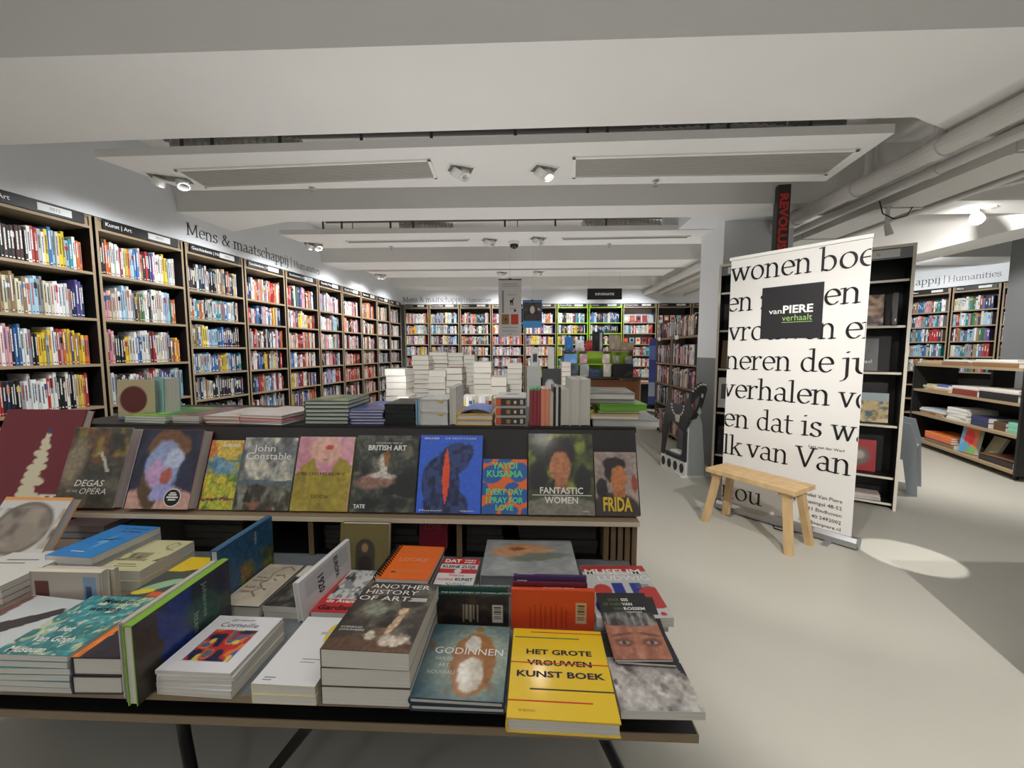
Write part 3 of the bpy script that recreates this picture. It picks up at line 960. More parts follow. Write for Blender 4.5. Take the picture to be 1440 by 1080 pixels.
def fill(width, space, seq=None, weights='wwwwwwwccggkknbtrroyydmpvelzss', x0=0.024, tmin=0.014, tmax=0.036, gap=0.04, hlo=0.72, hhi=0.93):
    """list of (x, thickness, height, code, lean)"""
    out = []
    x = x0
    i = 0
    last = None
    base = R.uniform(hlo, hhi)
    while True:
        if seq is not None and i >= len(seq):
            break
        t = R.uniform(tmin, tmax)
        if seq is not None:
            t = (width - x0 - gap) / len(seq) * R.uniform(0.82, 1.12)
            code = seq[i]
        else:
            code = last if last and R.random() < 0.28 else R.choice(weights)
        if R.random() < 0.3:
            base = R.uniform(hlo, hhi)
        if x + t > width - gap * (1 if seq is None else 0.4):
            break
        h = min(space * 0.95, space * (base + R.uniform(-0.05, 0.05)))
        out.append((x, t - 0.0008, h, code, 0.0))
        x += t
        last = code
        i += 1
    return out


HEADER_TXT = ink((225, 225, 222))


def bookcase(F, x0, x1, levels, ztop, label, header='', number='', depth=0.32, group=None, framecol=None, header_h=0.09, name='bookcase', backm=None, zbot=0.0):
    """levels: heights of the shelf boards (upper faces). Local frame F: x along, y into the wall"""
    W = x1 - x0
    root = empty(name, M=F @ Matrix.Translation((x0, 0, 0)), label=label, cat='bookcase', group=group)
    ply = framecol or PLY
    s = 0.02
    for k, xs in enumerate((0.0, W - s)):
        b = MB()
        b.box(xs, xs + s, 0.003, depth, zbot, ztop, 0)
        b.box(xs, xs + s, 0.0, 0.003, zbot, ztop, 1)
        b.build('side_panel', [BLACK, ply], root)
    b = MB()
    b.box(s, W - s, depth - 0.012, depth, zbot + 0.0, ztop)
    b.build('back_panel', backm or BLACK, root)
    for z in levels:
        b = MB()
        b.box(s, W - s, 0.004, depth - 0.012, z - 0.022, z, 0)
        b.box(s, W - s, 0.001, 0.004, z - 0.022, z, 1)
        b.build('shelf_board', [PLYD, ply], root)
    b = MB()
    b.box(s, W - s, 0.004, depth - 0.012, ztop - header_h - 0.022, ztop - header_h, 0)
    b.box(s, W - s, 0.001, 0.004, ztop - header_h - 0.022, ztop - header_h, 1)
    b.box(s, W - s, 0.004, depth - 0.012, ztop - 0.02, ztop, 0)
    b.box(s, W - s, 0.012, 0.016, ztop - header_h, ztop - 0.02, 1)
    b.build('top_board', [PLYD, ply], root)
    b = MB()
    b.box(W * 0.07, W * 0.93, -0.008, 0.010, ztop - header_h + 0.004, ztop + 0.0, 0)
    hd = b.build('header_sign', BLACK, root)
    b = MB()
    b.box(W * 0.55, W * 0.82, -0.011, -0.008, ztop - header_h + 0.02, ztop - 0.014)
    b.build('number_card', LABELW, hd)
    if header or number:
        b = MB()
        M = MX((1, 0, 0), (0, 0, 1), (0, -1, 0), (0, 0, 0))
        if header:
            put_text(b, header, M, W * 0.09, ztop - header_h * 0.62, header_h * 0.36, 0.0086, bold=0.015, m=0)
        if number:
            put_text(b, number, M, W * 0.64, ztop - header_h * 0.58, header_h * 0.27, 0.0118, m=1)
        b.build('header_lettering', [HEADER_TXT, INKG], hd)
    return root


STUFF = MB()      # every shelved book past the first few hundred
HD = ['', 'bookcase marked Kunst and 0012', 'bookcase marked Kunst Art and 0013']
LV_A = [2.08, 1.685, 1.29, 0.92, 0.55, 0.18]
LV_C = [2.07, 1.76, 1.45, 1.16, 0.86, 0.56, 0.26]
SB = [-7.92, -7.07, -6.25, -5.44, -4.66, -3.93, -3.18, -2.5, -1.85, -1.21, -0.62, -0.02]
SEQ = {
    (1, 0): 'tzrgrgblnkkdkddddwrrswyblcyyltwoo', (1, 1): 'wwswgwwwprzczzzcczwllggcwcwwwwwgknvvn', (1, 2): 'ewgllttwpwppkbbwwgkkyyygywwrpoyyvyzyyoo', (1, 3): 'wwwlllrrknkkkgwwwwwwwrwwkkkwkkcyyor',
    (2, 0): 'kkkoocwwwrwyollbbczkrkvvwwwwyyylww', (2, 1): 'rppcccwwlllwwgkzzeewwkgwwccwwllleoo', (2, 2): 'rrppkkkdyycwwbbwwwwmrrwccwwgkzzoyo', (2, 3): 'lwgkdwkkwwwmmggrrwgvnmnllwcl'}
TXT = {1: ('Kunst | Art', '0012'), 2: ('Kunst | Art', '0013'), 3: ('Geschiedenis | History', '0201'), 4: ('Geschiedenis | History', '0202'), 5: ('Geschiedenis | History', '0203'), 6: ('Filosofie | Philosophy', '0301'),
       7: ('Filosofie | Philosophy', '0302'), 8: ('Psychologie', '0401'), 9: ('Psychologie', '0402'), 10: ('Religie', '0501'), 0: ('Kunst | Art', '0011')}
WL = {3: 'llttbbnnkkgzzwwcodmsy', 4: 'wwwcrrnnbkgdpoyss', 5: 'wwwccrrpoyekvbg', 6: 'wwgggkkllcrnbpp', 7: 'wcrropppmkns', 8: 'wwccroomkgp', 9: 'wwcgkngps', 10: 'wwccggkpms', 0: 'wckbroy', 1: 'wwcgkrbn', 2: 'oorgwccks'}
for i in range(11):
    lv = LV_A if i <= 2 else LV_C
    nm = ['leftmost bookcase of the left wall, cut off by the frame', 'plywood and black bookcase numbered 0012 on the left wall', 'plywood and black bookcase headed Kunst Art on the left wall'][i] if i < 3 else \
        '%s bookcase right of the Kunst Art one on the left wall' % ORD[i - 2]
    bookcase(FL_, SB[i] + 0.012, SB[i + 1] - 0.012, lv, 2.56, nm, TXT[i][0], TXT[i][1], group='bookcases along the left wall')
    zt = 2.44
    W = SB[i + 1] - SB[i] - 0.024
    for k, z in enumerate(lv):
        top = zt if k == 0 else lv[k - 1] - 0.022
        space = min(top - z, 0.34)
        if i in (1, 2) and k < 4:
            books = fill(W - 0.02, space, SEQ[(i, k)], hlo=0.70, hhi=0.92)
            for n_, (x, t, h, code, ln) in enumerate(books):
                b = MB()
                spine_geo(b, -t / 2, 0.03 + R.uniform(0, 0.012), 0, t, h, 0.19, code, 2)
                cnt = ORD[n_ + 1]
                where = 'of bookcase left of Kunst Art' if i == 1 else 'of the Kunst Art bookcase'
                shelf = ['top', 'second', 'third', 'fourth'][k]
                M = FL_ @ Matrix.Translation((SB[i] + 0.012 + x + t / 2, 0, z + 0.0005))
                lab = '%s book, %s from left on the %s shelf %s' % (CNAME[code], cnt, shelf, where)
                o = b.build('book', MATTE)
                o.matrix_world = M
                tag(o, lab, 'book', 'books on the %s shelf of bookcase %s' % (shelf, '0012' if i == 1 else '0013'))
        else:
            if i == 9 and k == 0:
                books = []
                for q_ in range(5):
                    STUFF.box(-0.62 + 0, -0.62, 0, 0, 0, 0) if False else None
                books = fill(W - 0.02, space, None, 'zzdkc', hlo=0.8)
            else:
                books = fill(W - 0.02, space, None, WL[i], tmin=0.012 if i > 3 else 0.016, tmax=0.034, hlo=0.66 if i > 2 else 0.72, hhi=0.9)
            for (x, t, h, code, ln) in books:
                spine_geo(STUFF, SB[i] + 0.012 + x, 0.03 + R.uniform(0, 0.012), z, t, h, 0.17, code, 2 if i == 3 else 1, 0, FL_)

# back wall bookcases
XB = [-2.98, -2.376, -1.638, -0.87, -0.07, 0.69, 1.44, 2.24, 3.04, 3.84, 4.64]
LV_B = [2.08, 1.825, 1.57, 1.31, 1.05, 0.79, 0.53, 0.27]
FB = frame(Vector((0, 9.6, 0)), 0)
WB = ['wwwclpbroyk', 'wggnkylcmdtsv', 'wcgkrnmtpoes', 'wwlvprog', 'wwwcrpolyv', 'wwtrkmpynbc', 'nnkkbgwcdl', 'wwcclrt', 'wclt', 'wck']
for i in range(10):
    green = i in (5, 6)
    bookcase(FB, XB[i] + 0.012, XB[i + 1] - 0.012, LV_B, 2.52, ('%s bookcase from the left on the back wall' % ORD[i + 1]) + (', with lime green edges' if green else ''), 'Romans | Fiction' if i % 2 else 'Literatuur', '07%02d' % i,
             group='bookcases along the back wall', framecol=LIME if green else None, header_h=0.075, backm=WALL if i == 7 else None)
    W = XB[i + 1] - XB[i] - 0.024
    for k, z in enumerate(LV_B[:6]):
        space = (2.42 if k == 0 else LV_B[k - 1] - 0.022) - z
        if i in (7, 8) and k in (0, 2):      # face-out books
            for q_ in range(5):
                cx = XB[i] + 0.10 + q_ * 0.145
                cc = PAL[R.choice('corwwlr')]
                T = FB @ Matrix.Translation((cx, 0.06, z + 0.001)) @ Matrix.Rotation(-0.12, 4, 'X')
                STUFF.box(-0.055, 0.055, 0, 0.015, 0, 0.17, 0, vary(cc), T)
                STUFF.box(-0.035, 0.035, -0.001, 0, 0.06, 0.13, 0, vary(PAL[R.choice('orwkc')]), T)
            continue
        for (x, t, h, code, ln) in fill(W - 0.02, min(space, 0.27), None, WB[i], tmin=0.014, tmax=0.036, hlo=0.74, hhi=0.92):
            spine_geo(STUFF, XB[i] + 0.012 + x, 0.03 + R.uniform(0, 0.01), z, t, h, 0.15, code, 1, 0, FB)

# bookcases in the far right room
XR = [-1.66, -0.86, -0.06, 0.53, 1.12, 1.75, 2.4, 3.05]
LV_R = [2.12, 1.85, 1.58, 1.31, 1.04, 0.77, 0.5, 0.23]
for i in range(2, 7):
    bookcase(FR_, XR[i] + 0.012, XR[i + 1] - 0.012, LV_R, 2.53, '%s dark bookcase from the left in the far right room' % ORD[i - 1], 'Mens', '', group='bookcases in the far right room', header_h=0.075)
    W = XR[i + 1] - XR[i] - 0.024
    for k, z in enumerate(LV_R[:5]):
        for (x, t, h, code, ln) in fill(W - 0.02, 0.25, None, 'wwwrbntvpkgclez', tmin=0.016, tmax=0.036, hlo=0.74, hhi=0.92):
            spine_geo(STUFF, XR[i] + 0.012 + x, 0.03, z, t, h, 0.15, code, 1, 0, FR_)

# wheeled double bookcases behind the column
FT = frame(Vector((2.27, 7.15, 0)), -PI / 2)
LV_T = [1.62, 1.21, 0.87, 0.53, 0.1]
for i, (a, b_) in enumerate(((0.0, 0.72), (0.74, 1.72))):
    W = b_ - a
    root = empty('wheeled_bookcase', M=FT @ Matrix.Translation((a, 0, 0)), label=['low wheeled bookcase with a blue poster on its far end', 'low wheeled bookcase standing beside the column'][i], cat='bookcase', group='wheeled bookcases by the column')
    for xs in (0.0, W - 0.025):
        b = MB()
        b.box(xs, xs + 0.025, 0, 0.42, 0.06, 1.6, 0)
        b.build('side_panel', mat('grey_ply', (120, 108, 96), 0.6, var=0.15), root)
    b = MB()
    b.box(0.025, W - 0.025, 0.2, 0.22, 0.08, 1.6)
    b.build('back_panel', BLACK, root)
    for z in LV_T:
        b = MB()
        b.box(0.0 if z > 1.5 else 0.025, W if z > 1.5 else W - 0.025, -0.004, 0.42, z - 0.025, z, 0)
        b.build('shelf_board', PLYD, root)
    for cx in (0.06, W - 0.06):
        for cy in (0.05, 0.37):
            b = MB()
            b.tube([(cx, cy - 0.012, 0.03), (cx, cy + 0.012, 0.03)], 0.029, 14)
            b.box(cx - 0.012, cx + 0.012, cy - 0.016, cy + 0.016, 0.03, 0.078)
            b.build('caster', DARKM, root)
    b = MB()
    b.box(W * 0.15, W * 0.3, -0.008, -0.004, 1.58, 1.64)
    b.build('price_card', LABELW, root)
    if i == 0:
        b = MB()
        b.box(-0.012, 0.0, -0.12, 0.0, 0.45, 1.62, 0, (86, 96, 176))
        b.box(-0.012, 0.0, 0.0, 0.34, 0.85, 1.6, 0, (70, 84, 190))
        b.box(0.0, 0.0015, -0.12, -0.01, 1.25, 1.5, 0, (120, 150, 220))
        b.box(0.0, 0.0015, -0.12, -0.01, 0.6, 0.85, 0, (200, 210, 235))
        b.build('end_poster', MATTE, root, label='blue poster fixed to the end panel')
    for k, z in enumerate(LV_T):
        space = 0.32 if k == 0 else (LV_T[k - 1] - 0.025 - z)
        for (x, t, h, code, ln) in fill(W - 0.03, min(space, 0.33), None, 'wwcckkrmmdnggpz', tmin=0.02, tmax=0.045, hlo=0.78, hhi=0.93, x0=0.035):
            spine_geo(STUFF, a + x, 0.015, z, t, h, 0.17, code, 1, 0, FT)

STUFF.build('shelved_books', MATTE, label='hundreds of upright books with coloured spines filling the farther bookcases', cat='books', kind='stuff')


# ------------------------------------------------------------------ words on the walls
def wall_words(txt, M, x, y, xh, label, txt2=None, gap=0.2, xh2=0.0):
    b = MB()
    e = serif_text(b, txt, M, x, y, xh, 0.003, nib=0.15, thin=0.055)
    if txt2:
        e = serif_text(b, '|', M, e + gap * xh, y, xh, 0.003, nib=0.08)
        serif_text(b, txt2, M, e + gap * xh, y, xh2, 0.003, nib=0.12, thin=0.05)
    o = b.build('wall_lettering', mat('wall_letter', (52, 54, 58), 0.6))
    o['solid'] = 1
    mod = o.modifiers.new('s', 'SOLIDIFY')
    mod.thickness = 0.002
    tag(o, label, 'lettering')
    return o


ML = FL_ @ MX((1, 0, 0), (0, 0, 1), (0, -1, 0), (0, 0, 0))
wall_words('Mens & maatschappij', ML, -5.40, 2.645, 0.092, 'grey serif lettering Mens & maatschappij and Humanities on the left wall', 'Humanities', 0.35, 0.068)
MBK = FB @ MX((1, 0, 0), (0, 0, 1), (0, -1, 0), (0, 0, 0))
wall_words('Mens & maatschappij', MBK, -3.0, 2.575, 0.085, 'small grey serif lettering Mens & maatschappij on the back wall', 'Humanities', 0.3, 0.066)
MR_ = FR_ @ MX((1, 0, 0), (0, 0, 1), (0, -1, 0), (0, 0, 0))
wall_words('Mens & maatschappij', MR_, -1.15, 2.64, 0.09, 'grey lettering ending in schappij and Humanities in the far right room', 'Humanities', 0.3, 0.07)

# ------------------------------------------------------------------ tall display case behind the banner
TA = Vector((2.0, 4.33, 0))
TB_ = Vector((3.2, 3.53, 0))
tang = math.atan2(TB_.y - TA.y, TB_.x - TA.x)
FTW = frame(TA, tang)
TWW = (TB_ - TA).length + 0.03
root = empty('display_case', M=FTW, label='tall black display case with plywood edges standing behind the white text banner', cat='bookcase')
LITPLY = mat('pale_lit_edge', (224, 216, 200), 0.5, var=0.05)  # plywood edge paled, spotlight glow put into the colour
for xs in (0.0, TWW - 0.022):
    b = MB()
    b.box(xs, xs + 0.022, 0.003, 0.30, 0, 2.3, 0)
    b.box(xs, xs + 0.022, 0, 0.003, 0, 2.3, 1)
    b.build('side_panel', [BLACK, LITPLY], root)
b = MB()
b.box(0.022, TWW - 0.022, 0.288, 0.30, 0, 2.3)
b.build('back_panel', BLACK, root)
b = MB()
b.box(0.022, TWW - 0.022, 0.003, 0.30, 2.275, 2.3, 0)
b.box(0.022, TWW - 0.022, 0, 0.003, 2.275, 2.3, 1)
b.build('top_board', [BLACK, LITPLY], root)
TLV = [2.016, 1.623, 1.217, 0.747, 0.285, 0.05]
for z in TLV:
    b = MB()
    b.box(0.022, TWW - 0.024, 0.05, 0.288, z - 0.02, z, 0)
    b.box(0.022, TWW - 0.024, 0.047, 0.05, z - 0.02, z, 1)
    b.build('shelf_board', [BLACK, LITPLY], root)
b = MB()
b.box(0.022, TWW - 0.022, 0.006, 0.012, 2.185, 2.272, 0)
hs = b.build('header_rail', GREYP, root)
b = MB()
b.box(TWW - 0.35, TWW - 0.10, 0.002, 0.006, 2.20, 2.265, 0)
b.box(0.08, 0.3, 0.002, 0.006, 2.20, 2.265, 0)
b.build('number_card', LABELW, hs)
b = MB()
put_text(b, 'KUNST', MX((1, 0, 0), (0, 0, 1), (0, -1, 0), (0, 0.0016, 0)), 0.1, 2.215, 0.03, 0)
put_text(b, 'G', MX((1, 0, 0), (0, 0, 1), (0, -1, 0), (0, 0.0016, 0)), TWW - 0.25, 2.22, 0.025, 0)
b.build('header_lettering', INKG, hs)


def lean_in(F, x, y, z, tilt, w, h, t, label, cover, art=None, titles=(), group=None, hard=True, rz=0.0, name='art_book'):
    """upright book leaning back on local frame F (front towards local -y)"""
    a = math.radians(90 - tilt)
    M = F @ Matrix.Translation((x, y, z + 0.0005)) @ Matrix.Rotation(rz, 4, 'Z') @ Matrix.Rotation(a, 4, 'X')
    return art_book(label, w, h, t, M, cover, art, titles, group, hard, name)


def A_(base, seed=0, W=36, H=46):
    a = Art(W, H, base)
    a.rng = np.random.RandomState(seed + 5)
    return a


a = A_((60, 45, 38), 1)
a.cloud(4, 5, [(150, 110, 90), (90, 60, 50), (190, 160, 130)])
lean_in(FTW, 1.220, 0.2, 1.623, 8, 0.2, 0.29, 0.02, 'dark art book with brown patches on the second shelf of the display case', (50, 40, 36), a)
lean_in(FTW, 1.37, 0.12, 1.623, 3, 0.03, 0.27, 0.12, 'black book spine beside the brown patched book in the display case', (22, 22, 24), None, [('', 0.5, 0.1, 0.02, (200, 200, 200), {'bar': (0.3, 0.08)})])
a = A_((40, 37, 38), 2)
a.ell(0.4, 0.7, 0.3, 0.2, (86, 66, 50), 30, 0.6)
lean_in(FTW, 1.190, 0.2, 1.217, 8, 0.23, 0.30, 0.02, 'black book titled Raphael on the third shelf of the display case', (26, 24, 26), a, [('Raphael', 0.5, 0.24, 0.11, (226, 226, 226), {'align': 'c'})])
a = A_((196, 170, 110), 3)
a.cloud(5, 6, [(90, 76, 50), (60, 90, 96), (220, 200, 150)])
a.rect(0, 1, 0.72, 1, (150, 168, 170))
lean_in(FTW, 1.280, 0.19, 0.747, 8, 0.24, 0.27, 0.02, 'tan and blue cover book on the fourth shelf of the display case', (170, 150, 100), a)
lean_in(FTW, 1.050, 0.19, 0.747, 8, 0.2, 0.27, 0.02, 'grey blue book left of the tan one in the display case', (90, 110, 120))
a = A_((176, 28, 36), 4)
a.ell(0.5, 0.45, 0.36, 0.3, (120, 112, 104), 20, 0.5)
a.ell(0.55, 0.5, 0.15, 0.14, (190, 180, 170), 0, 0.5)
lean_in(FTW, 1.210, 0.19, 0.285, 8, 0.26, 0.29, 0.02, 'red book with a grey picture on the fifth shelf of the display case', (176, 28, 36), a)
for i in range(2):
    art_book(['pale red and white book lying on the bottom shelf of the display case', 'white book lying under the pale red one on the bottom shelf'][i], 0.22, 0.16, 0.025,
             FTW @ flatM(1.265, 0.15, 0.05 + 0.026 * (1 - i), 6 * i, 0.16), [(226, 200, 196), (226, 226, 222)][i])
lean_in(FTW, 1.080, 0.12, 0.05, 4, 0.1, 0.2, 0.02, 'thin red book standing at the left of the bottom shelf', (200, 60, 50))
# left end of the case, visible left of the banner
a = A_((214, 212, 206), 5)
a.rect(0.15, 0.85, 0.3, 0.8, (90, 88, 84))
lean_in(FTW, 0.12, 0.03, 0.8, 4, 0.17, 0.32, 0.02, 'white framed print standing in the left end of the display case', (214, 212, 206), a)
lean_in(FTW, 0.12, 0.1, 1.217, 14, 0.16, 0.30, 0.03, 'brown book leaning in the left end of the display case', (130, 96, 60))
a = A_((50, 40, 40), 6)
a.cloud(4, 5, [(110, 80, 70), (30, 28, 30)])
lean_in(FTW, 0.13, 0.08, 0.285, 8, 0.18, 0.30, 0.02, 'dark red brown book low in the left end of the display case', (60, 34, 30), a)

# vertical sign on top of the case
root = empty('vertical_sign', loc=(2.475, 4.12, 2.3), rz=-0.15, label='tall narrow dark sign with red letters REVOLUSI on top of the display case', cat='sign')
b = MB()
b.box(-0.055, 0.055, -0.045, 0.045, 0, 0.70)
b.build('sign_body', mat('dark_sign', (58, 56, 52), 0.5), root)
b = MB()
put_text(b, 'REVOLUSI', MX((0, 0, -1), (1, 0, 0), (0, -1, 0), (0, 0, 0)), -0.62, -0.036, 0.074, 0.047, bold=0.04, width=0.56)
b.build('sign_lettering', ink((222, 60, 54)), root)
b = MB()
b.box(-0.06, 0.06, -0.05, 0.05, 0, 0.012)
b.build('sign_foot', BLACK, root)

# ------------------------------------------------------------------ roll-up banner
BA = Vector((1.731, 3.533, 0))
BB = Vector((2.33, 2.84, 0))
FBN = frame(BA, math.atan2(BB.y - BA.y, BB.x - BA.x))
BW = 0.905
root = empty('roll_up_banner', M=FBN, label='white roll-up banner with large black serif words beside the wooden bench', cat='banner')
b = MB()
nb = 12
vs_ = []
for k in range(nb + 1):
    x = BW * k / nb
    dy = 0.0012 * math.sin(k * 0.9)
    vs_ += [(x, dy, 0.07), (x, dy * 0.5, 2.175)]
b.add(vs_, [(2 * k, 2 * k + 2, 2 * k + 3, 2 * k + 1) for k in range(nb)])
sh = b.build('banner_sheet', mat('banner_vinyl', (226, 224, 220), 0.5, var=0.015, scale=2), root)
mod = sh.modifiers.new('s', 'SOLIDIFY')
mod.thickness = 0.001
b = MB()
b.box(-0.012, BW + 0.005, -0.008, 0.012, 2.165, 2.19)
b.build('top_rail', WHITE, root)
b = MB()
prof = [(-0.05, 0.012), (-0.046, 0.05), (-0.02, 0.075), (0.02, 0.075), (0.046, 0.05), (0.05, 0.012)]
Mx = MX((0, 1, 0), (0, 0, 1), (1, 0, 0), (0, 0, 0))
b.prism(prof, -0.03, BW + 0.04, M=Mx)
b.build('base_cassette', METAL, root)
for xx in (-0.036, BW + 0.04):
    b = MB()
    b.prism([(0.053 * math.cos(k * PI / 10), 0.042 + 0.038 * math.sin(k * PI / 10)) for k in range(20)], xx - 0.004, xx + 0.006, M=Mx)
    b.build('end_cap', GREYP, root)
for xx in (0.12, BW - 0.12):
    b = MB()
    b.box(xx - 0.02, xx + 0.02, -0.14, 0.10, 0, 0.012)
    b.build('swivel_foot', METAL, root)
b = MB()
b.tube([(BW / 2, 0.03, 0.06), (BW / 2, 0.03, 2.17)], 0.009, 10)
b.build('support_pole', METAL, root)
MB_ = MX((1, 0, 0), (0, 0, 1), (0, -1, 0), (0, -0.0016, 0))
b = MB()
CL = (0.003, BW - 0.003, 0.08, 2.16)


def bl(txt, x, z, x1=None, xh=0.113):
    adv = sum(GL[c][0] for c in txt) * xh
    sx = 1.0 if x1 is None else (x1 - x) / adv
    serif_text(b, txt, MB_, x, z, xh, 0.001, clip=CL, scalex=sx)


bl('wonen', 0.0, 1.985, 0.575)
bl('boer', 0.615, 1.98, 1.02)
bl('en', -0.02, 1.738, 0.185)
bl('z', 0.235, 1.738, 0.31)
bl('en', 0.655, 1.734, 0.87)
bl('vrouwen', 0.0, 1.491, 0.745)
bl('en', 0.79, 1.489, 1.0)
bl('neren', -0.015, 1.247, 0.48)
bl('de', 0.535, 1.246, 0.74)
bl('ju', 0.785, 1.242, 0.97)
bl('verhalen', -0.03, 1.003, 0.735)
bl('vo', 0.78, 0.997, 0.97)
bl('en', -0.01, 0.748, 0.2)
bl('dat', 0.255, 0.753, 0.515)
bl('is', 0.565, 0.76, 0.7)
bl('wa', 0.75, 0.755, 0.98)
bl('lk', -0.0, 0.505, 0.155)
bl('van', 0.19, 0.509, 0.495)
bl('Van', 0.54, 0.512, 0.88)
bl('nou', 0.0, 0.115, 0.325, 0.105)
wd = b.build('banner_lettering', INKK, root)
b = MB()
b.box(0.25, 0.655, -0.0045, -0.0032, 1.50, 1.906)
b.build('logo_square', mat('logo_black', (40, 40, 42), 0.45), root)
b = MB()
M2 = MX((1, 0, 0), (0, 0, 1), (0, -1, 0), (0, -0.0050, 0))
put_text(b, 'van', M2, 0.305, 1.695, 0.040, 0, m=0, width=0.088, bold=0.01)
put_text(b, 'PIERE', M2, 0.398, 1.695, 0.057, 0, m=0, width=0.198, bold=0.03)
put_text(b, 'verhaalt', M2, 0.398, 1.636, 0.046, 0, m=1, width=0.195)
b.box(0.398, 0.594, -0.0052, -0.0049, 1.622, 1.626, 1)
b.build('logo_lettering', [INKW, ink((160, 200, 120))], root)
b = MB()
for txt, z in (('Boekhandel Van Piere', 0.30), ('Nieuwe Emmasingel 48-52', 0.247), ('5611 Eindhoven', 0.194), ('+31 40 2492002', 0.141), ('info@vanpiere.nl', 0.09)):
    put_text(b, txt, MB_, 0.842, z, 0.026, 0.001, align='r')
put_text(b, 'Lars van der Werf', MB_, 0.836, 0.675, 0.020, 0.001, align='r')
b.build('small_lettering', INKK, root)
b = MB()
b.tube([(2.12, 3.13, 0.008), (2.02, 3.05, 0.006), (1.95, 3.12, 0.006), (1.99, 3.2, 0.006), (2.1, 3.24, 0.006)], 0.005, 6)
b.build('floor_cable', DARKM, label='thin black cable on the floor between bench and banner', cat='cable')

# ------------------------------------------------------------------ wooden bench
bd = Vector((1.80, 2.74, 0)) - Vector((1.50, 3.215, 0))
FBE = frame(Vector((1.757, 3.055, 0)), math.atan2(bd.y, bd.x))
root = empty('wooden_bench', M=FBE, label='small oiled wooden bench with splayed legs in front of the white banner', cat='bench')
for k in range(4):
    b = MB()
    y0 = -0.142 + k * 0.071
    b.prism([(-0.33, y0 + 0.001), (0.33, y0 + 0.001), (0.33, y0 + 0.0695), (-0.33, y0 + 0.0695)], 0.418, 0.45)
    b.build('top_plank', ACACIA, root)
for sx in (-1, 1):
    b = MB()
    b.box(sx * 0.25 - 0.022, sx * 0.25 + 0.022, -0.12, 0.12, 0.385, 0.418)
    b.build('cross_rail', ACACIA, root)
    for sy in (-1, 1):
        b = MB()
        tx, ty, bx_, by_ = sx * 0.255, sy * 0.088, sx * 0.315, sy * 0.145
        w = 0.023
        vs_ = [(bx_ - w, by_ - w, 0), (bx_ + w, by_ - w, 0), (bx_ + w, by_ + w, 0), (bx_ - w, by_ + w, 0), (tx - w, ty - w, 0.418), (tx + w, ty - w, 0.418), (tx + w, ty + w, 0.418), (tx - w, ty + w, 0.418)]
        b.add(vs_, [(0, 3, 2, 1), (4, 5, 6, 7), (0, 1, 5, 4), (1, 2, 6, 5), (2, 3, 7, 6), (3, 0, 4, 7)])
        b.build('leg', ACACIA, root)

# ------------------------------------------------------------------ cardboard cut-out stand by the column
root = empty('cardboard_stand', loc=(1.76, 4.42, 0), label='grey cardboard display stand shaped as a dark bent figure with a necklace by the column', cat='display stand')
CA = Vector((1.64, 4.85, 0))
cd = (Vector((1.76, 4.40, 0)) - CA).normalized()
MC = MX(tuple(cd), (0, 0, 1), tuple(cd.cross(Vector((0, 0, 1)))), tuple(CA))
inv = Matrix.Translation(Vector((-1.76, -4.42, 0)))
DK = mat('printed_charcoal', (44, 44, 46), 0.5, var=0.3, scale=14)
LG = mat('pale_card', (168, 172, 174), 0.6)
b = MB()
b.prism([(0, 0), (0.46, 0), (0.46, 0.17), (0, 0.17)], -0.01, 0.01, 0, M=inv @ MC)
b.build('base_front', mat('white_card', (206, 206, 202), 0.6), root)
b = MB()
for k in range(4):
    cx = 0.055 + k * 0.115
    b.prism([(cx + 0.036 * math.cos(a * PI / 9), 0.088 + 0.055 * math.sin(a * PI / 9)) for a in range(18)], 0.01, 0.013, M=inv @ MC)
b.build('round_emblem', DK, root)
b = MB()
for seg in ([(0.0, 0.17), (0.05, 0.17), (0.12, 0.5), (0.10, 0.84), (0.03, 0.6)], [(0.10, 0.17), (0.46, 0.17), (0.46, 0.2), (0.08, 0.22)], [(0.40, 0.2), (0.46, 0.2), (0.46, 0.52), (0.41, 0.5)],
            [(0.08, 0.5), (0.20, 0.6), (0.42, 0.5), (0.50, 0.66), (0.56, 0.72), (0.50, 0.84), (0.34, 0.80), (0.20, 0.81), (0.10, 0.86)]):
    b.prism(seg, -0.008, 0.012, 0, M=inv @ MC)
b.build('figure_panel', DK, root)
b = MB()
for k in range(11):
    a = PI + PI * k / 10
    cx, cy = 0.30 + 0.11 * math.cos(a), 0.79 + 0.12 * math.sin(a)
    b.prism([(cx + 0.012 * math.cos(q * PI / 4), cy + 0.012 * math.sin(q * PI / 4)) for q in range(8)], 0.012, 0.018, 0, M=inv @ MC)
b.prism([(0.28, 0.60), (0.33, 0.60), (0.345, 0.66), (0.305, 0.69), (0.265, 0.66)], 0.012, 0.02, 0, M=inv @ MC)
b.build('necklace', mat('necklace_print', (176, 172, 160), 0.4), root)
Mf = inv @ MX((1, 0, 0), (0, 0, 1), (0, -1, 0), (0, 4.44, 0))
b = MB()
b.prism([(1.74, 0.0), (1.985, 0.0), (1.93, 0.60), (1.90, 0.70), (1.83, 0.66), (1.775, 0.53), (1.745, 0.3)], -0.008, 0.008, 0, M=Mf)
b.build('side_panel', LG, root)
b = MB()
b.box(1.70, 2.045, 4.40, 4.60, 0.0, 0.014, M=inv)
b.build('foot_plate', mat('white_card', (206, 206, 202), 0.6), root)
b = MB()
b.prism([(1.74, 0.62), (1.86, 0.66), (1.90, 0.74), (1.93, 0.83), (1.965, 0.98), (1.95, 1.035), (1.90, 1.06), (1.84, 1.03), (1.79, 0.94), (1.75, 0.86), (1.73, 0.8), (1.79, 0.79), (1.84, 0.87), (1.885, 0.92), (1.88, 0.84), (1.85, 0.76)], 0.009, 0.022, 0, M=Mf)
b.build('neck_and_head', DK, root)
b = MB()
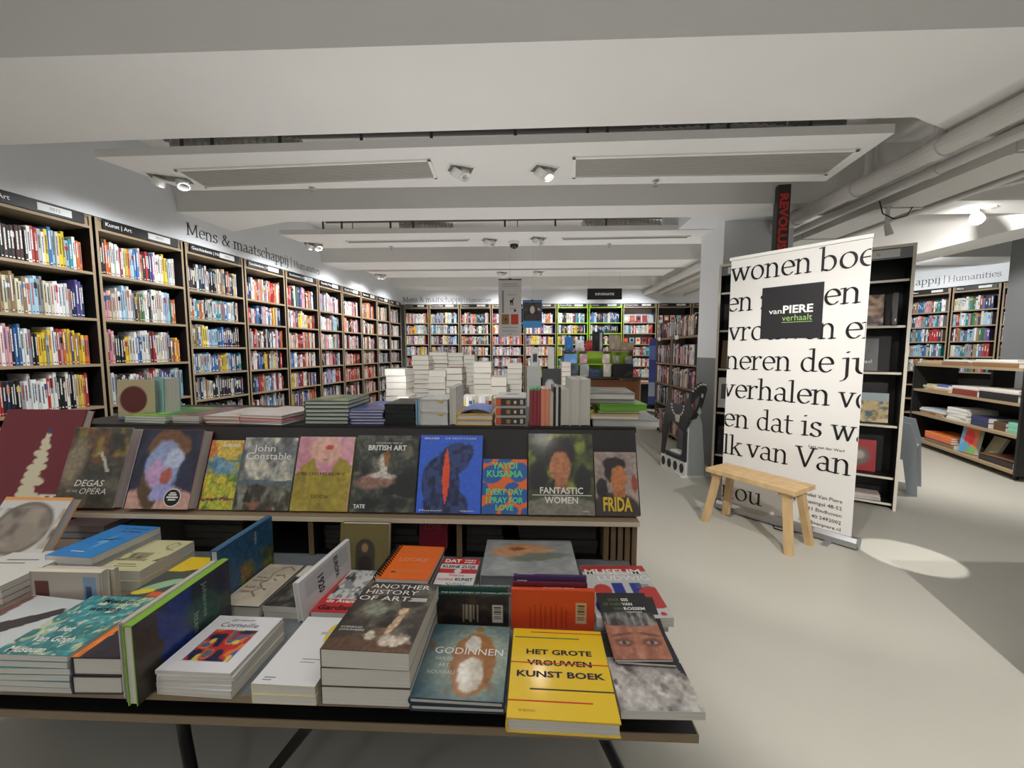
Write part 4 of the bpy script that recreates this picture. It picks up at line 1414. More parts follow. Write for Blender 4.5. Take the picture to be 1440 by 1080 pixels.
b.prism([(1.865, 0.73), (1.89, 0.70), (1.91, 0.73), (1.89, 0.79)], 0.022, 0.03, 0, M=Mf)
b.prism([(1.90, 0.895), (1.92, 0.89), (1.925, 0.93), (1.905, 0.94)], 0.022, 0.03, 0, M=Mf)
for k in range(6):
    x0 = 1.80 + 0.026 * k
    z0 = 0.955 + 0.075 * math.sin(k / 5 * PI * 0.62)
    b.box(x0, x0 + 0.02, 4.410, 4.420, z0, z0 + 0.02, M=inv)
b.build('jewel_print', mat('jewel_print', (196, 196, 190), 0.4), root)
b = MB()
b.prism([(0.10, 0.19), (0.38, 0.19), (0.38, 0.45), (0.12, 0.48)], -0.14, -0.13, 0, M=inv @ MC)
b.build('pocket_back', mat('pocket_grey', (110, 112, 114), 0.6), root)
for k in range(3):
    b = MB()
    b.prism([(0.14, 0.18 + 0.022 * k), (0.34, 0.18 + 0.022 * k), (0.34, 0.2 + 0.022 * k), (0.14, 0.2 + 0.022 * k)], -0.12, -0.02, 0, M=MC)
    tag(b.build('leaflet_pack', WHITE if k % 2 == 0 else GREYP), '%s pack of leaflets lying in the pocket of the cardboard stand' % ['lowest', 'middle grey', 'uppermost'][k], 'leaflets')

# ------------------------------------------------------------------ grey chair behind the display case
root = empty('plastic_chair', loc=(3.76, 4.22, 0), rz=0.75, label='grey moulded plastic chair behind the right side of the display case', cat='chair')
b = MB()
b.box(-0.22, 0.22, -0.20, 0.20, 0.42, 0.445)
b.build('seat', GREYP, root)
for s_ in (-1, 1):
    b = MB()
    x = s_ * 0.22
    Ms = MX((0, 1, 0), (0, 0, 1), (1, 0, 0), (x, 0, 0))
    b.prism([(-0.24, 0), (-0.17, 0), (-0.12, 0.34), (0.12, 0.36), (0.20, 0), (0.27, 0), (0.22, 0.5), (0.20, 0.74), (0.10, 0.74), (-0.16, 0.70), (-0.21, 0.5)], -0.012, 0.012, M=Ms)
    b.build('side_slab', GREYP, root)
b = MB()
b.prism([(0.19, 0.42), (0.215, 0.42), (0.235, 0.76), (0.21, 0.76)], -0.21, 0.21, M=MX((0, 1, 0), (0, 0, 1), (1, 0, 0), (0, 0, 0)))
b.build('backrest', GREYP, root)

# ------------------------------------------------------------------ right-hand display shelves
C1 = Vector((5.87, 6.29, 0))
C2 = Vector((5.24, 4.40, 0))
FRS = frame(C1, math.atan2(C2.y - C1.y, C2.x - C1.x))
RW = (C2 - C1).length
root = empty('display_shelf', M=FRS, label='wheeled display shelf with pale wooden boards and black end at the right edge', cat='shelf')
for z in (1.215, 0.84, 0.49, 0.10):
    b = MB()
    b.box(0.03, RW - 0.02, 0, 0.5, z - 0.03, z)
    b.build('shelf_board', PLY, root)
for xs, m_ in ((0.0, BLACK), (RW - 0.02, BLACK)):
    b = MB()
    b.box(xs, xs + 0.03, -0.003, 0.5, 0.06, 1.22)
    b.build('side_panel', m_, root)
b = MB()
b.box(0.03, RW - 0.02, 0.5, 0.515, 0.08, 0.84)
b.build('back_panel', BLACK, root)
b = MB()
b.box(RW * 0.5, RW * 0.52, 0.3, 0.5, 0.84, 1.19)
b.build('shelf_divider', BLACK, root)
for cx in (0.1, RW - 0.08):
    for cy in (0.06, 0.44):
        b = MB()
        b.tube([(cx, cy - 0.012, 0.03), (cx, cy + 0.012, 0.03)], 0.03, 14)
        b.box(cx - 0.014, cx + 0.014, cy - 0.018, cy + 0.018, 0.03, 0.07)
        b.build('caster', DARKM, root)


def on_frame(F, x, y, z, w, h, t, rot, label, cover, art=None, titles=(), name='boxed_book', hard=True, pages=None, group=None):
    art_book(label, w, h, t, F @ flatM(x, y, z + 0.0003, rot, h), cover, art, titles, group, hard, name, pages)


CARD = mat('cardboard', (172, 138, 96), 0.7)
G = 'flat books on the right display shelf'
on_frame(FRS, 0.30, 0.2, 1.215, 0.3, 0.5, 0.05, 90, 'tan cardboard folder at the left end of the top display board', (196, 170, 124), group=G)
on_frame(FRS, 0.86, 0.2, 1.215, 0.34, 0.56, 0.045, 90, 'brown flat box in the middle of the top display board', (150, 112, 72), group=G)
on_frame(FRS, 0.86, 0.2, 1.262, 0.34, 0.50, 0.025, 88, 'white book lying on the brown box of the top display board', (222, 222, 218), group=G)
on_frame(FRS, 1.5, 0.2, 1.215, 0.34, 0.7, 0.05, 90, 'wide brown flat box at the right of the top display board', (140, 104, 66), group=G)
on_frame(FRS, 1.52, 0.2, 1.267, 0.34, 0.62, 0.035, 90, 'white slab book on the wide brown box of the top board', (226, 224, 218), group=G)
a = A_((96, 90, 62), 8, 60, 40)
a.cloud(6, 4, [(40, 36, 28), (170, 160, 120), (70, 64, 40), (200, 190, 160)])
lean_in(FRS, 1.62, 0.42, 1.25, 6, 0.62, 0.30, 0.02, 'large dark green and cream painted cover standing on the top board', (60, 56, 44), a)
for k, (x, z, w, h, t, rot, c, nm) in enumerate((
        (0.10, 0.84, 0.2, 0.3, 0.03, 80, (220, 214, 160), 'pale yellow book at the far left of the second display board'),
        (0.10, 0.87, 0.2, 0.28, 0.03, 86, (214, 214, 214), 'white book on the pale yellow one of the second board'),
        (0.12, 0.90, 0.18, 0.26, 0.02, 75, (236, 226, 120), 'lemon yellow book topping the left pile of the second board'),
        (0.42, 0.90, 0.18, 0.26, 0.03, 95, (90, 110, 190), 'blue book topping the middle left pile of the second board'),
        (0.42, 0.87, 0.2, 0.3, 0.03, 90, (228, 226, 220), 'white book under the blue one of the second board'),
        (0.42, 0.84, 0.3, 0.44, 0.03, 90, (180, 150, 110), 'tan book at the base of the middle left pile'),
        (0.62, 0.87, 0.16, 0.2, 0.05, 100, (230, 226, 190), 'cream book beside the blue one of the second board'),
        (0.98, 0.84, 0.34, 0.44, 0.075, 90, (132, 48, 34), 'thick rust red boxed book on the second display board'),
        (0.98, 0.917, 0.34, 0.46, 0.035, 91, (226, 222, 216), 'white book lying on the rust red box'),
        (1.52, 0.84, 0.34, 0.56, 0.085, 90, (34, 32, 34), 'thick black boxed book right of the rust red one'),
        (1.52, 0.927, 0.34, 0.58, 0.04, 90, (222, 216, 208), 'white book lying on the thick black box'),
        (0.32, 0.49, 0.3, 0.5, 0.045, 90, (186, 146, 104), 'tan box lettered ANDO on the third display board'),
        (0.34, 0.537, 0.32, 0.52, 0.03, 92, (214, 220, 228), 'pale blue white book lying on the tan lettered box'),
        (0.34, 0.569, 0.3, 0.5, 0.012, 90, (190, 200, 210), 'thin silvery book topping the pile on the tan lettered box'))):
    tt = [('ANDO', 0, 0, 0, (0, 0, 0))] if False else ()
    sp = [('ANDO', 0.3, 0.032, (30, 26, 24))] if 'ANDO' in nm else ()
    art_book(nm, w, h, t, FRS @ flatM(x + 0.1, 0.19, z + 0.0005, rot, h), c, None, (), G, True, 'boxed_book', None, sp)
for k in range(4):
    on_frame(FRS, 0.92, 0.2, 0.49 + 0.042 * k, 0.3, 0.36, 0.04, 90 + (3, -2, 2, 0)[k], 'white slipcased book, %s from the top of the pile on the third board' % ORD[4 - k], (228, 228, 224), group='white pile on the third board')
for k in range(2):
    on_frame(FRS, 1.35, 0.17, 0.49 + 0.062 * k, 0.26, 0.3, 0.06, 88, '%s dark blue cloth book on the third display board' % ['lower', 'upper'][k], (40, 48, 92), group='cloth books on the third board')
    on_frame(FRS, 1.60, 0.2, 0.49 + 0.05 * k, 0.26, 0.16, 0.048, 92, '%s dark brown cloth book on the third display board' % ['lower', 'upper'][k], (92, 66, 46), group='cloth books on the third board')
    on_frame(FRS, 1.82, 0.17, 0.49 + 0.062 * k, 0.22, 0.15, 0.06, 90, '%s mint green book at the right of the third board' % ['lower', 'upper'][k], (130, 196, 170), group='mint green pair on the third board')
on_frame(FRS, 0.62, 0.2, 0.10, 0.3, 0.6, 0.06, 90, 'brown book lying at the left of the lowest display board', (134, 112, 90), group=G)
for k in range(3):
    on_frame(FRS, 0.60, 0.19, 0.162 + 0.03 * k, 0.3, 0.56, 0.028, 90, '%s orange book in the pile on the lowest display board' % ['lowest', 'middle', 'topmost'][k], (238, 110 + 10 * k, 66), group='orange books on the lowest board')
a = A_((236, 120, 80), 9)
a.ell(0.5, 0.6, 0.3, 0.3, (230, 70, 70), 10, 0.2)
a.rect(0, 0.2, 0, 1, (120, 170, 210))
a.ell(0.3, 0.2, 0.3, 0.2, (90, 160, 200), 20, 0.3)
a.ell(0.75, 0.15, 0.25, 0.15, (110, 180, 110), 0, 0.3)
lean_in(FRS, 1.10, 0.12, 0.10, 8, 0.22, 0.33, 0.05, 'colourful red and blue covered book standing on the lowest board', (206, 204, 140), a, rz=0.2)
lean_in(FRS, 1.30, 0.2, 0.10, 22, 0.2, 0.27, 0.03, 'pale stone coloured book leaning on the lowest board', (176, 172, 140))
on_frame(FRS, 1.62, 0.2, 0.10, 0.3, 0.5, 0.07, 90, 'flat black box at the right end of the lowest board', (34, 30, 30), group=G)
on_frame(FRS, 1.62, 0.2, 0.172, 0.28, 0.46, 0.012, 94, 'brown magazine lying on the flat black box', (120, 80, 60), group=G)
root = empty('low_cabinet', loc=(2.7, 1.4, 0), label='low white cabinet just right of the frame shading the floor', cat='cabinet')
b = MB()
b.box(-0.55, 0.6, -0.3, 0.28, 0.05, 0.82)
b.build('cabinet_body', WHITE, root)
b = MB()
b.box(-0.56, 0.61, -0.31, 0.29, 0.82, 0.85)
b.build('cabinet_top', PLY, root)
for sx in (-0.5, 0.55):
    b = MB()
    b.box(sx - 0.03, sx + 0.03, -0.25, 0.25, 0, 0.05)
    b.build('foot', BLACK, root)
b = MB()
b.box(5.55, 6.0, 3.85, 4.2, 0.02, 0.62)
b.box(5.53, 6.02, 3.83, 4.22, 0.62, 0.65)
b.build('storage_crate', WHITE, label='white painted crate at the right edge beside the display shelf', cat='crate')

# ------------------------------------------------------------------ hanging signs
def wire(root, x, z0, z1=3.35, y=0.0):
    w_ = MB()
    w_.tube([(x, y, z0), (x, y, z1)], 0.0018, 5)
    w_.build('hanging_wire', METAL, root)


root = empty('hanging_poster', loc=(-0.266, 6.0, 1.62), label='tall grey poster with a small dark horse hanging from the ceiling', cat='poster')
b = MB()
b.box(-0.17, 0.17, 0, 0.003, 0, 0.84)
b.build('poster_sheet', mat('poster_grey', (186, 182, 178), 0.6), root)
b = MB()
b.box(-0.172, 0.172, -0.006, 0.008, 0.832, 0.846)
b.box(-0.02, 0.02, -0.008, 0.01, 0.84, 0.855)
b.build('clamp_rail', DARKM, root)
b = MB()
Mp = MX((1, 0, 0), (0, 0, 1), (0, -1, 0), (0, -0.001, 0))


def pr(pts, m=0):
    b.add([tuple(Mp @ Vector((p[0], p[1], 0.0))) for p in pts], [tuple(range(len(pts)))], m)


pr([(-0.12, 0.35), (-0.09, 0.35), (-0.09, 0.68), (-0.12, 0.68)], 1)
pr([(0.0, 0.50), (0.045, 0.50), (0.05, 0.545), (0.065, 0.555), (0.06, 0.575), (0.035, 0.545), (0.0, 0.535)], 0)
for lx in (0.002, 0.014, 0.032, 0.041):
    pr([(lx, 0.46), (lx + 0.006, 0.46), (lx + 0.007, 0.505), (lx - 0.001, 0.505)], 0)
pr([(0.075 + 0.018 * math.cos(k * PI / 8), 0.385 + 0.018 * math.sin(k * PI / 8)) for k in range(16)], 0)
pr([(-0.125, 0.18), (-0.015, 0.18), (-0.015, 0.33), (-0.125, 0.33)], 2)
pr([(0.015, 0.18), (0.125, 0.18), (0.125, 0.33), (0.015, 0.33)], 3)
pr([(-0.08 + 0.015 * math.cos(k * PI / 6), 0.25 + 0.015 * math.sin(k * PI / 6)) for k in range(12)] if False else [(-0.08, 0.24), (-0.055, 0.24), (-0.06, 0.265), (-0.075, 0.265)], 4)
for zz, x0, x1 in ((0.77, -0.11, 0.11), (0.74, -0.12, 0.13), (0.61, -0.04, 0.10), (0.41, -0.01, 0.09), (0.13, -0.12, 0.12), (0.08, -0.12, 0.11), (0.03, -0.02, 0.03)):
    pr([(x0, zz), (x1, zz), (x1, zz + 0.008), (x0, zz + 0.008)], 1)
b.build('poster_print', [INKK, INKG, ink((130, 96, 50)), ink((176, 56, 40)), ink((230, 200, 120))], root)
wire(root, 0.0, 0.85, 1.75)
root = empty('hanging_poster', loc=(0.067, 6.0, 1.748), label='small blue poster with a dark portrait photo hanging from the ceiling', cat='poster')
b = MB()
b.box(-0.143, 0.143, 0, 0.003, 0, 0.40)
b.build('poster_sheet', mat('poster_blue', (70, 140, 200), 0.5), root)
a = A_((52, 46, 48), 10, 40, 44)
a.cloud(5, 5, [(84, 74, 74), (36, 32, 34)])
a.ell(0.5, 0.45, 0.26, 0.42, (26, 22, 24), 0, 0.3)
a.ell(0.5, 0.60, 0.14, 0.22, (190, 176, 168), 0, 0.4)
a.ell(0.45, 0.16, 0.34, 0.22, (60, 52, 54), 0, 0.3)
a.ell(0.86, 0.62, 0.1, 0.07, (160, 146, 140), -30, 0.4)
me = a.mesh('portrait_print', 0.272, 0.27, 0.0)
link('portrait_print', me, root, M=Matrix.Translation((0, -0.0015, 0.105)) @ Matrix.Rotation(PI / 2, 4, 'X'))
b = MB()
b.box(-0.146, 0.146, -0.006, 0.008, 0.395, 0.406)
b.box(-0.015, 0.015, -0.008, 0.01, 0.40, 0.414)
b.build('clamp_rail', DARKM, root)
wire(root, 0.0, 0.41, 1.62)
root = empty('hanging_sign', loc=(1.41, 7.5, 2.351), label='black hanging sign lettered INFORMATIE above the information desk', cat='sign')
b = MB()
b.box(-0.315, 0.315, -0.01, 0.01, 0, 0.197)
b.build('sign_board', BLACK, root)
b = MB()
put_text(b, 'INFORMATIE', MX((1, 0, 0), (0, 0, 1), (0, -1, 0), (0, 0, 0)), 0, 0.075, 0.042, 0.011, align='c', bold=0.02)
b.build('sign_lettering', INKW, root)
for x in (-0.27, 0.27):
    wire(root, x, 0.197, 1.0)

# ------------------------------------------------------------------ information desk
root = empty('information_desk', loc=(1.45, 8.2, 0), label='brown wooden information desk with a dark top near the back wall', cat='desk')
b = MB()
b.box(-0.84, 0.86, -0.04, 0.62, 0.84, 0.88)
b.build('desk_top', mat('dark_desk_top', (66, 58, 54), 0.4), root)
b = MB()
b.box(-0.25, 0.84, 0.0, 0.03, 0.0, 0.82)
b.build('front_panel', BROWNW, root)
b = MB()
b.box(-0.28, -0.25, 0.0, 0.6, 0, 0.84)
b.box(0.84, 0.86, 0.0, 0.6, 0, 0.84)
b.box(-0.84, -0.81, 0.0, 0.6, 0, 0.84)
b.build('side_panel', mat('desk_edge', (150, 130, 108), 0.6), root)
b = MB()
b.box(-0.81, -0.28, 0.4, 0.42, 0, 0.84)
b.build('back_panel', BLACK, root)
# stepped green display on the desk
root = empty('counter_display', loc=(1.52, 8.3, 0.88), label='lime green stepped display rack standing on the information desk', cat='display rack')
b = MB()
b.box(-0.75, 0.6, 0.05, 0.07, 0.0, 0.52)
b.build('green_panel', LIME, root)
b = MB()
b.box(-0.75, 0.6, 0.0, 0.3, 0.50, 0.52)
b.build('upper_step', mat('desk_edge', (150, 130, 108), 0.6), root)
b = MB()
b.box(-0.78, -0.75, -0.05, 0.3, 0.0, 0.54)
b.box(0.6, 0.63, -0.05, 0.3, 0.0, 0.54)
b.build('rack_side', mat('dark_desk_top', (66, 58, 54), 0.4), root)
F0 = Matrix.Identity(4)
for k, (x, y, z, w, h, t, c, lab) in enumerate((
        (0.86, 8.42, 1.402, 0.17, 0.30, 0.06, (50, 120, 190), 'blue box standing at the left of the green display rack'),
        (1.08, 8.42, 1.402, 0.17, 0.22, 0.05, (226, 224, 222), 'white box with small red pictures on the green rack'),
        (1.27, 8.42, 1.402, 0.14, 0.22, 0.05, (160, 38, 42), 'dark red box standing on the green rack'),
        (1.46, 8.46, 1.402, 0.22, 0.40, 0.08, (30, 30, 32), 'tall black display box on the green rack'),
        (1.52, 8.38, 1.402, 0.05, 0.38, 0.02, (170, 170, 172), 'narrow silver box in front of the tall black box'),
        (1.80, 8.42, 1.402, 0.22, 0.33, 0.06, (164, 148, 130), 'taupe box with a sketch standing on the green rack'),
        (2.05, 8.42, 1.402, 0.28, 0.18, 0.08, (150, 138, 116), 'low tan box at the right of the green rack'),
        (0.88, 8.24, 1.17, 0.26, 0.20, 0.03, (110, 160, 220), 'sky blue card standing on the desk at the left'),
        (1.14, 8.24, 1.17, 0.15, 0.2, 0.03, (190, 150, 160), 'pink grey card standing before the green panel'),
        (1.60, 8.24, 1.17, 0.15, 0.2, 0.03, (200, 186, 176), 'beige card standing before the green panel'),
        (1.80, 8.24, 1.17, 0.12, 0.16, 0.03, (150, 140, 128), 'small taupe card right of the beige one'),
        (2.05, 8.24, 1.17, 0.14, 0.16, 0.03, (130, 124, 116), 'grey card at the right of the green panel'),
        (0.90, 8.2, 0.882, 0.26, 0.25, 0.04, (60, 70, 84), 'dark magazine holder on the desk at the left'),
        (1.16, 8.2, 0.882, 0.18, 0.25, 0.03, (150, 156, 156), 'grey leaflet holder on the information desk'),
        (1.38, 8.2, 0.882, 0.24, 0.16, 0.06, (34, 48, 80), 'navy book block on the information desk'),
        (1.62, 8.2, 0.882, 0.15, 0.26, 0.03, (196, 190, 180), 'cream leaflet holder on the information desk'),
        (1.93, 8.2, 0.882, 0.40, 0.26, 0.08, (28, 28, 30), 'wide black leaflet block on the information desk'))):
    if z == 1.17:
        z = 0.882 + 0.262 if False else 1.145
    a = A_(c, 20 + k, 10, 12)
    a.cloud(3, 3, [tuple(min(255, v + 30) for v in c)])
    r = lean_in(F0, x, y, z, 3, w, h, t, lab, c, a, (), name='display_box')
b = MB()
b.box(0.74, 2.12, 8.19, 8.35, 1.125, 1.144)
b.build('card_ledge', LIME, label='lime green ledge carrying small cards above the information desk', cat='ledge')
root = empty('side_desk', loc=(2.3, 8.9, 0), label='low dark desk right of the information desk', cat='desk')
b = MB()
b.box(-0.1, 0.7, -0.3, 0.3, 0.70, 0.74)
b.build('desk_top', mat('pinkish_top', (176, 140, 128), 0.5), root)
for x in (-0.06, 0.64):
    b = MB()
    b.box(x - 0.02, x + 0.02, -0.28, 0.28, 0, 0.70)
    b.build('leg', DARKBR, root)
b = MB()
b.box(-0.04, 0.62, 0.2, 0.22, 0.1, 0.70)
b.build('modesty_panel', DARKBR, root)

# ------------------------------------------------------------------ the slanted display unit
root = empty('display_unit', loc=(-0.75, 1.7, 0), label='long dark display unit with a pale front ledge of face-out art books', cat='display unit')
inv = Matrix.Translation(Vector((0.75, -1.7, 0)))
b = MB()
b.box(-2.25, 0.405, 1.402, 1.475, 0.771, 0.787, 0, M=inv)
b.box(-2.25, 0.405, 1.399, 1.402, 0.771, 0.787, 1, M=inv)
b.build('front_ledge', [PLYD, mat('ledge_edge', (206, 194, 172), 0.6, var=0.08, scale=6)], root)
b = MB()
b.prism([(1.462, 0.787), (1.474, 0.787), (1.586, 1.094), (1.574, 1.094)], -1.95, 0.425, M=inv @ MX((0, 1, 0), (0, 0, 1), (1, 0, 0), (0, 0, 0)))
b.build('slanted_panel', DARKBR, root)
b = MB()
b.box(-1.95, 0.43, 1.572, 2.16, 1.078, 1.098, M=inv)
b.build('top_board', mat('dark_top_board', (30, 25, 23), 0.45), root)
for x in (-2.0, -0.825, -0.255):
    b = MB()
    b.box(x - 0.01, x + 0.01, 1.44, 2.14, 0, 0.77, 0, M=inv)
    b.box(x - 0.01, x + 0.01, 1.437, 1.44, 0, 0.77, 1, M=inv)
    b.build('divider', [BLACK, mat('divider_edge', (120, 98, 74), 0.6, var=0.15)], root)
for k in range(5):
    b = MB()
    x = 0.285 + 0.026 * k
    b.box(x, x + 0.018, 1.44, 2.14, 0, 0.77, M=inv)
    b.build('end_board', mat('divider_edge', (120, 98, 74), 0.6, var=0.15), root)
b = MB()
b.box(-2.25, 0.405, 1.46, 2.14, 0.60, 0.618, M=inv)
b.build('inner_shelf', BLACK, root)
b = MB()
b.box(-2.25, 0.405, 2.12, 2.14, 0, 1.078, M=inv)
b.build('back_panel', BLACK, root)

F0 = Matrix.Identity(4)


def on_ledge(x0, x1, h, t, label, cover, art, titles=(), hard=True):
    return lean_in(F0, (x0 + x1) / 2, 1.456, 0.787, 20, x1 - x0 - 0.002, h, t, label, cover, art, titles, 'face-out art books on the front ledge', hard)


WT = (236, 234, 228)
# maroon album
a = Art(60, 70, (112, 32, 44))
for cx, cy, rx, ry in ((0.60, 0.10, 0.16, 0.055), (0.56, 0.17, 0.10, 0.05), (0.60, 0.25, 0.14, 0.05), (0.57, 0.32, 0.10, 0.04), (0.60, 0.39, 0.12, 0.045), (0.62, 0.46, 0.09, 0.035), (0.60, 0.53, 0.09, 0.04), (0.63, 0.60, 0.07, 0.035), (0.61, 0.66, 0.05, 0.04), (0.62, 0.72, 0.035, 0.03)):
    a.ell(cx, cy, rx, ry, (214, 206, 176), R.uniform(-8, 8), 0.1)
a.ell(0.62, 0.765, 0.03, 0.025, (50, 70, 110), 0, 0.2)
a.rect(0.74, 0.98, 0.02, 0.12, (222, 220, 214))
for k in range(9):
    a.rect(0.77 + 0.02 * k, 0.778 + 0.02 * k, 0.04, 0.10, (70, 70, 70))
on_ledge(-2.16, -1.812, 0.385, 0.032, 'large maroon album with a column of cream shapes on the ledge', (112, 32, 44), a)
# Degas
a = Art(56, 72, (74, 70, 62))
a.cloud(5, 7, [(52, 50, 44), (104, 96, 80), (60, 58, 50)])
a.rect(0.38, 0.66, 0.55, 0.95, (108, 74, 54))
a.cloud(6, 6, [(126, 84, 56), (140, 120, 60)], 0.62, 1.0, 0.55)
a.ell(0.15, 0.55, 0.16, 0.3, (140, 126, 104), -12, 0.7)
a.poly([(0.5, 0.68), (0.56, 0.68), (0.8, 0.45), (0.76, 0.43)], (190, 186, 170))
a.warp(0.025, 8, 0.066)
on_ledge(-1.826, -1.582, 0.31, 0.042, 'dark painted book titled Degas at the Opera on the ledge', (200, 204, 208), a,
         [('DEGAS', 0.50, 0.26, 0.075, (220, 218, 208), {'align': 'c', 'shear': 0.2, 'bold': 0.015, 'width': 0.5}), ('AT THE', 0.16, 0.185, 0.028, (200, 198, 188), {'shear': 0.2}), ('OPÉRA', 0.36, 0.165, 0.07, (220, 218, 208), {'shear': 0.2, 'width': 0.46})])
# face-less distorted head stand-in
a = Art(60, 76, (44, 48, 72))
a.cloud(4, 5, [(54, 58, 82), (36, 38, 60)])
a.ell(0.5, 0.06, 0.6, 0.24, (206, 160, 148), 0, 0.15)
a.ell(0.3, 0.22, 0.16, 0.26, (92, 72, 48), 20, 0.2)
a.ell(0.5, 0.78, 0.36, 0.2, (120, 82, 54), 0, 0.15)
a.ell(0.46, 0.54, 0.28, 0.32, (150, 164, 206), 10, 0.15)
a.ell(0.36, 0.44, 0.14, 0.18, (196, 160, 200), -20, 0.5)
a.ell(0.62, 0.62, 0.16, 0.14, (190, 200, 226), 0, 0.2)
a.ell(0.55, 0.4, 0.1, 0.09, (184, 96, 84), 30, 0.4)
a.ell(0.52, 0.2, 0.2, 0.09, (160, 160, 210), 20, 0.2)
a.warp(0.022, 7, 0.044)
on_ledge(-1.535, -1.283, 0.303, 0.046, 'book with blue and pink abstract head and round black sticker on the ledge', (210, 120, 140), a,
         [('', 0.72, 0.14, 0, WT, {'disc': 0.135}), ('', 0.72, 0.14, 0, (20, 20, 22), {'disc': 0.122, 'lift': 0.0011}), ('', 0.655, 0.165, 0, WT, {'bar': (0.13, 0.018)}), ('', 0.63, 0.135, 0, WT, {'bar': (0.18, 0.02)}),
          ('', 0.66, 0.105, 0, WT, {'bar': (0.12, 0.018)}), ('', 0.675, 0.19, 0, WT, {'bar': (0.09, 0.014)})])
# Bonnard
a = Art(34, 60, (200, 180, 60))
a.cloud(7, 12, [(226, 206, 60), (90, 130, 60), (170, 190, 60)], 0, 0.55)
a.rect(0, 0.3, 0.12, 0.14, (190, 110, 60))
a.cloud(5, 8, [(80, 120, 170), (90, 140, 120), (120, 160, 190)], 0.5, 0.8, 0.4)
a.cloud(6, 8, [(210, 130, 60), (220, 190, 90)], 0.72, 1, 0.4)
a.rect(0, 1, 0.12, 0.15, (120, 60, 70))
a.warp(0.025, 9, 0.083)
on_ledge(-1.265, -1.13, 0.266, 0.02, 'narrow yellow and blue painted book titled Bonnard on the ledge', (190, 196, 210), a, [('BONNARD', 0.4, 0.90, 0.04, WT, {'width': 0.52, 'bold': 0.02})], False)
b = MB()
# Constable
a = Art(56, 70, (150, 152, 150))
a.cloud(5, 5, [(120, 124, 128), (196, 192, 178), (96, 100, 104), (210, 206, 190)], 0.35, 1, 0.45)
a.rect(0, 1, 0.32, 0.40, (92, 108, 116))
a.cloud(8, 6, [(46, 42, 36), (120, 122, 104), (60, 54, 44)], 0, 0.33, 0.4)
a.cloud(6, 5, [(150, 96, 72)], 0, 0.12, 0.5)
a.warp(0.025, 8, 0.066)
on_ledge(-1.127, -0.91, 0.278, 0.022, 'seascape book titled John Constable on the ledge', (120, 124, 120), a,
         [('John', 0.20, 0.80, 0.095, WT, {'width': 0.4}), ('Constable', 0.06, 0.69, 0.095, WT, {'width': 0.86})])
# Bloomsbury
a = Art(56, 70, (222, 160, 176))
a.cloud(4, 5, [(232, 180, 190), (206, 140, 160)], 0.5, 1)
a.ell(0.5, 0.82, 0.3, 0.2, (226, 176, 160), 0, 0.3)
a.poly([(0.1, 0), (1, 0), (1, 0.62), (0.76, 0.72), (0.62, 0.5), (0.42, 0.48), (0.3, 0.70), (0.12, 0.6), (0.0, 0.4), (0, 0)], (166, 148, 52))
a.cloud(6, 7, [(184, 166, 64), (146, 130, 46)], 0, 0.5, 0.55)
a.ell(0.55, 0.86, 0.08, 0.04, (204, 66, 76), 0, 0.3)
a.warp(0.020, 6, 0.044)
on_ledge(-0.905, -0.68, 0.283, 0.022, 'pink and mustard book titled The Bloomsbury Look on the ledge', (180, 170, 90), a,
         [('THE', 0.5, 0.67, 0.026, (50, 40, 30), {'align': 'c'}), ('BLOOMSBURY', 0.5, 0.47, 0.042, (50, 40, 30), {'align': 'c', 'width': 0.78}), ('LOOK', 0.5, 0.17, 0.042, (50, 40, 30), {'align': 'c', 'width': 0.32})])
# British Art
a = Art(60, 72, (56, 64, 58))
a.cloud(6, 8, [(38, 44, 42), (86, 92, 80), (28, 32, 32), (110, 108, 92)], 0, 1, 0.5)
a.rect(0.5, 1, 0.2, 0.5, (30, 34, 34))
a.ell(0.36, 0.4, 0.3, 0.13, (150, 112, 98), 8, 0.35)
a.ell(0.46, 0.58, 0.08, 0.17, (206, 200, 190), 10, 0.4)
a.ell(0.45, 0.47, 0.2, 0.05, (214, 208, 200), 0, 0.4)
a.ell(0.5, 0.70, 0.06, 0.09, (150, 104, 62), 0, 0.4)
a.warp(0.030, 9, 0.088)
on_ledge(-0.672, -0.424, 0.29, 0.024, 'dark green painted book titled British Art on the ledge', (60, 80, 74), a,
         [('FIVE HUNDRED YEARS OF', 0.52, 0.885, 0.022, WT, {'align': 'c', 'width': 0.42}), ('BRITISH ART', 0.5, 0.80, 0.066, WT, {'align': 'c', 'bold': 0.03, 'width': 0.62}), ('TATE', 0.05, 0.05, 0.045, WT, {'bold': 0.03})])
# blue sculpture book
a = Art(64, 76, (54, 104, 226))
a.ell(0.36, 0.36, 0.30, 0.36, (34, 48, 96), 8, 0.08)
a.ell(0.55, 0.68, 0.28, 0.2, (34, 48, 96), 25, 0.08)
a.ell(0.76, 0.76, 0.13, 0.10, (38, 54, 104), 60, 0.1)
a.ell(0.45, 0.1, 0.36, 0.2, (34, 48, 96), 0, 0.08)
m_ = np.clip((40 - np.abs(a.a[..., 0] - 36)) / 40, 0, 1) * (a.a[..., 2] < 130)
k_ = a.noise(16, 18)
a.mixin(m_ * (k_ > 0.55) * 0.8, (58, 80, 140))
a.mixin(m_ * (k_ < 0.3) * 0.8, (22, 30, 62))
a.mixin((((a.u - 0.44) / (0.055 * np.clip(1 - ((a.v - 0.47) / 0.36) ** 2, 0, 1) + 1e-6)) ** 2 < 1).astype(float), (240, 84, 44))
a.warp(0.010, 9, 0.028)
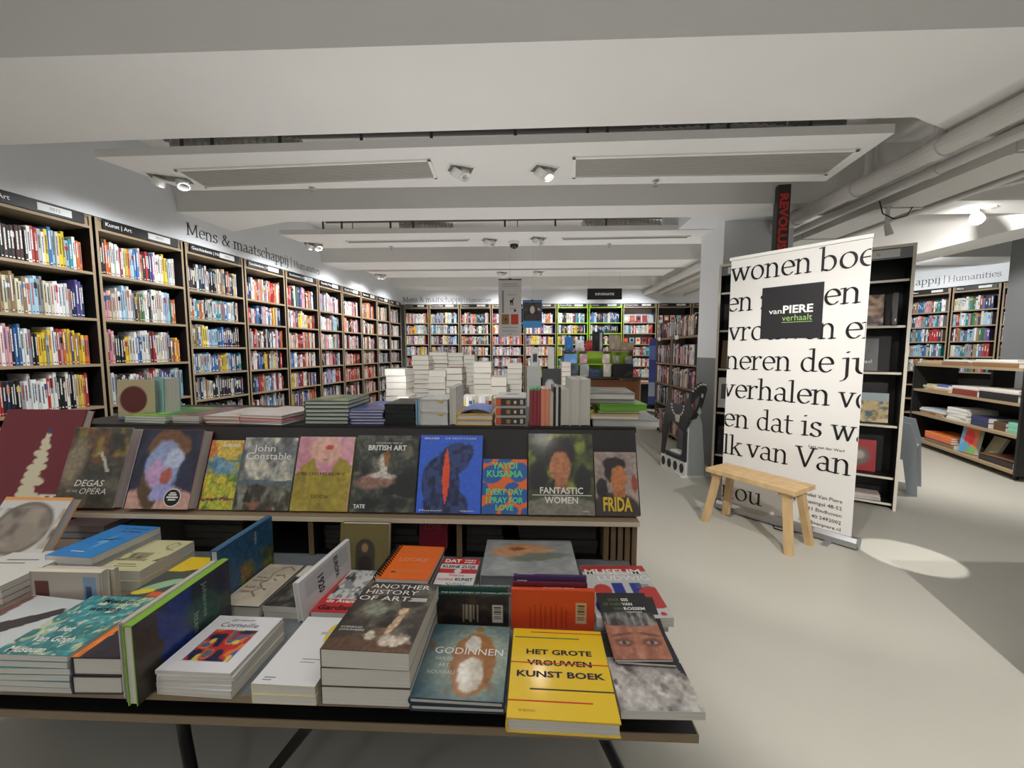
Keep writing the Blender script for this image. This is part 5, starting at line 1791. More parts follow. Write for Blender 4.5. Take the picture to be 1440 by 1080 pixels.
on_ledge(-0.419, -0.174, 0.293, 0.024, 'bright blue book with a dark lump and orange slit on the ledge', (54, 104, 226), a,
         [('BERLINDE', 0.06, 0.945, 0.022, WT, {'width': 0.24, 'bold': 0.02}), ('DE BRUYCKERE', 0.4, 0.945, 0.022, WT, {'width': 0.5}), ('Museum', 0.04, 0.025, 0.022, WT, {'width': 0.36}), ('uitgevers', 0.68, 0.025, 0.022, WT, {'width': 0.22})])
# Kusama
a = Art(50, 56, (240, 112, 40))
for cx, cy, rx, ry in ((0.22, 0.72, 0.26, 0.17), (0.82, 0.76, 0.22, 0.18), (0.5, 0.98, 0.18, 0.06), (0.1, 0.98, 0.12, 0.06), (0.66, 0.5, 0.16, 0.07), (0.02, 0.45, 0.12, 0.12), (0.4, 0.28, 0.2, 0.14), (0.86, 0.32, 0.2, 0.14), (0.16, 0.06, 0.2, 0.12), (0.62, 0.04, 0.2, 0.1), (0.97, 0.04, 0.1, 0.08)):
    a.ell(cx, cy, rx, ry, (36, 96, 176), 10, 0.05)
GRN = (104, 222, 150)
on_ledge(-0.172, 0.0, 0.203, 0.02, 'small orange and blue dotted book titled Yayoi Kusama on the ledge', (36, 96, 176), a,
         [('YAYOI', 0.5, 0.82, 0.115, GRN, {'align': 'c', 'bold': 0.03, 'width': 0.56}), ('KUSAMA', 0.5, 0.67, 0.115, GRN, {'align': 'c', 'bold': 0.03, 'width': 0.82}), ('EVERY DAY', 0.5, 0.35, 0.10, GRN, {'align': 'c', 'bold': 0.03, 'width': 0.84}),
          ('I PRAY FOR', 0.5, 0.20, 0.10, GRN, {'align': 'c', 'bold': 0.03, 'width': 0.84}), ('LOVE', 0.5, 0.07, 0.10, GRN, {'align': 'c', 'bold': 0.03, 'width': 0.4})])
# Fantastic women
a = Art(64, 80, (66, 76, 44))
a.cloud(5, 6, [(90, 100, 50), (50, 60, 40), (134, 142, 60), (40, 44, 34)], 0.3, 1, 0.5)
a.ell(0.5, 0.02, 0.62, 0.22, (128, 124, 112), 0, 0.1)
a.ell(0.15, 0.45, 0.14, 0.18, (34, 34, 32), 0, 0.3)
a.ell(0.84, 0.42, 0.12, 0.18, (34, 34, 32), 0, 0.3)
a.ell(0.5, 0.76, 0.22, 0.2, (40, 32, 34), 0, 0.15)
a.rect(0.4, 0.6, 0.28, 0.5, (164, 106, 70))
a.ell(0.49, 0.58, 0.165, 0.21, (190, 124, 84), 0, 0.15)
a.warp(0.015, 8, 0.066)
on_ledge(0.003, 0.252, 0.302, 0.024, 'green leafy portrait book titled Fantastic Women on the ledge', (70, 74, 54), a,
         [('FANTASTIC', 0.5, 0.255, 0.075, WT, {'align': 'c', 'bold': 0.02, 'width': 0.66}), ('WOMEN', 0.5, 0.14, 0.075, WT, {'align': 'c', 'bold': 0.02, 'width': 0.5}), ('', 0.06, 0.232, 0, WT, {'bar': (0.9, 0.008)}), ('HIRMER', 0.86, 0.04, 0.015, WT, {'align': 'c'})])
# Frida
a = Art(46, 62, (164, 148, 140))
a.cloud(5, 6, [(176, 158, 150), (146, 128, 124)])
a.ell(0.45, 0.05, 0.6, 0.3, (58, 50, 42), 0, 0.15)
a.ell(0.16, 0.42, 0.14, 0.16, (34, 32, 32), 0, 0.2)
a.ell(0.47, 0.80, 0.27, 0.13, (36, 32, 34), 0, 0.15)
a.ell(0.38, 0.66, 0.15, 0.14, (36, 32, 34), 0, 0.2)
a.rect(0.42, 0.7, 0.28, 0.46, (180, 112, 66))
a.ell(0.56, 0.58, 0.20, 0.19, (198, 124, 74), 0, 0.15)
a.ell(0.92, 0.5, 0.06, 0.14, (160, 70, 48), 0, 0.4)
a.warp(0.015, 7, 0.055)
on_ledge(0.254, 0.415, 0.234, 0.022, 'brownish portrait book titled Frida at the right end of the ledge', (120, 90, 80), a,
         [('FRIDA', 0.5, 0.08, 0.20, (226, 190, 60), {'align': 'c', 'bold': 0.03, 'width': 0.68})])
lean_in(F0, 0.44, 1.62, 0.9, 2, 0.02, 0.2, 0.1, 'dark blue book spine hanging over the right end of the display unit', (52, 60, 86)) if False else None

# ------------------------------------------------------------------ front table
root = empty('front_table', loc=(-0.6, 1.1, 0), label='low two-board table with black curved legs carrying piles of art books', cat='table')
inv = Matrix.Translation(Vector((0.6, -1.1, 0)))
TOPG = mat('grey_table_top', (116, 122, 128), 0.5, var=0.08)
b = MB()
b.box(-2.0, 0.375, 0.822, 1.45, 0.602, 0.6195, 0, M=inv)
b.box(-2.0, 0.375, 0.819, 0.822, 0.602, 0.6195, 1, M=inv)
b.box(0.375, 0.378, 0.819, 1.45, 0.602, 0.6195, 1, M=inv)
b.build('upper_board', [TOPG, PLYD], root)
b = MB()
b.box(-2.1, 0.395, 0.868, 1.43, 0.497, 0.517, 0, M=inv)
b.box(-2.1, 0.395, 0.865, 0.868, 0.497, 0.517, 1, M=inv)
b.box(0.395, 0.398, 0.865, 1.43, 0.497, 0.517, 1, M=inv)
b.build('lower_board', [BLACK, PLYD], root)
for x in (-1.9, -0.8, 0.25):
    b = MB()
    b.box(x, x + 0.03, 0.95, 1.4, 0.517, 0.602, M=inv)
    b.build('spacer_block', BLACK, root)
for pts in ([(-0.87, 0.90, 0.50), (-0.865, 0.90, 0.42), (-0.84, 0.89, 0.30), (-0.82, 0.88, 0.0)], [(-0.52, 0.90, 0.50), (-0.55, 0.90, 0.46), (-0.63, 0.89, 0.36), (-0.74, 0.88, 0.0)],
            [(0.17, 0.90, 0.50), (0.19, 0.90, 0.46), (0.24, 0.89, 0.36), (0.33, 0.88, 0.0)], [(-0.05, 1.36, 0.50), (-0.03, 1.36, 0.4), (0.25, 1.38, 0.0)], [(-0.80, 1.36, 0.50), (-0.81, 1.36, 0.4), (-0.95, 1.38, 0.0)]):
    b = MB()
    b.tube([tuple(inv @ Vector(p)) for p in pts], 0.014, 12)
    b.build('leg', DARKM, root, smooth=True)
ZB = 0.6197


def T_(txt, u, v, s, col, **kw):
    return (txt, u, v, s, col, kw)


# Van Gogh pile
a = Art(64, 80, (64, 150, 160))
a.cloud(7, 9, [(84, 176, 190), (50, 120, 116), (190, 204, 170), (56, 132, 136)], 0, 1, 0.52, 6)
a.cloud(12, 14, [(206, 210, 160), (220, 216, 190)], 0, 1, 0.68, 8)
a.warp(0.040, 8, 0.055)
stack((-1.131, 0.915), 0.183, 0.215, 0, ZB, 0.713, 6, 'teal blossom pattern book on masterworks in the Van Gogh Museum topping its pile', 'white-edged teal paperback', 'Van Gogh Museum pile', (78, 140, 150), a,
      [T_('Meester-', 0.32, 0.86, 0.085, (12, 30, 56), width=0.55, bold=0.01), T_('werken', 0.30, 0.71, 0.085, (12, 30, 56), width=0.46, bold=0.01), T_('in het', 0.22, 0.35, 0.085, WT, width=0.34, bold=0.015), T_('Van Gogh', 0.22, 0.19, 0.085, WT, width=0.56, bold=0.015), T_('Museum', 0.12, 0.03, 0.085, WT, width=0.5, bold=0.015)], False, group='Van Gogh Museum pile')
# dark pair with orange edge
a = Art(30, 40, (44, 34, 48))
a.rect(0, 0.16, 0, 1, (238, 130, 40))
a.cloud(6, 6, [(80, 60, 66), (30, 28, 44)], 0, 1)
a.rect(0, 0.16, 0, 1, (238, 130, 40))
a.warp(0.015, 6, 0.066)
stack((-0.978, 0.905), 0.115, 0.189, 1, ZB, 0.708, 2, 'dark purple thick book with an orange strip along its spine', 'thick black bound book', 'orange stripped pair', (40, 34, 44), a, group='orange stripped pair')
# white and brown book at the far left
a = Art(36, 44, (206, 212, 214))
a.poly([(0.0, 0.0), (0.30, 0.0), (0.1, 1), (0, 1)], (112, 70, 60))
a.poly([(0.1, 0.1), (0.5, 0.25), (0.95, 0.75), (0.85, 0.85), (0.5, 0.6), (0.1, 0.35)], (58, 50, 54))
stack((-1.335, 0.92), 0.2, 0.22, -6, ZB, 0.70, 5, 'pale book with a dark brown shape topping the leftmost front pile', 'brown and white paperback', 'leftmost front pile', (120, 80, 70), a, group='leftmost front pile', hard=False)
stack((-1.60, 1.12), 0.2, 0.2, 2, ZB, 0.735, 6, 'white leaflet-like book topping the grey pile at the left edge', 'grey-edged paperback', 'grey pile at the left edge', [(226, 224, 218), (150, 110, 90), (220, 110, 50), (140, 120, 110)], None,
      [T_('', 0.2, 0.7, 0, (120, 120, 130), bar=(0.5, 0.02)), T_('', 0.2, 0.6, 0, (120, 120, 130), bar=(0.4, 0.02)), T_('', 0.15, 0.4, 0, (120, 120, 130), bar=(0.3, 0.02))], False, group='grey pile at the left edge')
a = Art(40, 44, (206, 206, 202))
a.ell(0.5, 0.48, 0.42, 0.44, (120, 112, 104), 0, 0.06)
a.ell(0.5, 0.48, 0.36, 0.38, (150, 138, 126), 0, 0.08)
a.cloud(5, 5, [(104, 92, 86), (170, 156, 140)], 0.15, 0.8, 0.6)
a.rect(0, 1, 0.95, 1, (232, 160, 90))
stack((-1.78, 1.27), 0.24, 0.2, 0, ZB, 0.70, 4, 'plain white book under the round plate book at the left edge', 'cream-edged book', 'pile under the round plate book', (216, 206, 196), group='pile under the round plate book')
lean_in(F0, -1.73, 1.22, 0.702, 35, 0.25, 0.2, 0.03, 'book with a grey round plate and an orange edge leaning at the left edge', (232, 160, 90), a)
stack((-1.80, 1.55), 0.2, 0.14, 0, 0.6185, 0.70, 3, 'pink and blue small book topping the pile in the left compartment', 'small coloured paperback', 'left compartment pile', [(200, 160, 170), (120, 110, 170), (190, 160, 100)], group='left compartment pile')


def edge_up(M0, w, h, t, label, cover, art=None, titles=(), spine=(), group=None, hard=True, back=0.0, name='art_book', pages=None):
    """book on its fore edge, spine up, cover towards local -y of M0; M0 origin = left foot of the cover side"""
    M = M0 @ Matrix.Rotation(-math.radians(back), 4, 'X') @ MX((0, 0, -1), (1, 0, 0), (0, -1, 0), (0, t, w / 2 + 0.003))
    return art_book(label, w, h, t, M, cover, art, titles, group, hard, name, pages, spine)


def fr(x, y, z, ang=0.0):
    return Matrix.Translation((x, y, z)) @ Matrix.Rotation(math.radians(ang), 4, 'Z')


# books standing on their fore edge, spine up
a = Art(40, 60, (150, 140, 132))
a.rect(0, 1, 0.02, 0.98, (176, 168, 158))
a.rect(0.2, 0.5, 0.06, 0.26, (96, 50, 44))
a.rect(0.1, 0.9, 0.74, 0.92, (120, 150, 176))
a.rect(0.3, 0.6, 0.78, 0.86, (60, 70, 100))
edge_up(fr(-1.435, 1.045, ZB), 0.145, 0.215, 0.022, 'pale grey book on its fore edge showing a small red portrait patch', (226, 220, 200), a)
edge_up(fr(-1.425, 1.072, ZB), 0.14, 0.215, 0.014, 'cream book on its fore edge right behind the pale grey one', (206, 196, 176))
# green-spined tall book, facing right
a = Art(56, 70, (34, 38, 70))
a.cloud(3, 4, [(44, 60, 120), (60, 80, 110), (70, 66, 50), (30, 34, 60)], 0, 1, 0.5, 3)
a.rect(0.02, 1, 0.0, 0.24, (60, 52, 44))
a.rect(0.02, 0.8, 0.22, 0.55, (36, 60, 130))
a.ell(0.5, 0.7, 0.3, 0.2, (50, 84, 76), 20, 0.6)
a.warp(0.030, 6, 0.066)
edge_up(fr(-0.853, 0.781, ZB, 90), 0.185, 0.28, 0.022, 'dark blue book standing on edge with a lime green spine at the front', (130, 180, 50), a,
        [T_('Johannes', 0.08, 0.66, 0.05, (150, 180, 150), width=0.5), T_('Itten &', 0.42, 0.55, 0.06, (150, 180, 150), width=0.42)])
edge_up(fr(-0.878, 0.79, ZB, 90), 0.18, 0.27, 0.010, 'thin grey book on edge left of the lime green spine', (130, 134, 132))
edge_up(fr(-0.891, 0.80, ZB, 90), 0.178, 0.26, 0.014, 'cream book on edge, second left of the lime green spine', (196, 190, 178))
a = Art(40, 50, (40, 84, 120))
a.cloud(5, 6, [(120, 120, 50), (50, 70, 60), (150, 110, 50)], 0.35, 1, 0.45)
a.rect(0, 0.45, 0, 1, (40, 84, 120))
a.warp(0.030, 8, 0.083)
edge_up(fr(-0.905, 1.085, ZB, 90), 0.195, 0.25, 0.022, 'steel blue book standing on edge behind the lime green spine', (48, 96, 136), a,
        [T_('KMSKA', 0.08, 0.62, 0.04, (214, 218, 218), width=0.22), T_('VROUWEN', 0.45, 0.06, 0.035, (214, 218, 218), width=0.5), T_('VAN HET LICHT', 0.45, 0.12, 0.035, (214, 218, 218), width=0.5)])
# Corneille pile
a = Art(60, 70, (226, 226, 230))
a.rect(0.2, 0.82, 0.16, 0.72, (60, 50, 90))
K = a.noise(7, 7)
K2 = a.noise(9, 8)
ins = ((a.u > 0.2) & (a.u < 0.82) & (a.v > 0.16) & (a.v < 0.72)).astype(float)
for lo, hi, c in ((0.0, 0.3, (36, 36, 70)), (0.3, 0.42, (190, 50, 50)), (0.42, 0.5, (226, 120, 50)), (0.5, 0.58, (60, 90, 160)), (0.58, 0.66, (70, 130, 90)), (0.66, 0.74, (150, 50, 90)), (0.74, 1.0, (40, 30, 60))):
    a.mixin(ins * ((K > lo) & (K <= hi)), c)
a.mixin(ins * (K2 > 0.78), (220, 200, 90))
stack((-0.75, 0.905), 0.178, 0.188, -1, ZB, 0.681, 6, 'white book titled Corneille with a colourful square picture', 'thin white paperback', 'Corneille pile', (222, 222, 226), a,
      [T_('zijn wereld', 0.28, 0.89, 0.045, (120, 124, 130), width=0.34), T_('Corneille', 0.18, 0.77, 0.085, (70, 74, 84), width=0.58)], False, group='Corneille pile')
# white book with yellow bands
a = Art(50, 66, (228, 228, 230))
a.ell(0.72, 0.72, 0.13, 0.18, (222, 196, 60), 20, 0.15)
a.rect(0.5, 0.95, 0.70, 0.75, (186, 182, 188))
YP = mat('yellowish_page_block', (206, 198, 160), 0.85, var=0.06)
stack((-0.537, 0.915), 0.146, 0.225, -1, ZB, 0.664, 2, 'white glossy book with a yellow blot and grey tape shapes', 'white book with yellow edges', 'white and yellow pair', (224, 214, 150), a,
      [T_('', 0.5, 0.33, 0, (150, 150, 156), bar=(0.3, 0.008)), T_('', 0.5, 0.29, 0, (150, 150, 156), bar=(0.24, 0.006)), T_('', 0.12, 0.08, 0, (150, 150, 156), bar=(0.18, 0.01)), T_('', 0.12, 0.05, 0, (150, 150, 156), bar=(0.14, 0.01))], False, group='white and yellow pair')
# Another History of Art
a = Art(66, 84, (60, 52, 46))
a.cloud(5, 6, [(46, 40, 36), (84, 74, 62), (36, 32, 30), (110, 104, 90)], 0, 1, 0.5)
a.rect(0, 1, 0, 0.14, (92, 66, 50))
a.cloud(5, 5, [(132, 96, 68)], 0, 0.3, 0.6)
a.ell(0.36, 0.55, 0.14, 0.12, (132, 138, 122), 0, 0.6)
a.ell(0.68, 0.36, 0.055, 0.16, (212, 180, 150), -12, 0.3)
a.ell(0.70, 0.54, 0.05, 0.05, (206, 170, 140), 0, 0.3)
a.ell(0.76, 0.14, 0.18, 0.07, (210, 196, 180), 0, 0.3)
a.ell(0.47, 0.2, 0.06, 0.07, (196, 186, 166), 0, 0.4)
a.warp(0.030, 9, 0.083)
stack((-0.352, 0.935), 0.2, 0.258, -1.5, ZB, 0.747, 3, 'brown painted book titled Another History of Art topping its thick pile', 'thick grey-edged brown book', 'Another History of Art pile', (74, 62, 54), a,
      [T_('ANOTHER', 0.09, 0.885, 0.072, WT, width=0.82, shear=0.0), T_('HISTORY', 0.06, 0.785, 0.072, WT, width=0.72), T_('OF ART', 0.02, 0.68, 0.072, WT, width=0.68), T_('KOENRAAD', 0.06, 0.27, 0.022, WT, width=0.26), T_('JONCKHEERE', 0.06, 0.235, 0.022, WT, width=0.3),
       T_('', 0.72, 0.73, 0, WT, bar=(0.22, 0.006)), T_('', 0.74, 0.715, 0, WT, bar=(0.2, 0.006)), T_('', 0.72, 0.70, 0, WT, bar=(0.22, 0.006)), T_('', 0.7, 0.685, 0, WT, bar=(0.24, 0.006))], False, group='Another History of Art pile')
# Godinnen
a = Art(66, 76, (24, 60, 88))
a.ell(0.62, 0.5, 0.62, 0.62, (150, 164, 150), 0, 1.0)
a.ell(0.6, 0.45, 0.27, 0.42, (160, 104, 50), 0, 0.08)
a.cloud(8, 6, [(120, 74, 36)], 0.05, 0.8, 0.72)
a.ell(0.6, 0.30, 0.16, 0.22, (206, 198, 182), 8, 0.15)
a.ell(0.57, 0.72, 0.10, 0.12, (214, 208, 198), 0, 0.12)
a.ell(0.6, 0.93, 0.05, 0.04, (150, 110, 60), 0, 0.3)
a.warp(0.020, 8, 0.044)
stack((-0.150, 0.914), 0.206, 0.236, -1.5, ZB, 0.649, 2, 'dark teal book titled Godinnen with an ochre draped bust shape', 'dark teal hardback', 'Godinnen pair', (24, 44, 64), a,
      [T_('GODINNEN', 0.10, 0.55, 0.09, WT, width=0.84), T_('VAN DE', 0.14, 0.46, 0.045, (200, 206, 206), width=0.22), T_('ART', 0.2, 0.375, 0.045, (200, 206, 206), width=0.13), T_('NOUVEAU', 0.09, 0.285, 0.045, (200, 206, 206), width=0.32)], group='Godinnen pair')
# Het grote kunst boek
a = Art(20, 24, (240, 202, 36))
NV = (24, 30, 60)
RD = (214, 60, 44)
art_book('yellow book titled Het Grote Vrouwen Kunst Boek overhanging the table edge', 0.232, 0.266, 0.032, flatM(0.078, 0.886, ZB + 0.0003, -1.3, 0.266), (226, 188, 40), a,
         [T_('HET GROTE', 0.5, 0.66, 0.058, NV, align='c', width=0.70, bold=0.03), T_('VROUWEN', 0.5, 0.53, 0.058, NV, align='c', width=0.66, bold=0.03), T_('KUNST BOEK', 0.5, 0.40, 0.062, NV, align='c', width=0.88, bold=0.03),
          T_('', 0.0, 0.553, 0, RD, bar=(1.0, 0.009)), T_('', 0.02, 0.87, 0, (40, 110, 90), bar=(0.72, 0.009)), T_('', 0.2, 0.945, 0, RD, bar=(0.8, 0.009)), T_('', 0.2, 0.27, 0, NV, bar=(0.8, 0.01)), T_('', 0.0, 0.155, 0, RD, bar=(0.78, 0.01)),
          T_('W BOOKS', 0.1, 0.06, 0.022, (150, 120, 40), width=0.15)], hard=True)
# marble picture book
a = Art(56, 66, (64, 60, 62))
a.cloud(4, 5, [(190, 184, 178), (150, 142, 140), (206, 202, 198)], 0, 0.62, 0.42, 3)
a.cloud(8, 8, [(100, 94, 94), (220, 216, 212)], 0, 0.6, 0.6)
a.poly([(0.55, 1), (1, 1), (1, 0.35)], (30, 36, 54))
a.warp(0.030, 8, 0.055)
art_book('book with pale marble drapery photo at the right front corner of the table', 0.178, 0.235, 0.019, flatM(0.288, 0.914, ZB + 0.0003, 1, 0.235), (210, 208, 206), a, (), hard=False)
# Museum Ludwig
art_book('grey book with giant black print title under the Museum Ludwig book', 0.235, 0.30, 0.024, flatM(0.275, 1.215, ZB + 0.0003, 1, 0.30), (150, 152, 154), None, [T_('GIANT SIZE PRINTS', 0.06, 0.935, 0.05, (30, 30, 34), width=0.9)], hard=False)
a = Art(60, 70, (206, 206, 206))
a.rect(0, 1, 0.86, 1, (190, 60, 60))
a.ell(0.22, 0.48, 0.13, 0.12, (196, 62, 62), 0, 0.05)
a.rect(0.38, 0.54, 0.38, 0.62, (40, 56, 150))
a.rect(0.64, 0.80, 0.38, 0.62, (40, 56, 150))
a.ell(0.9, 0.35, 0.2, 0.2, (196, 62, 62), 0, 0.05)
a.ell(0.2, 0.18, 0.16, 0.16, (40, 56, 150), 0, 0.05)
a.ell(0.2, 0.18, 0.08, 0.08, (206, 206, 206), 0, 0.05)
a.ell(0.9, 0.06, 0.04, 0.03, (196, 62, 62), 0, 0.1)
art_book('white book titled Museum Ludwig with red and blue shapes', 0.212, 0.268, 0.026, flatM(0.292, 1.182, ZB + 0.0248, 2.5, 0.268), (200, 202, 204), a,
         [T_('MUSEUM', 0.03, 0.80, 0.11, WT, width=0.88, bold=0.03), T_('LUDWIG', 0.2, 0.67, 0.10, (240, 240, 240), width=0.78, bold=0.01), T_('', 0.72, 0.58, 0, (120, 120, 124), bar=(0.2, 0.01)), T_('', 0.72, 0.55, 0, (120, 120, 124), bar=(0.2, 0.01)),
          T_('', 0.72, 0.52, 0, (120, 120, 124), bar=(0.16, 0.01))], hard=False)
# portrait-eyes paperback pair, resting half on the pile behind
a = Art(64, 84, (34, 34, 36))
a.rect(0, 1, 0, 0.52, (176, 116, 92))
a.cloud(6, 5, [(190, 132, 106), (156, 96, 78)], 0, 0.5, 0.5)
a.ell(0.5, 0.56, 0.5, 0.12, (116, 114, 112), 0, 0.3)
a.cloud(14, 8, [(60, 58, 58), (150, 148, 146)], 0.46, 0.66, 0.45)
for cx in (0.26, 0.76):
    a.ell(cx, 0.22, 0.17, 0.055, (120, 76, 64), 0, 0.5)
    a.ell(cx, 0.215, 0.10, 0.024, (176, 150, 140), 0, 0.4)
    a.ell(cx, 0.217, 0.038, 0.026, (56, 60, 62), 0, 0.3)
    a.ell(cx, 0.33, 0.2, 0.02, (120, 78, 62), 6 if cx < 0.5 else -6, 0.6)
a.ell(0.5, 0.08, 0.08, 0.09, (196, 134, 112), 0, 0.6)
a.warp(0.007, 8, 0.044)
TL = math.radians(7.6)
for k, (dx, rz) in enumerate(((0.006, -2.5), (0.0, 2.0))):
    M = Matrix.Translation((0.282 + dx, 0.915, 0.643 + 0.0085 * k)) @ Matrix.Rotation(math.radians(rz), 4, 'Z') @ Matrix.Rotation(TL, 4, 'X')
    art_book(['second copy lying under the paperback with a pair of eyes', 'black topped paperback with a pair of eyes lettered Sis van Rossem'][k], 0.142, 0.222, 0.0075, M, (40, 40, 44), a if k else None,
             [T_('DOOR', 0.42, 0.85, 0.045, (120, 140, 90), align='r', width=0.22), T_('SIS', 0.46, 0.85, 0.045, WT, width=0.15, bold=0.03), T_('DE OGEN', 0.44, 0.775, 0.045, (120, 140, 90), align='r', width=0.36), T_('VAN', 0.46, 0.775, 0.045, WT, width=0.2, bold=0.03),
              T_('VAN', 0.44, 0.70, 0.045, (120, 140, 90), align='r', width=0.18), T_('ROSSEM', 0.46, 0.70, 0.045, WT, width=0.42, bold=0.03), T_('', 0.5, 0.665, 0, WT, bar=(0.3, 0.006))] if k else (), hard=False)
# short story of women artists, on edge
a = Art(60, 40, (30, 26, 24))
a.a[:] = 0
a = Art(36, 56, (30, 26, 24))
a.cloud(5, 6, [(56, 38, 28), (24, 22, 22), (70, 50, 34)], 0, 1)
for k in range(5):
    a.rect(0.3, 0.85 - 0.1 * (k % 2), 0.36 + 0.05 * k, 0.385 + 0.05 * k, (150, 138, 120))
a.rect(0.28, 0.85, 0.78, 0.92, (200, 196, 184))
for k in range(6):
    a.rect(0.36 + 0.07 * k, 0.39 + 0.07 * k, 0.80, 0.90, (60, 60, 60))
DG = (30, 70, 62)
edge_up(fr(-0.256, 1.062, ZB), 0.094, 0.205, 0.012, 'dark book on edge with green spine lettered Short Story of Women Artists, front one', DG, a, (), [('THE SHORT STORY OF WOMEN ARTISTS', 0.06, 0.0075, (214, 220, 214))], hard=False)
edge_up(fr(-0.260, 1.078, ZB), 0.106, 0.205, 0.012, 'green spined copy on edge right behind the front Women Artists book', DG, None, (), [('THE SHORT STORY OF WOMEN ARTISTS', 0.06, 0.0075, (214, 220, 214))], hard=False)
a = Art(36, 56, (206, 70, 30))
for k in range(20):
    a.rect(0.3 + 0.15 * R.random(), 0.95, 0.18 + 0.025 * k, 0.186 + 0.025 * k, (168, 50, 22))
a.rect(0.3, 0.82, 0.78, 0.9, (206, 180, 140))
for k in range(6):
    a.rect(0.36 + 0.07 * k, 0.39 + 0.07 * k, 0.80, 0.88, (90, 60, 50))
edge_up(fr(-0.044, 1.058, ZB), 0.115, 0.232, 0.016, 'orange book standing on edge behind the yellow book', (226, 84, 40), a, (), [('HET LAATSTE GEBAAR', 0.38, 0.006, (240, 200, 180))], hard=False)
edge_up(fr(-0.040, 1.078, ZB), 0.124, 0.21, 0.012, 'dark red book on edge right behind the orange one', (104, 28, 48), None, (), [('PARIJS', 0.06, 0.007, (230, 200, 210))], hard=False)
edge_up(fr(-0.038, 1.094, ZB), 0.135, 0.208, 0.012, 'purple book on edge, second behind the orange one', (70, 46, 96), None, (), [('MINNAAR', 0.06, 0.007, (220, 210, 230))], hard=False)
# boxed grey book
a = Art(64, 50, (150, 154, 156))
a.cloud(4, 3, [(170, 174, 176), (136, 140, 142), (190, 192, 192)], 0, 1, 0.5, 2)
a.ell(0.42, 0.66, 0.34, 0.2, (200, 150, 112), 6, 0.3)
a.ell(0.36, 0.72, 0.1, 0.05, (150, 90, 64), 0, 0.5)
a.ell(0.6, 0.5, 0.36, 0.1, (120, 126, 116), 12, 0.4)
a.warp(0.025, 6, 0.028)
art_book('very thick grey wrapped book with a flesh toned oval on its cover', 0.312, 0.24, 0.076, flatM(0.008, 1.318, ZB + 0.0004, 0.6, 0.24), (150, 154, 156), a, (), pagecol=mat('wrapped_grey', (128, 132, 136), 0.25))
# Dat / Dutch
stack((-0.221, 1.215), 0.125, 0.165, 0, ZB, 0.688, 3, 'plain teal book under the red and white small sister book', 'grey-edged paperback', 'pile below the red and white book', [(50, 104, 104), (230, 226, 216), (230, 210, 120)], group='pile below the red and white book')
a = Art(40, 50, (222, 220, 216))
a.rect(0, 1, 0.78, 1, (196, 44, 44))
a.rect(0, 1, 0.44, 0.58, (196, 44, 44))
a.ell(0.5, 0.51, 0.1, 0.08, (222, 220, 216), 0, 0.1)
art_book('red and white patterned book titled Dat Kleine Zusje van Kunst', 0.122, 0.158, 0.011, flatM(-0.221, 1.21, 0.6885, -1, 0.158), (200, 60, 54), a,
         [T_('DAT', 0.06, 0.83, 0.12, WT, width=0.45, bold=0.04), T_('VAN', 0.6, 0.9, 0.05, WT, width=0.3, bold=0.03), T_('MIJN', 0.6, 0.82, 0.05, WT, width=0.3, bold=0.03), T_('KLEINE ZUSJE', 0.06, 0.62, 0.10, NV, width=0.88, bold=0.02),
          T_('Waarom', 0.3, 0.32, 0.08, (196, 44, 44), width=0.4), T_('MODERNE', 0.05, 0.17, 0.07, (196, 44, 44), width=0.4), T_('KUNST', 0.5, 0.17, 0.09, NV, width=0.45, bold=0.03), T_('KUNST', 0.3, 0.03, 0.07, (60, 130, 120), width=0.5)], hard=False)
stack((-0.372, 1.228), 0.165, 0.205, -2, ZB, 0.706, 3, 'black book directly under the orange ring-bound notebook', 'black bound book', 'pile below the orange notebook', (30, 30, 32), group='pile below the orange notebook')
a = Art(16, 20, (238, 110, 26))
nbk = art_book('orange ring-bound notebook titled Dutch Looks Mixed', 0.160, 0.205, 0.013, flatM(-0.372, 1.228, 0.7065, -2.6, 0.205), (238, 110, 26), a,
               [T_('DUTCH', 0.18, 0.80, 0.10, (220, 130, 70), width=0.72, bold=0.03), T_('LOOKS', 0.2, 0.5, 0.10, (224, 150, 100), width=0.6, bold=0.03), T_('MIXED', 0.18, 0.16, 0.10, (220, 130, 70), width=0.62, bold=0.03)], hard=False, name='ring_notebook')
b = MB()
for k in range(16):
    y = 0.012 + k * 0.0121
    b.tube([(-0.078 + 0.012 * math.cos(q * PI / 5), y, 0.0075 + 0.0135 * math.sin(q * PI / 5)) for q in range(11)], 0.0019, 6)
b.build('ring_binding', DARKM, nbk, kind='stuff')
# Mona-olive book, standing
a = Art(50, 50, (112, 102, 58))
a.rect(0.33, 0.72, 0.06, 0.5, (58, 58, 46))
a.ell(0.525, 0.5, 0.195, 0.2, (58, 58, 46), 0, 0.05)
a.ell(0.52, 0.52, 0.07, 0.09, (150, 118, 76), 0, 0.3)
a.ell(0.53, 0.2, 0.15, 0.16, (40, 34, 28), 0, 0.2)
lean_in(F0, -0.572, 1.34, ZB, 8, 0.172, 0.172, 0.028, 'olive standing book with a small dark arched portrait shape', (120, 108, 62), a)
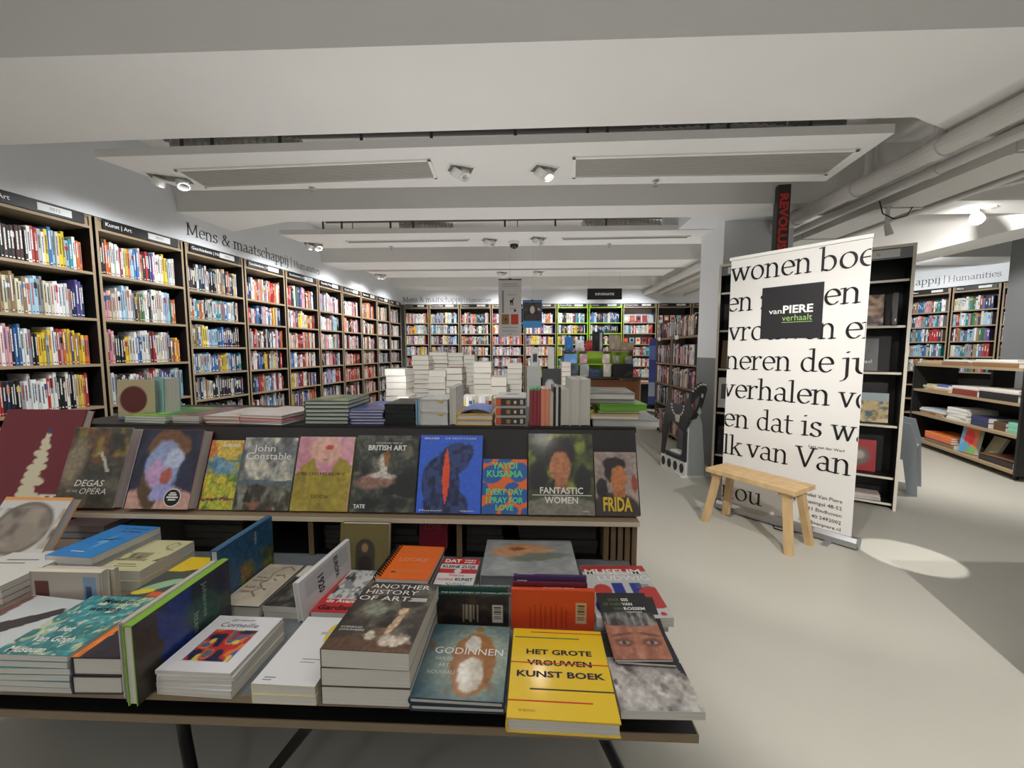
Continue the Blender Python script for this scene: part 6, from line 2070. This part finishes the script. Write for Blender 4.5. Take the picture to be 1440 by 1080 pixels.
# avant-garde pair
a = Art(44, 56, (220, 220, 218))
a.cloud(8, 9, [(70, 74, 80), (150, 154, 156)], 0.3, 1, 0.52, 6)
a.rect(0, 1, 0, 0.28, (206, 44, 50))
a.rect(0, 0.12, 0, 1, (214, 54, 56))
art_book('white book with black brush strokes and red edges lettered de Avant-gardist', 0.135, 0.225, 0.02, flatM(-0.565, 1.195, ZB + 0.0003, -1, 0.225), (206, 50, 52), a,
         [T_('de Avant', 0.16, 0.20, 0.07, WT, width=0.7, bold=0.03), T_('Gardist', 0.08, 0.05, 0.09, (30, 26, 30), width=0.78, bold=0.03)], hard=False)
a = Art(30, 50, (224, 224, 226))
a.rect(0.1, 0.5, 0.1, 0.9, (206, 206, 210))
edge_up(fr(-0.640, 1.06, ZB, 84), 0.118, 0.27, 0.018, 'white book standing on edge left of the Avant-gardist book', (224, 224, 226), a, [T_('EUROPA', 0.1, 0.62, 0.07, (50, 50, 56), width=0.6, bold=0.03), T_('1920', 0.2, 0.3, 0.1, (50, 50, 56), width=0.5, bold=0.03)], back=6)
# life in letters
a = Art(50, 70, (206, 196, 178))
a.cloud(4, 5, [(216, 208, 190), (196, 186, 168)])
for pts in ([(0.55, 0.9), (0.42, 0.75), (0.5, 0.6), (0.38, 0.5), (0.55, 0.4), (0.42, 0.3), (0.62, 0.2)], [(0.55, 0.7), (0.75, 0.72), (0.85, 0.66)], [(0.6, 0.62), (0.72, 0.58)], [(0.5, 0.9), (0.7, 0.95), (0.9, 0.85)], [(0.6, 0.38), (0.7, 0.36)]):
    a.line(pts, 0.012, (120, 104, 92))
stack((-0.838, 1.185), 0.125, 0.225, -2, ZB, 0.660, 1, 'cream book with fine sketch lines titled A Life in Letters', '', '', (70, 66, 62), a,
      [T_('Vincent', 0.1, 0.62, 0.05, (110, 96, 84), width=0.34), T_('van Gogh', 0.1, 0.54, 0.05, (110, 96, 84), width=0.4), T_('A Life in', 0.1, 0.38, 0.06, (140, 104, 84), width=0.4), T_('Letters', 0.1, 0.28, 0.06, (140, 104, 84), width=0.34)])
a = Art(44, 60, (52, 50, 48))
a.cloud(5, 6, [(34, 32, 32), (96, 92, 86)], 0, 0.7)
a.rect(0, 1, 0.7, 1, (216, 214, 200))
a.ell(0.6, 0.4, 0.2, 0.14, (130, 124, 116), 30, 0.5)
stack((-0.715, 1.189), 0.11, 0.22, -3, ZB, 0.656, 2, 'black and cream book titled Kn between sketch book and Avant-gardist', 'cream-edged copy', 'black and cream pair', (200, 206, 190), a, [T_('Kn', 0.2, 0.85, 0.09, (30, 30, 30), width=0.35, bold=0.03), T_('en D', 0.2, 0.73, 0.07, (30, 30, 30), width=0.4, bold=0.03)], False)
# blue, cream, yellow piles at the left
stack((-1.462, 1.265), 0.185, 0.23, -3, ZB, 0.70, 3, 'book with a teal wave cover under the bright blue books', 'cream-edged book', 'pile under the bright blue books', [(90, 150, 160), (200, 190, 200), (180, 60, 60)], group='pile under the bright blue books')
a = Art(50, 60, (44, 140, 218))
a.poly([(0.55, 0.72), (0.4, 0.42), (0.5, 0.40)], (110, 190, 236))
a.poly([(0.3, 0.5), (0.62, 0.55), (0.8, 0.6), (0.6, 0.5)], (40, 40, 60))
a.poly([(0.5, 0.5), (0.56, 0.2), (0.62, 0.48)], (120, 190, 234))
stack((-1.447, 1.268), 0.165, 0.223, -4, 0.7006, 0.752, 2, 'bright blue paperback topping the pile near the left compartment', 'second bright blue paperback', 'bright blue pair', (44, 140, 218), a,
      [T_('AL KAN JE DE', 0.3, 0.86, 0.05, (24, 40, 80), width=0.6), T_('TE VINDEN', 0.36, 0.76, 0.05, (24, 40, 80), width=0.5), T_('', 0.3, 0.14, 0, WT, bar=(0.3, 0.012))], False, group='bright blue pair')
a = Art(50, 60, (216, 212, 166))
a.rect(0.2, 0.6, 0.3, 0.55, (150, 146, 110))
a.cloud(9, 10, [(96, 92, 66)], 0.3, 0.55, 0.62, 8)
a.mixin((a.u > 0.6) * 1.0 * (a.v < 0.28), (216, 212, 166))
a.line([(0.75, 0.7), (0.85, 0.85), (0.7, 0.92), (0.6, 0.8), (0.72, 0.68), (0.9, 0.66)], 0.012, (120, 116, 90))
stack((-1.281, 1.245), 0.15, 0.2, -1, ZB, 0.716, 3, 'pale yellow sketch paperback topping a pile of three', 'pale yellow paperback', 'pale yellow pile', (226, 222, 180), a, [T_('', 0.25, 0.18, 0, (110, 106, 80), bar=(0.4, 0.014)), T_('', 0.25, 0.12, 0, (110, 106, 80), bar=(0.5, 0.012))], False, group='pale yellow pile')
a = Art(50, 70, (70, 76, 66))
a.rect(0, 1, 0.62, 1, (240, 206, 36))
a.poly([(0.3, 0.62), (1, 0.62), (1, 0.8)], (60, 70, 70))
a.ell(0.35, 0.3, 0.32, 0.1, (150, 196, 150), 25, 0.1)
a.ell(0.75, 0.5, 0.22, 0.08, (160, 206, 180), 40, 0.1)
a.ell(0.2, 0.16, 0.2, 0.06, (226, 210, 60), 10, 0.1)
a.rect(0.4, 0.85, 0.06, 0.16, (226, 100, 40))
stack((-1.092, 1.165), 0.155, 0.235, -2, ZB, 0.688, 3, 'yellow and dark book with green leaf shapes topping its pile', 'yellow-edged dark book', 'yellow leaf shape pile', (216, 186, 40), a, hard=True, group='yellow leaf shape pile')

# dark piles in the compartments below the ledge
for x, w, h_, n, cols, nm in ((-1.25, 0.24, 0.12, 4, [(40, 38, 30), (60, 56, 40)], 'olive black pile in the wide left compartment'),
                              (-0.70, 0.2, 0.10, 5, [(32, 30, 32), (46, 44, 48)], 'black pile left in the middle compartment'),
                              (-0.50, 0.15, 0.12, 4, [(36, 34, 36)], 'black pile behind the olive standing book'),
                              (-0.165, 0.14, 0.13, 4, [(60, 60, 60), (36, 36, 38)], 'grey black pile left in the right compartment'),
                              (0.12, 0.3, 0.14, 5, [(30, 30, 32), (50, 50, 52)], 'black pile behind the thick grey wrapped book')):
    stack((x, 1.60), w, 0.22, 0, 0.6185, 0.6185 + h_, n, 'top book of the ' + nm, 'dark book', nm, cols, group=nm, hard=True, pages=mat('shaded_pages', (58, 54, 50), 0.8))  # page blocks darkened, compartment shade put into their colour
art_book('deep red book lettered Love standing in the middle compartment', 0.11, 0.13, 0.03, fr(-0.38, 1.5, 0.7) @ Matrix.Rotation(PI / 2, 4, 'X') if False else Matrix.Translation((-0.37, 1.52, 0.6185)) @ Matrix.Rotation(math.radians(82), 4, 'X'), (140, 26, 50), None, [T_('LOVE', 0.2, 0.62, 0.16, (196, 90, 100), turn=0, width=0.6)])

# ------------------------------------------------------------------ things on top of the unit
ZT = 1.0985
a = Art(30, 34, (190, 176, 140))
a.ell(0.42, 0.5, 0.36, 0.34, (96, 34, 28), 10, 0.1)
a.rect(0, 0.28, 0.0, 0.08, (100, 120, 150))
lean_in(F0, -1.735, 1.70, ZT, 3, 0.135, 0.175, 0.02, 'standing book with a dark red rounded shape at the left of the unit top', (150, 190, 180), a, rz=0.35)
a = Art(20, 24, (150, 190, 186))
a.rect(0.3, 0.8, 0.2, 0.7, (120, 160, 160))
lean_in(F0, -1.655, 1.79, ZT, 2, 0.16, 0.18, 0.06, 'turquoise slipcase standing behind the dark red shape book', (20, 176, 190), a, rz=-0.55)


def top_stack(x0, x1, zt, n, top, under, pile, cov, d=0.2, art=None, rot=0, y0=1.60, hard=True, pages=None, titles=()):
    stack(((x0 + x1) / 2, y0 + d / 2), x1 - x0, d, rot, ZT, zt, n, top, under, pile, cov, art, titles, hard, 1.0, pile, pages)


a = Art(30, 20, (70, 160, 90))
a.cloud(4, 3, [(170, 200, 60), (60, 140, 80), (200, 210, 80)])
top_stack(-1.70, -1.50, 1.128, 3, 'green patterned magazine topping the leftmost flat pile on the unit', 'green magazine', 'green magazine pile', (90, 170, 100), 0.27, a, -6, hard=False)
a = Art(30, 20, (96, 84, 80))
a.cloud(4, 3, [(190, 110, 80), (60, 56, 54)])
top_stack(-1.485, -1.36, 1.13, 3, 'brown and rust book topping the second flat pile on the unit', 'white-edged brown book', 'brown pile on the unit', (214, 206, 200), 0.27, a, -5)
a = Art(30, 20, (226, 220, 212))
a.cloud(6, 4, [(214, 130, 110)], 0, 1, 0.6, 8)
top_stack(-1.35, -1.19, 1.13, 2, 'white book with salmon squares on the unit', 'white book', 'salmon square pair on the unit', (226, 180, 160), 0.26, a, -4)
top_stack(-1.183, -0.985, 1.138, 3, 'white sketched book topping the white and red pile on the unit', 'white book', 'white and red pile on the unit', [(230, 226, 222), (226, 70, 84), (228, 226, 224)], 0.26, None, -8, 1.585)
a = Art(20, 20, (60, 120, 90))
a.cloud(4, 3, [(220, 130, 60), (40, 90, 80), (130, 170, 60)])
top_stack(-0.925, -0.742, 1.196, 6, 'green and orange book topping the dark green pile on the unit', 'dark green bound book', 'dark green pile on the unit', (28, 84, 72), 0.24, a, 2, titles=())
a = Art(20, 20, (70, 84, 160))
a.cloud(4, 4, [(150, 160, 200), (50, 60, 130)])
top_stack(-0.735, -0.592, 1.16, 5, 'violet blue book topping the blue pile on the unit', 'violet blue book', 'blue pile on the unit', (64, 80, 160), 0.22, a, 1)
top_stack(-0.585, -0.462, 1.185, 5, 'glossy black box topping the black pile on the unit', 'glossy black book', 'black pile on the unit', (26, 27, 30), 0.2, None, 0, pages=mat('black_gloss', (28, 29, 32), 0.15))


def upright(x, t, h, label, cover, d=0.18, y=1.60, spine_front=True, group=None, pages=None, rz=0.0, ztop=None):
    """upright book, thickness along x, spine (or fore edge) towards the camera"""
    if spine_front:   # local -x -> world -y
        M = MX((0, 1, 0), (0, 0, 1), (1, 0, 0), (x, y + d / 2, ZT + 0.0003))
    else:
        M = MX((0, -1, 0), (0, 0, 1), (-1, 0, 0), (x + t, y + d / 2, ZT + 0.0003))
    return art_book(label, d, h, t, M, cover, None, (), group, True, 'upright_book', pages)


upright(-0.458, 0.008, 0.10, 'thin pale blue book standing right of the black pile', (130, 170, 206), 0.2)
upright(-0.448, 0.010, 0.095, 'thin grey blue book standing left of the white box sets', (160, 186, 200), 0.2)
WBX = mat('white_box_side', (214, 214, 212), 0.5)
for k in range(2):
    art_book(['lower white boxed set with yellow tab on the unit', 'upper white boxed set with yellow tab on the unit'][k], 0.112, 0.18, 0.052, flatM(-0.381, 1.69, ZT + 0.0005 + 0.0535 * k, 0.5, 0.18), (220, 220, 218), None, (), 'white boxed sets', True, 'boxed_set', WBX)
    b = MB()
    z = ZT + 0.002 + 0.0535 * k
    b.box(-0.365, -0.345, 1.598, 1.6, z + 0.042, z + 0.049)
    tag(b.build('price_tab', ink((220, 200, 60))), 'small yellow tab on the %s white boxed set' % ['lower', 'upper'][k], 'tab')
upright(-0.318, 0.026, 0.155, 'thick cream book standing right of the white boxed sets', (222, 218, 206), 0.2, spine_front=False)
a = Art(20, 20, (222, 222, 226))
a.ell(0.5, 0.5, 0.4, 0.3, (110, 130, 210), 0, 0.3)
top_stack(-0.290, -0.142, 1.145, 2, 'golden yellow book topping the pair below the curved blue brochure', 'golden yellow book', 'golden yellow pair', (236, 180, 50), 0.2)
b = MB()
n = 10
vs_ = []
for k in range(n + 1):
    x = -0.275 + 0.125 * k / n
    z = 1.1465 + 0.016 * math.sin(PI * k / n)
    vs_ += [(x, 1.61, z), (x, 1.79, z), (x, 1.61, z + 0.003), (x, 1.79, z + 0.003)]
fs = []
for k in range(n):
    q = 4 * k
    fs += [(q, q + 1, q + 5, q + 4), (q + 2, q + 6, q + 7, q + 3), (q, q + 4, q + 6, q + 2), (q + 1, q + 3, q + 7, q + 5)]
b.add(vs_, fs, 0, (96, 124, 206))
b.build('brochure', PRINT, label='curved blue and white brochure on the golden yellow books', cat='brochure')
a = Art(30, 30, (224, 224, 226))
a.ell(0.5, 0.6, 0.26, 0.16, (150, 150, 150), 0, 0.2)
for k in range(3):
    art_book(['lowest', 'middle', 'topmost'][k] + ' glossy orange and black spined book of the three on the unit', 0.125, 0.2, 0.037, flatM(-0.068, 1.70, ZT + 0.0005 + 0.039 * k, 0, 0.2), (226, 224, 222), a if k == 2 else None, (), 'orange and black spined trio')
    b = MB()
    z = ZT + 0.0055 + 0.039 * k
    b.box(-0.129, -0.108, 1.597, 1.5995, z, z + 0.026, 0, (220, 90, 40))
    b.box(-0.108, -0.008, 1.597, 1.5995, z, z + 0.026, 0, (60, 52, 44))
    b.box(-0.085, -0.07, 1.5965, 1.597, z + 0.004, z + 0.02, 0, (170, 130, 80))
    b.box(-0.055, -0.045, 1.5965, 1.597, z + 0.006, z + 0.018, 0, (226, 210, 190))
    b.box(-0.03, -0.018, 1.5965, 1.597, z + 0.004, z + 0.022, 0, (200, 196, 190))
    o = b.build('spine_band', PRINT, label='printed spine band of the %s orange and black book' % ['lowest', 'middle', 'topmost'][k], cat='book band')
x = 0.008
for t, h, c, d, lab in ((0.0155, 0.142, (150, 60, 70), 0.16, 'red cloth book, leftmost of three standing on the unit'), (0.0155, 0.142, (150, 60, 70), 0.16, 'red cloth book, middle of three standing on the unit'),
                        (0.0155, 0.142, (150, 60, 70), 0.16, 'red cloth book, rightmost of three standing on the unit'), (0.018, 0.15, (232, 150, 120), 0.17, 'salmon book, left of the standing pair on the unit'),
                        (0.018, 0.15, (232, 150, 120), 0.17, 'salmon book, right of the standing pair on the unit'), (0.014, 0.135, (206, 198, 178), 0.17, 'cream book standing right of the salmon pair'),
                        (0.010, 0.158, (34, 34, 36), 0.17, 'thin black book standing right of the salmon pair'), (0.010, 0.158, (214, 214, 210), 0.17, 'thin white book between two thin black ones'),
                        (0.010, 0.158, (34, 36, 44), 0.17, 'thin navy black book right of the thin white one'), (0.038, 0.15, (206, 204, 190), 0.2, 'thick cream book standing beside the thin dark ones'),
                        (0.040, 0.19, (204, 204, 192), 0.22, 'tall thick cream book, left of the tallest two on the unit'), (0.040, 0.19, (204, 204, 192), 0.22, 'tall thick cream book, right of the tallest two on the unit')):
    upright(x, t - 0.0006, h, lab, c, d, spine_front=t < 0.03)
    if c == (150, 60, 70):
        b = MB()
        b.box(x + 0.002, x + t - 0.003, 1.602, 1.75, ZT + h + 0.0015, ZT + h + 0.008)
        tag(b.build('green_slip', ink((70, 170, 100))), 'green paper slip on the %s red cloth book' % lab.split(',')[1].split(' of')[0].strip(), 'paper slip')
    x += t
b = MB()
# right end pile
on_frame(F0, 0.405, 1.74, ZT, 0.26, 0.30, 0.028, -4, 'large grey album overhanging the right end of the unit', (150, 150, 150), pages=mat('grey_pages', (176, 176, 174), 0.6), name='art_book')
on_frame(F0, 0.355, 1.70, ZT + 0.0288, 0.19, 0.2, 0.018, -2, 'cream yellow book lying on the large grey album', (206, 190, 120), name='art_book')
on_frame(F0, 0.372, 1.72, ZT + 0.0472, 0.17, 0.2, 0.014, 0, 'olive book between the cream yellow and bright green books', (110, 110, 50), name='art_book')
on_frame(F0, 0.385, 1.715, ZT + 0.0616, 0.19, 0.21, 0.026, 2, 'bright green book in the pile at the right end of the unit', (110, 176, 50), name='art_book', pages=mat('green_side', (104, 160, 50), 0.5))
on_frame(F0, 0.350, 1.76, ZT + 0.088, 0.20, 0.26, 0.018, -6, 'grey green book under the topmost one at the right end', (130, 136, 126), name='art_book')
a = Art(40, 40, (120, 130, 130))
a.cloud(4, 4, [(140, 150, 148), (104, 112, 112)])
a.ell(0.6, 0.55, 0.3, 0.16, (190, 130, 116), 0, 0.2)
on_frame(F0, 0.345, 1.75, ZT + 0.1065, 0.20, 0.27, 0.026, -5, 'grey book with a salmon shape topping the right end pile', (126, 134, 132), a, name='art_book')
on_frame(F0, 0.285, 1.72, ZT + 0.0475, 0.03, 0.2, 0.012, -18, 'small yellow booklet tucked at the left of the right end pile', (240, 196, 50), name='art_book')

# ------------------------------------------------------------------ second table with tall piles
root = empty('back_table', loc=(-0.6, 3.3, 0), label='black table behind the display unit carrying tall piles of paperbacks', cat='table')
b = MB()
b.box(-1.0, 0.85, -0.75, 0.95, 0.74, 0.78)
b.build('table_top', DARKBR, root)
for sx in (-0.9, 0.75):
    for sy in (-0.68, 0.88):
        b = MB()
        b.box(sx - 0.03, sx + 0.03, sy - 0.03, sy + 0.03, 0, 0.74)
        b.build('leg', BLACK, root)


def pile(x0, x1, y, zb, zt, n, what, where, cov, d=0.2, zig=0.0, mesh_cache={}):
    t = (zt - zb) / n
    for i in range(n):
        k = n - i
        w = x1 - x0
        bb = MB()
        c = cov if not isinstance(cov, list) else cov[i % len(cov)]
        c = vary(c, 6)
        tt = t - 0.0006
        bb.box(-w / 2, w / 2, 0, d, 0, 0.0018, 0, c)
        bb.box(-w / 2, w / 2, 0, d, tt - 0.0018, tt, 0, c)
        e = (226, 223, 214)
        bb.box(-w / 2 + 0.002, w / 2 - 0.002, 0.002, d - 0.002, 0.0018, tt - 0.0018, 0, e)
        if R.random() < 0.6:
            bb.box(-w / 2, w / 2, d - 0.002, d, 0, tt, 0, c)
        o = bb.build('paperback', MATTE)
        o.location = ((x0 + x1) / 2 + R.uniform(-0.004, 0.004) + (zig if i % 2 else -zig), y + R.uniform(-0.006, 0.006), zb + i * t)
        o.rotation_euler = (0, 0, math.radians(R.uniform(-2, 2)))
        tag(o, '%s, %s from top of %s' % (what, ORD[k], where) if n > 1 else '%s, %s' % (what, where), 'book', where)


def X(px, Y):
    return Y * math.tan(math.atan((px - 720) / 560.0) - math.radians(2.25))


def Z(py_, Y):
    return 1.4 - math.tan(math.atan((py_ - 540) / 560.0) + math.radians(4.7)) * Y * 1.0


GW = (212, 210, 204)
for (pa, pb, ya, yb, Y, n, what, where, cov) in (
        (541, 570, 519, 588, 2.85, 10, 'grey white paperback with a red mark', 'the leftmost thick pile', [(206, 204, 202), (190, 186, 186)]),
        (580, 603, 500, 590, 3.5, 14, 'white-edged paperback', 'tall pile right of the leftmost thick one', [(110, 108, 106), (214, 212, 206)]),
        (604, 629, 495, 522, 3.7, 5, 'dark covered paperback', 'the upper left tall pile', [(96, 94, 98), (214, 212, 206)]),
        (602, 626, 521, 590, 3.25, 9, 'pale grey paperback', 'pile below the dark covered one', GW),
        (629, 651, 496, 518, 3.75, 4, 'grey covered paperback', 'the upper right tall pile', [(120, 118, 120), (216, 214, 208)]),
        (627, 650, 517, 590, 3.3, 9, 'maroon-edged cream paperback', 'pile of maroon-edged books', (128, 84, 80)),
        (652, 668, 499, 590, 3.8, 14, 'cream paperback', 'the slim tall pile behind', GW),
        (666, 691, 509, 590, 3.2, 12, 'cream hardback with a small mark', 'the broad cream pile', (204, 200, 190)),
        (713, 734, 511, 590, 3.3, 12, 'white and grey paperback', 'the pile near the right end', [(170, 172, 172), (216, 214, 210)]),
        (690, 712, 530, 590, 3.0, 6, 'black-spined cream book', 'low pile left of the rightmost one', [(50, 46, 46), (204, 190, 170)])):
    zt = Z(ya, Y)
    zb = 0.7803
    if yb < 530:
        zb = Z(yb, Y)
        # risers: lower part of the same heap
        pile(X(pa, Y), X(pb, Y), Y, 0.7803, zb - 0.0005, max(3, int((zb - 0.78) / 0.04)), 'cream paperback', 'the base under ' + where, GW)
    pile(X(pa, Y), X(pb, Y), Y, zb, zt, n, what, where, cov)
pile(X(636, 3.7), X(657, 3.7), 3.72, Z(499, 3.7) + 0.012, Z(488, 3.7), 1, 'white closed magazine lying', 'highest on the back table piles', (220, 220, 220)) if False else None
# things low on the back table, right behind the unit
for k in range(9):
    xx = X(650 + k * 4.6, 2.62)
    b = MB()
    spine_geo(b, 0, 0, 0, 0.02, 0.2, 0.14, 'cwws'[k % 4], 1)
    o = b.build('paperback', MATTE)
    o.location = (xx, 2.62, 0.90)
    tag(o, 'white spine upright paperback, %s from left in the row behind the golden books' % ORD[k + 1], 'book', 'short row of white paperbacks')
b = MB()
b.box(X(640, 2.62) , X(702, 2.62), 2.60, 2.86, 0.7805, 0.8995)
b.build('riser_box', DARKBR, label='dark riser box under the short row of white paperbacks', cat='box')
pile(X(575, 2.65), X(600, 2.65), 2.65, 0.7805, 1.03, 8, 'blue white paperback', 'the blue pile behind the black pile', [(50, 130, 210), (226, 226, 226)])
pile(X(565, 2.72) - 0.06, X(578, 2.72) - 0.04, 2.78, 0.7805, 1.08, 5, 'cream book', 'narrow pile behind the blue pile', GW)
pile(X(475, 2.62), X(512, 2.62), 2.62, 0.7805, 1.03, 7, 'pink and white paperback', 'the pink pile behind the unit', [(222, 150, 150), (230, 226, 222)])
pile(X(512, 2.6), X(540, 2.6), 2.60, 0.7805, 1.045, 7, 'blue and grey paperback', 'the blue grey pile behind the unit', [(90, 100, 160), (206, 206, 210)])
root = empty('side_table', loc=(-1.35, 2.95, 0), label='black table holding the pink and blue piles left of the back table', cat='table')
b = MB()
b.box(-0.30, -0.255, -0.4, 0.5, 0.74, 0.78)
b.box(-0.30, -0.255, -0.4, 0.5, 0.0, 0.05)
b.build('table_top', DARKBR, root)
bpy.data.objects.remove(root.children[0])
bpy.data.objects.remove(root)
b = MB()
b.box(-2.0, -1.62, 2.5, 3.6, 0.74, 0.78)
b = MB()
a = A_((150, 132, 96), 40, 10, 10)
lean_in(F0, X(686, 2.95), 2.92, 0.7805, 3, 0.17, 0.27, 0.02, 'tan book standing behind the orange and black trio', (140, 124, 84), a)
lean_in(F0, X(704, 2.95), 2.94, 0.7805, 3, 0.13, 0.26, 0.02, 'cream yellow book standing right of the tan one', (206, 180, 120))
lean_in(F0, X(725, 2.95), 2.96, 0.7805, 3, 0.15, 0.27, 0.02, 'pale brown book standing behind the red cloth books', (180, 164, 136))
lean_in(F0, X(751, 3.1), 3.15, 0.7805, 3, 0.11, 0.50, 0.02, 'grey upright notice board on the back table', (150, 152, 150), A_((156, 158, 156), 41, 10, 20)) 
lean_in(F0, X(777, 3.1), 3.2, 0.7805, 3, 0.15, 0.48, 0.02, 'black framed photo with a pale disc on the back table', (40, 42, 44), A_((50, 52, 54), 42, 20, 30).ell(0.4, 0.72, 0.25, 0.1, (170, 174, 172), 0, 0.3))
lean_in(F0, X(752, 3.9), 4.0, 0.7805, 2, 0.075, 0.65, 0.015, 'narrow white card with small pictures on the back table', (206, 206, 206), A_((206, 206, 206), 43, 10, 30).rect(0.3, 0.8, 0.8, 0.92, (40, 40, 40)).rect(0.2, 0.8, 0.5, 0.6, (60, 60, 60)))
lean_in(F0, X(776, 3.9), 4.0, 0.7805, 2, 0.06, 0.66, 0.015, 'narrow pale card with a yellow foot on the back table', (214, 216, 212), A_((214, 216, 212), 44, 10, 30).rect(0, 1, 0.3, 0.36, (220, 200, 90)))
pile(X(790, 3.6), X(803, 3.6), 3.6, 0.7805, Z(509, 3.6), 12, 'red-edged cream paperback', 'the red-edged pile at the right end', [(200, 90, 76), (220, 200, 180)])
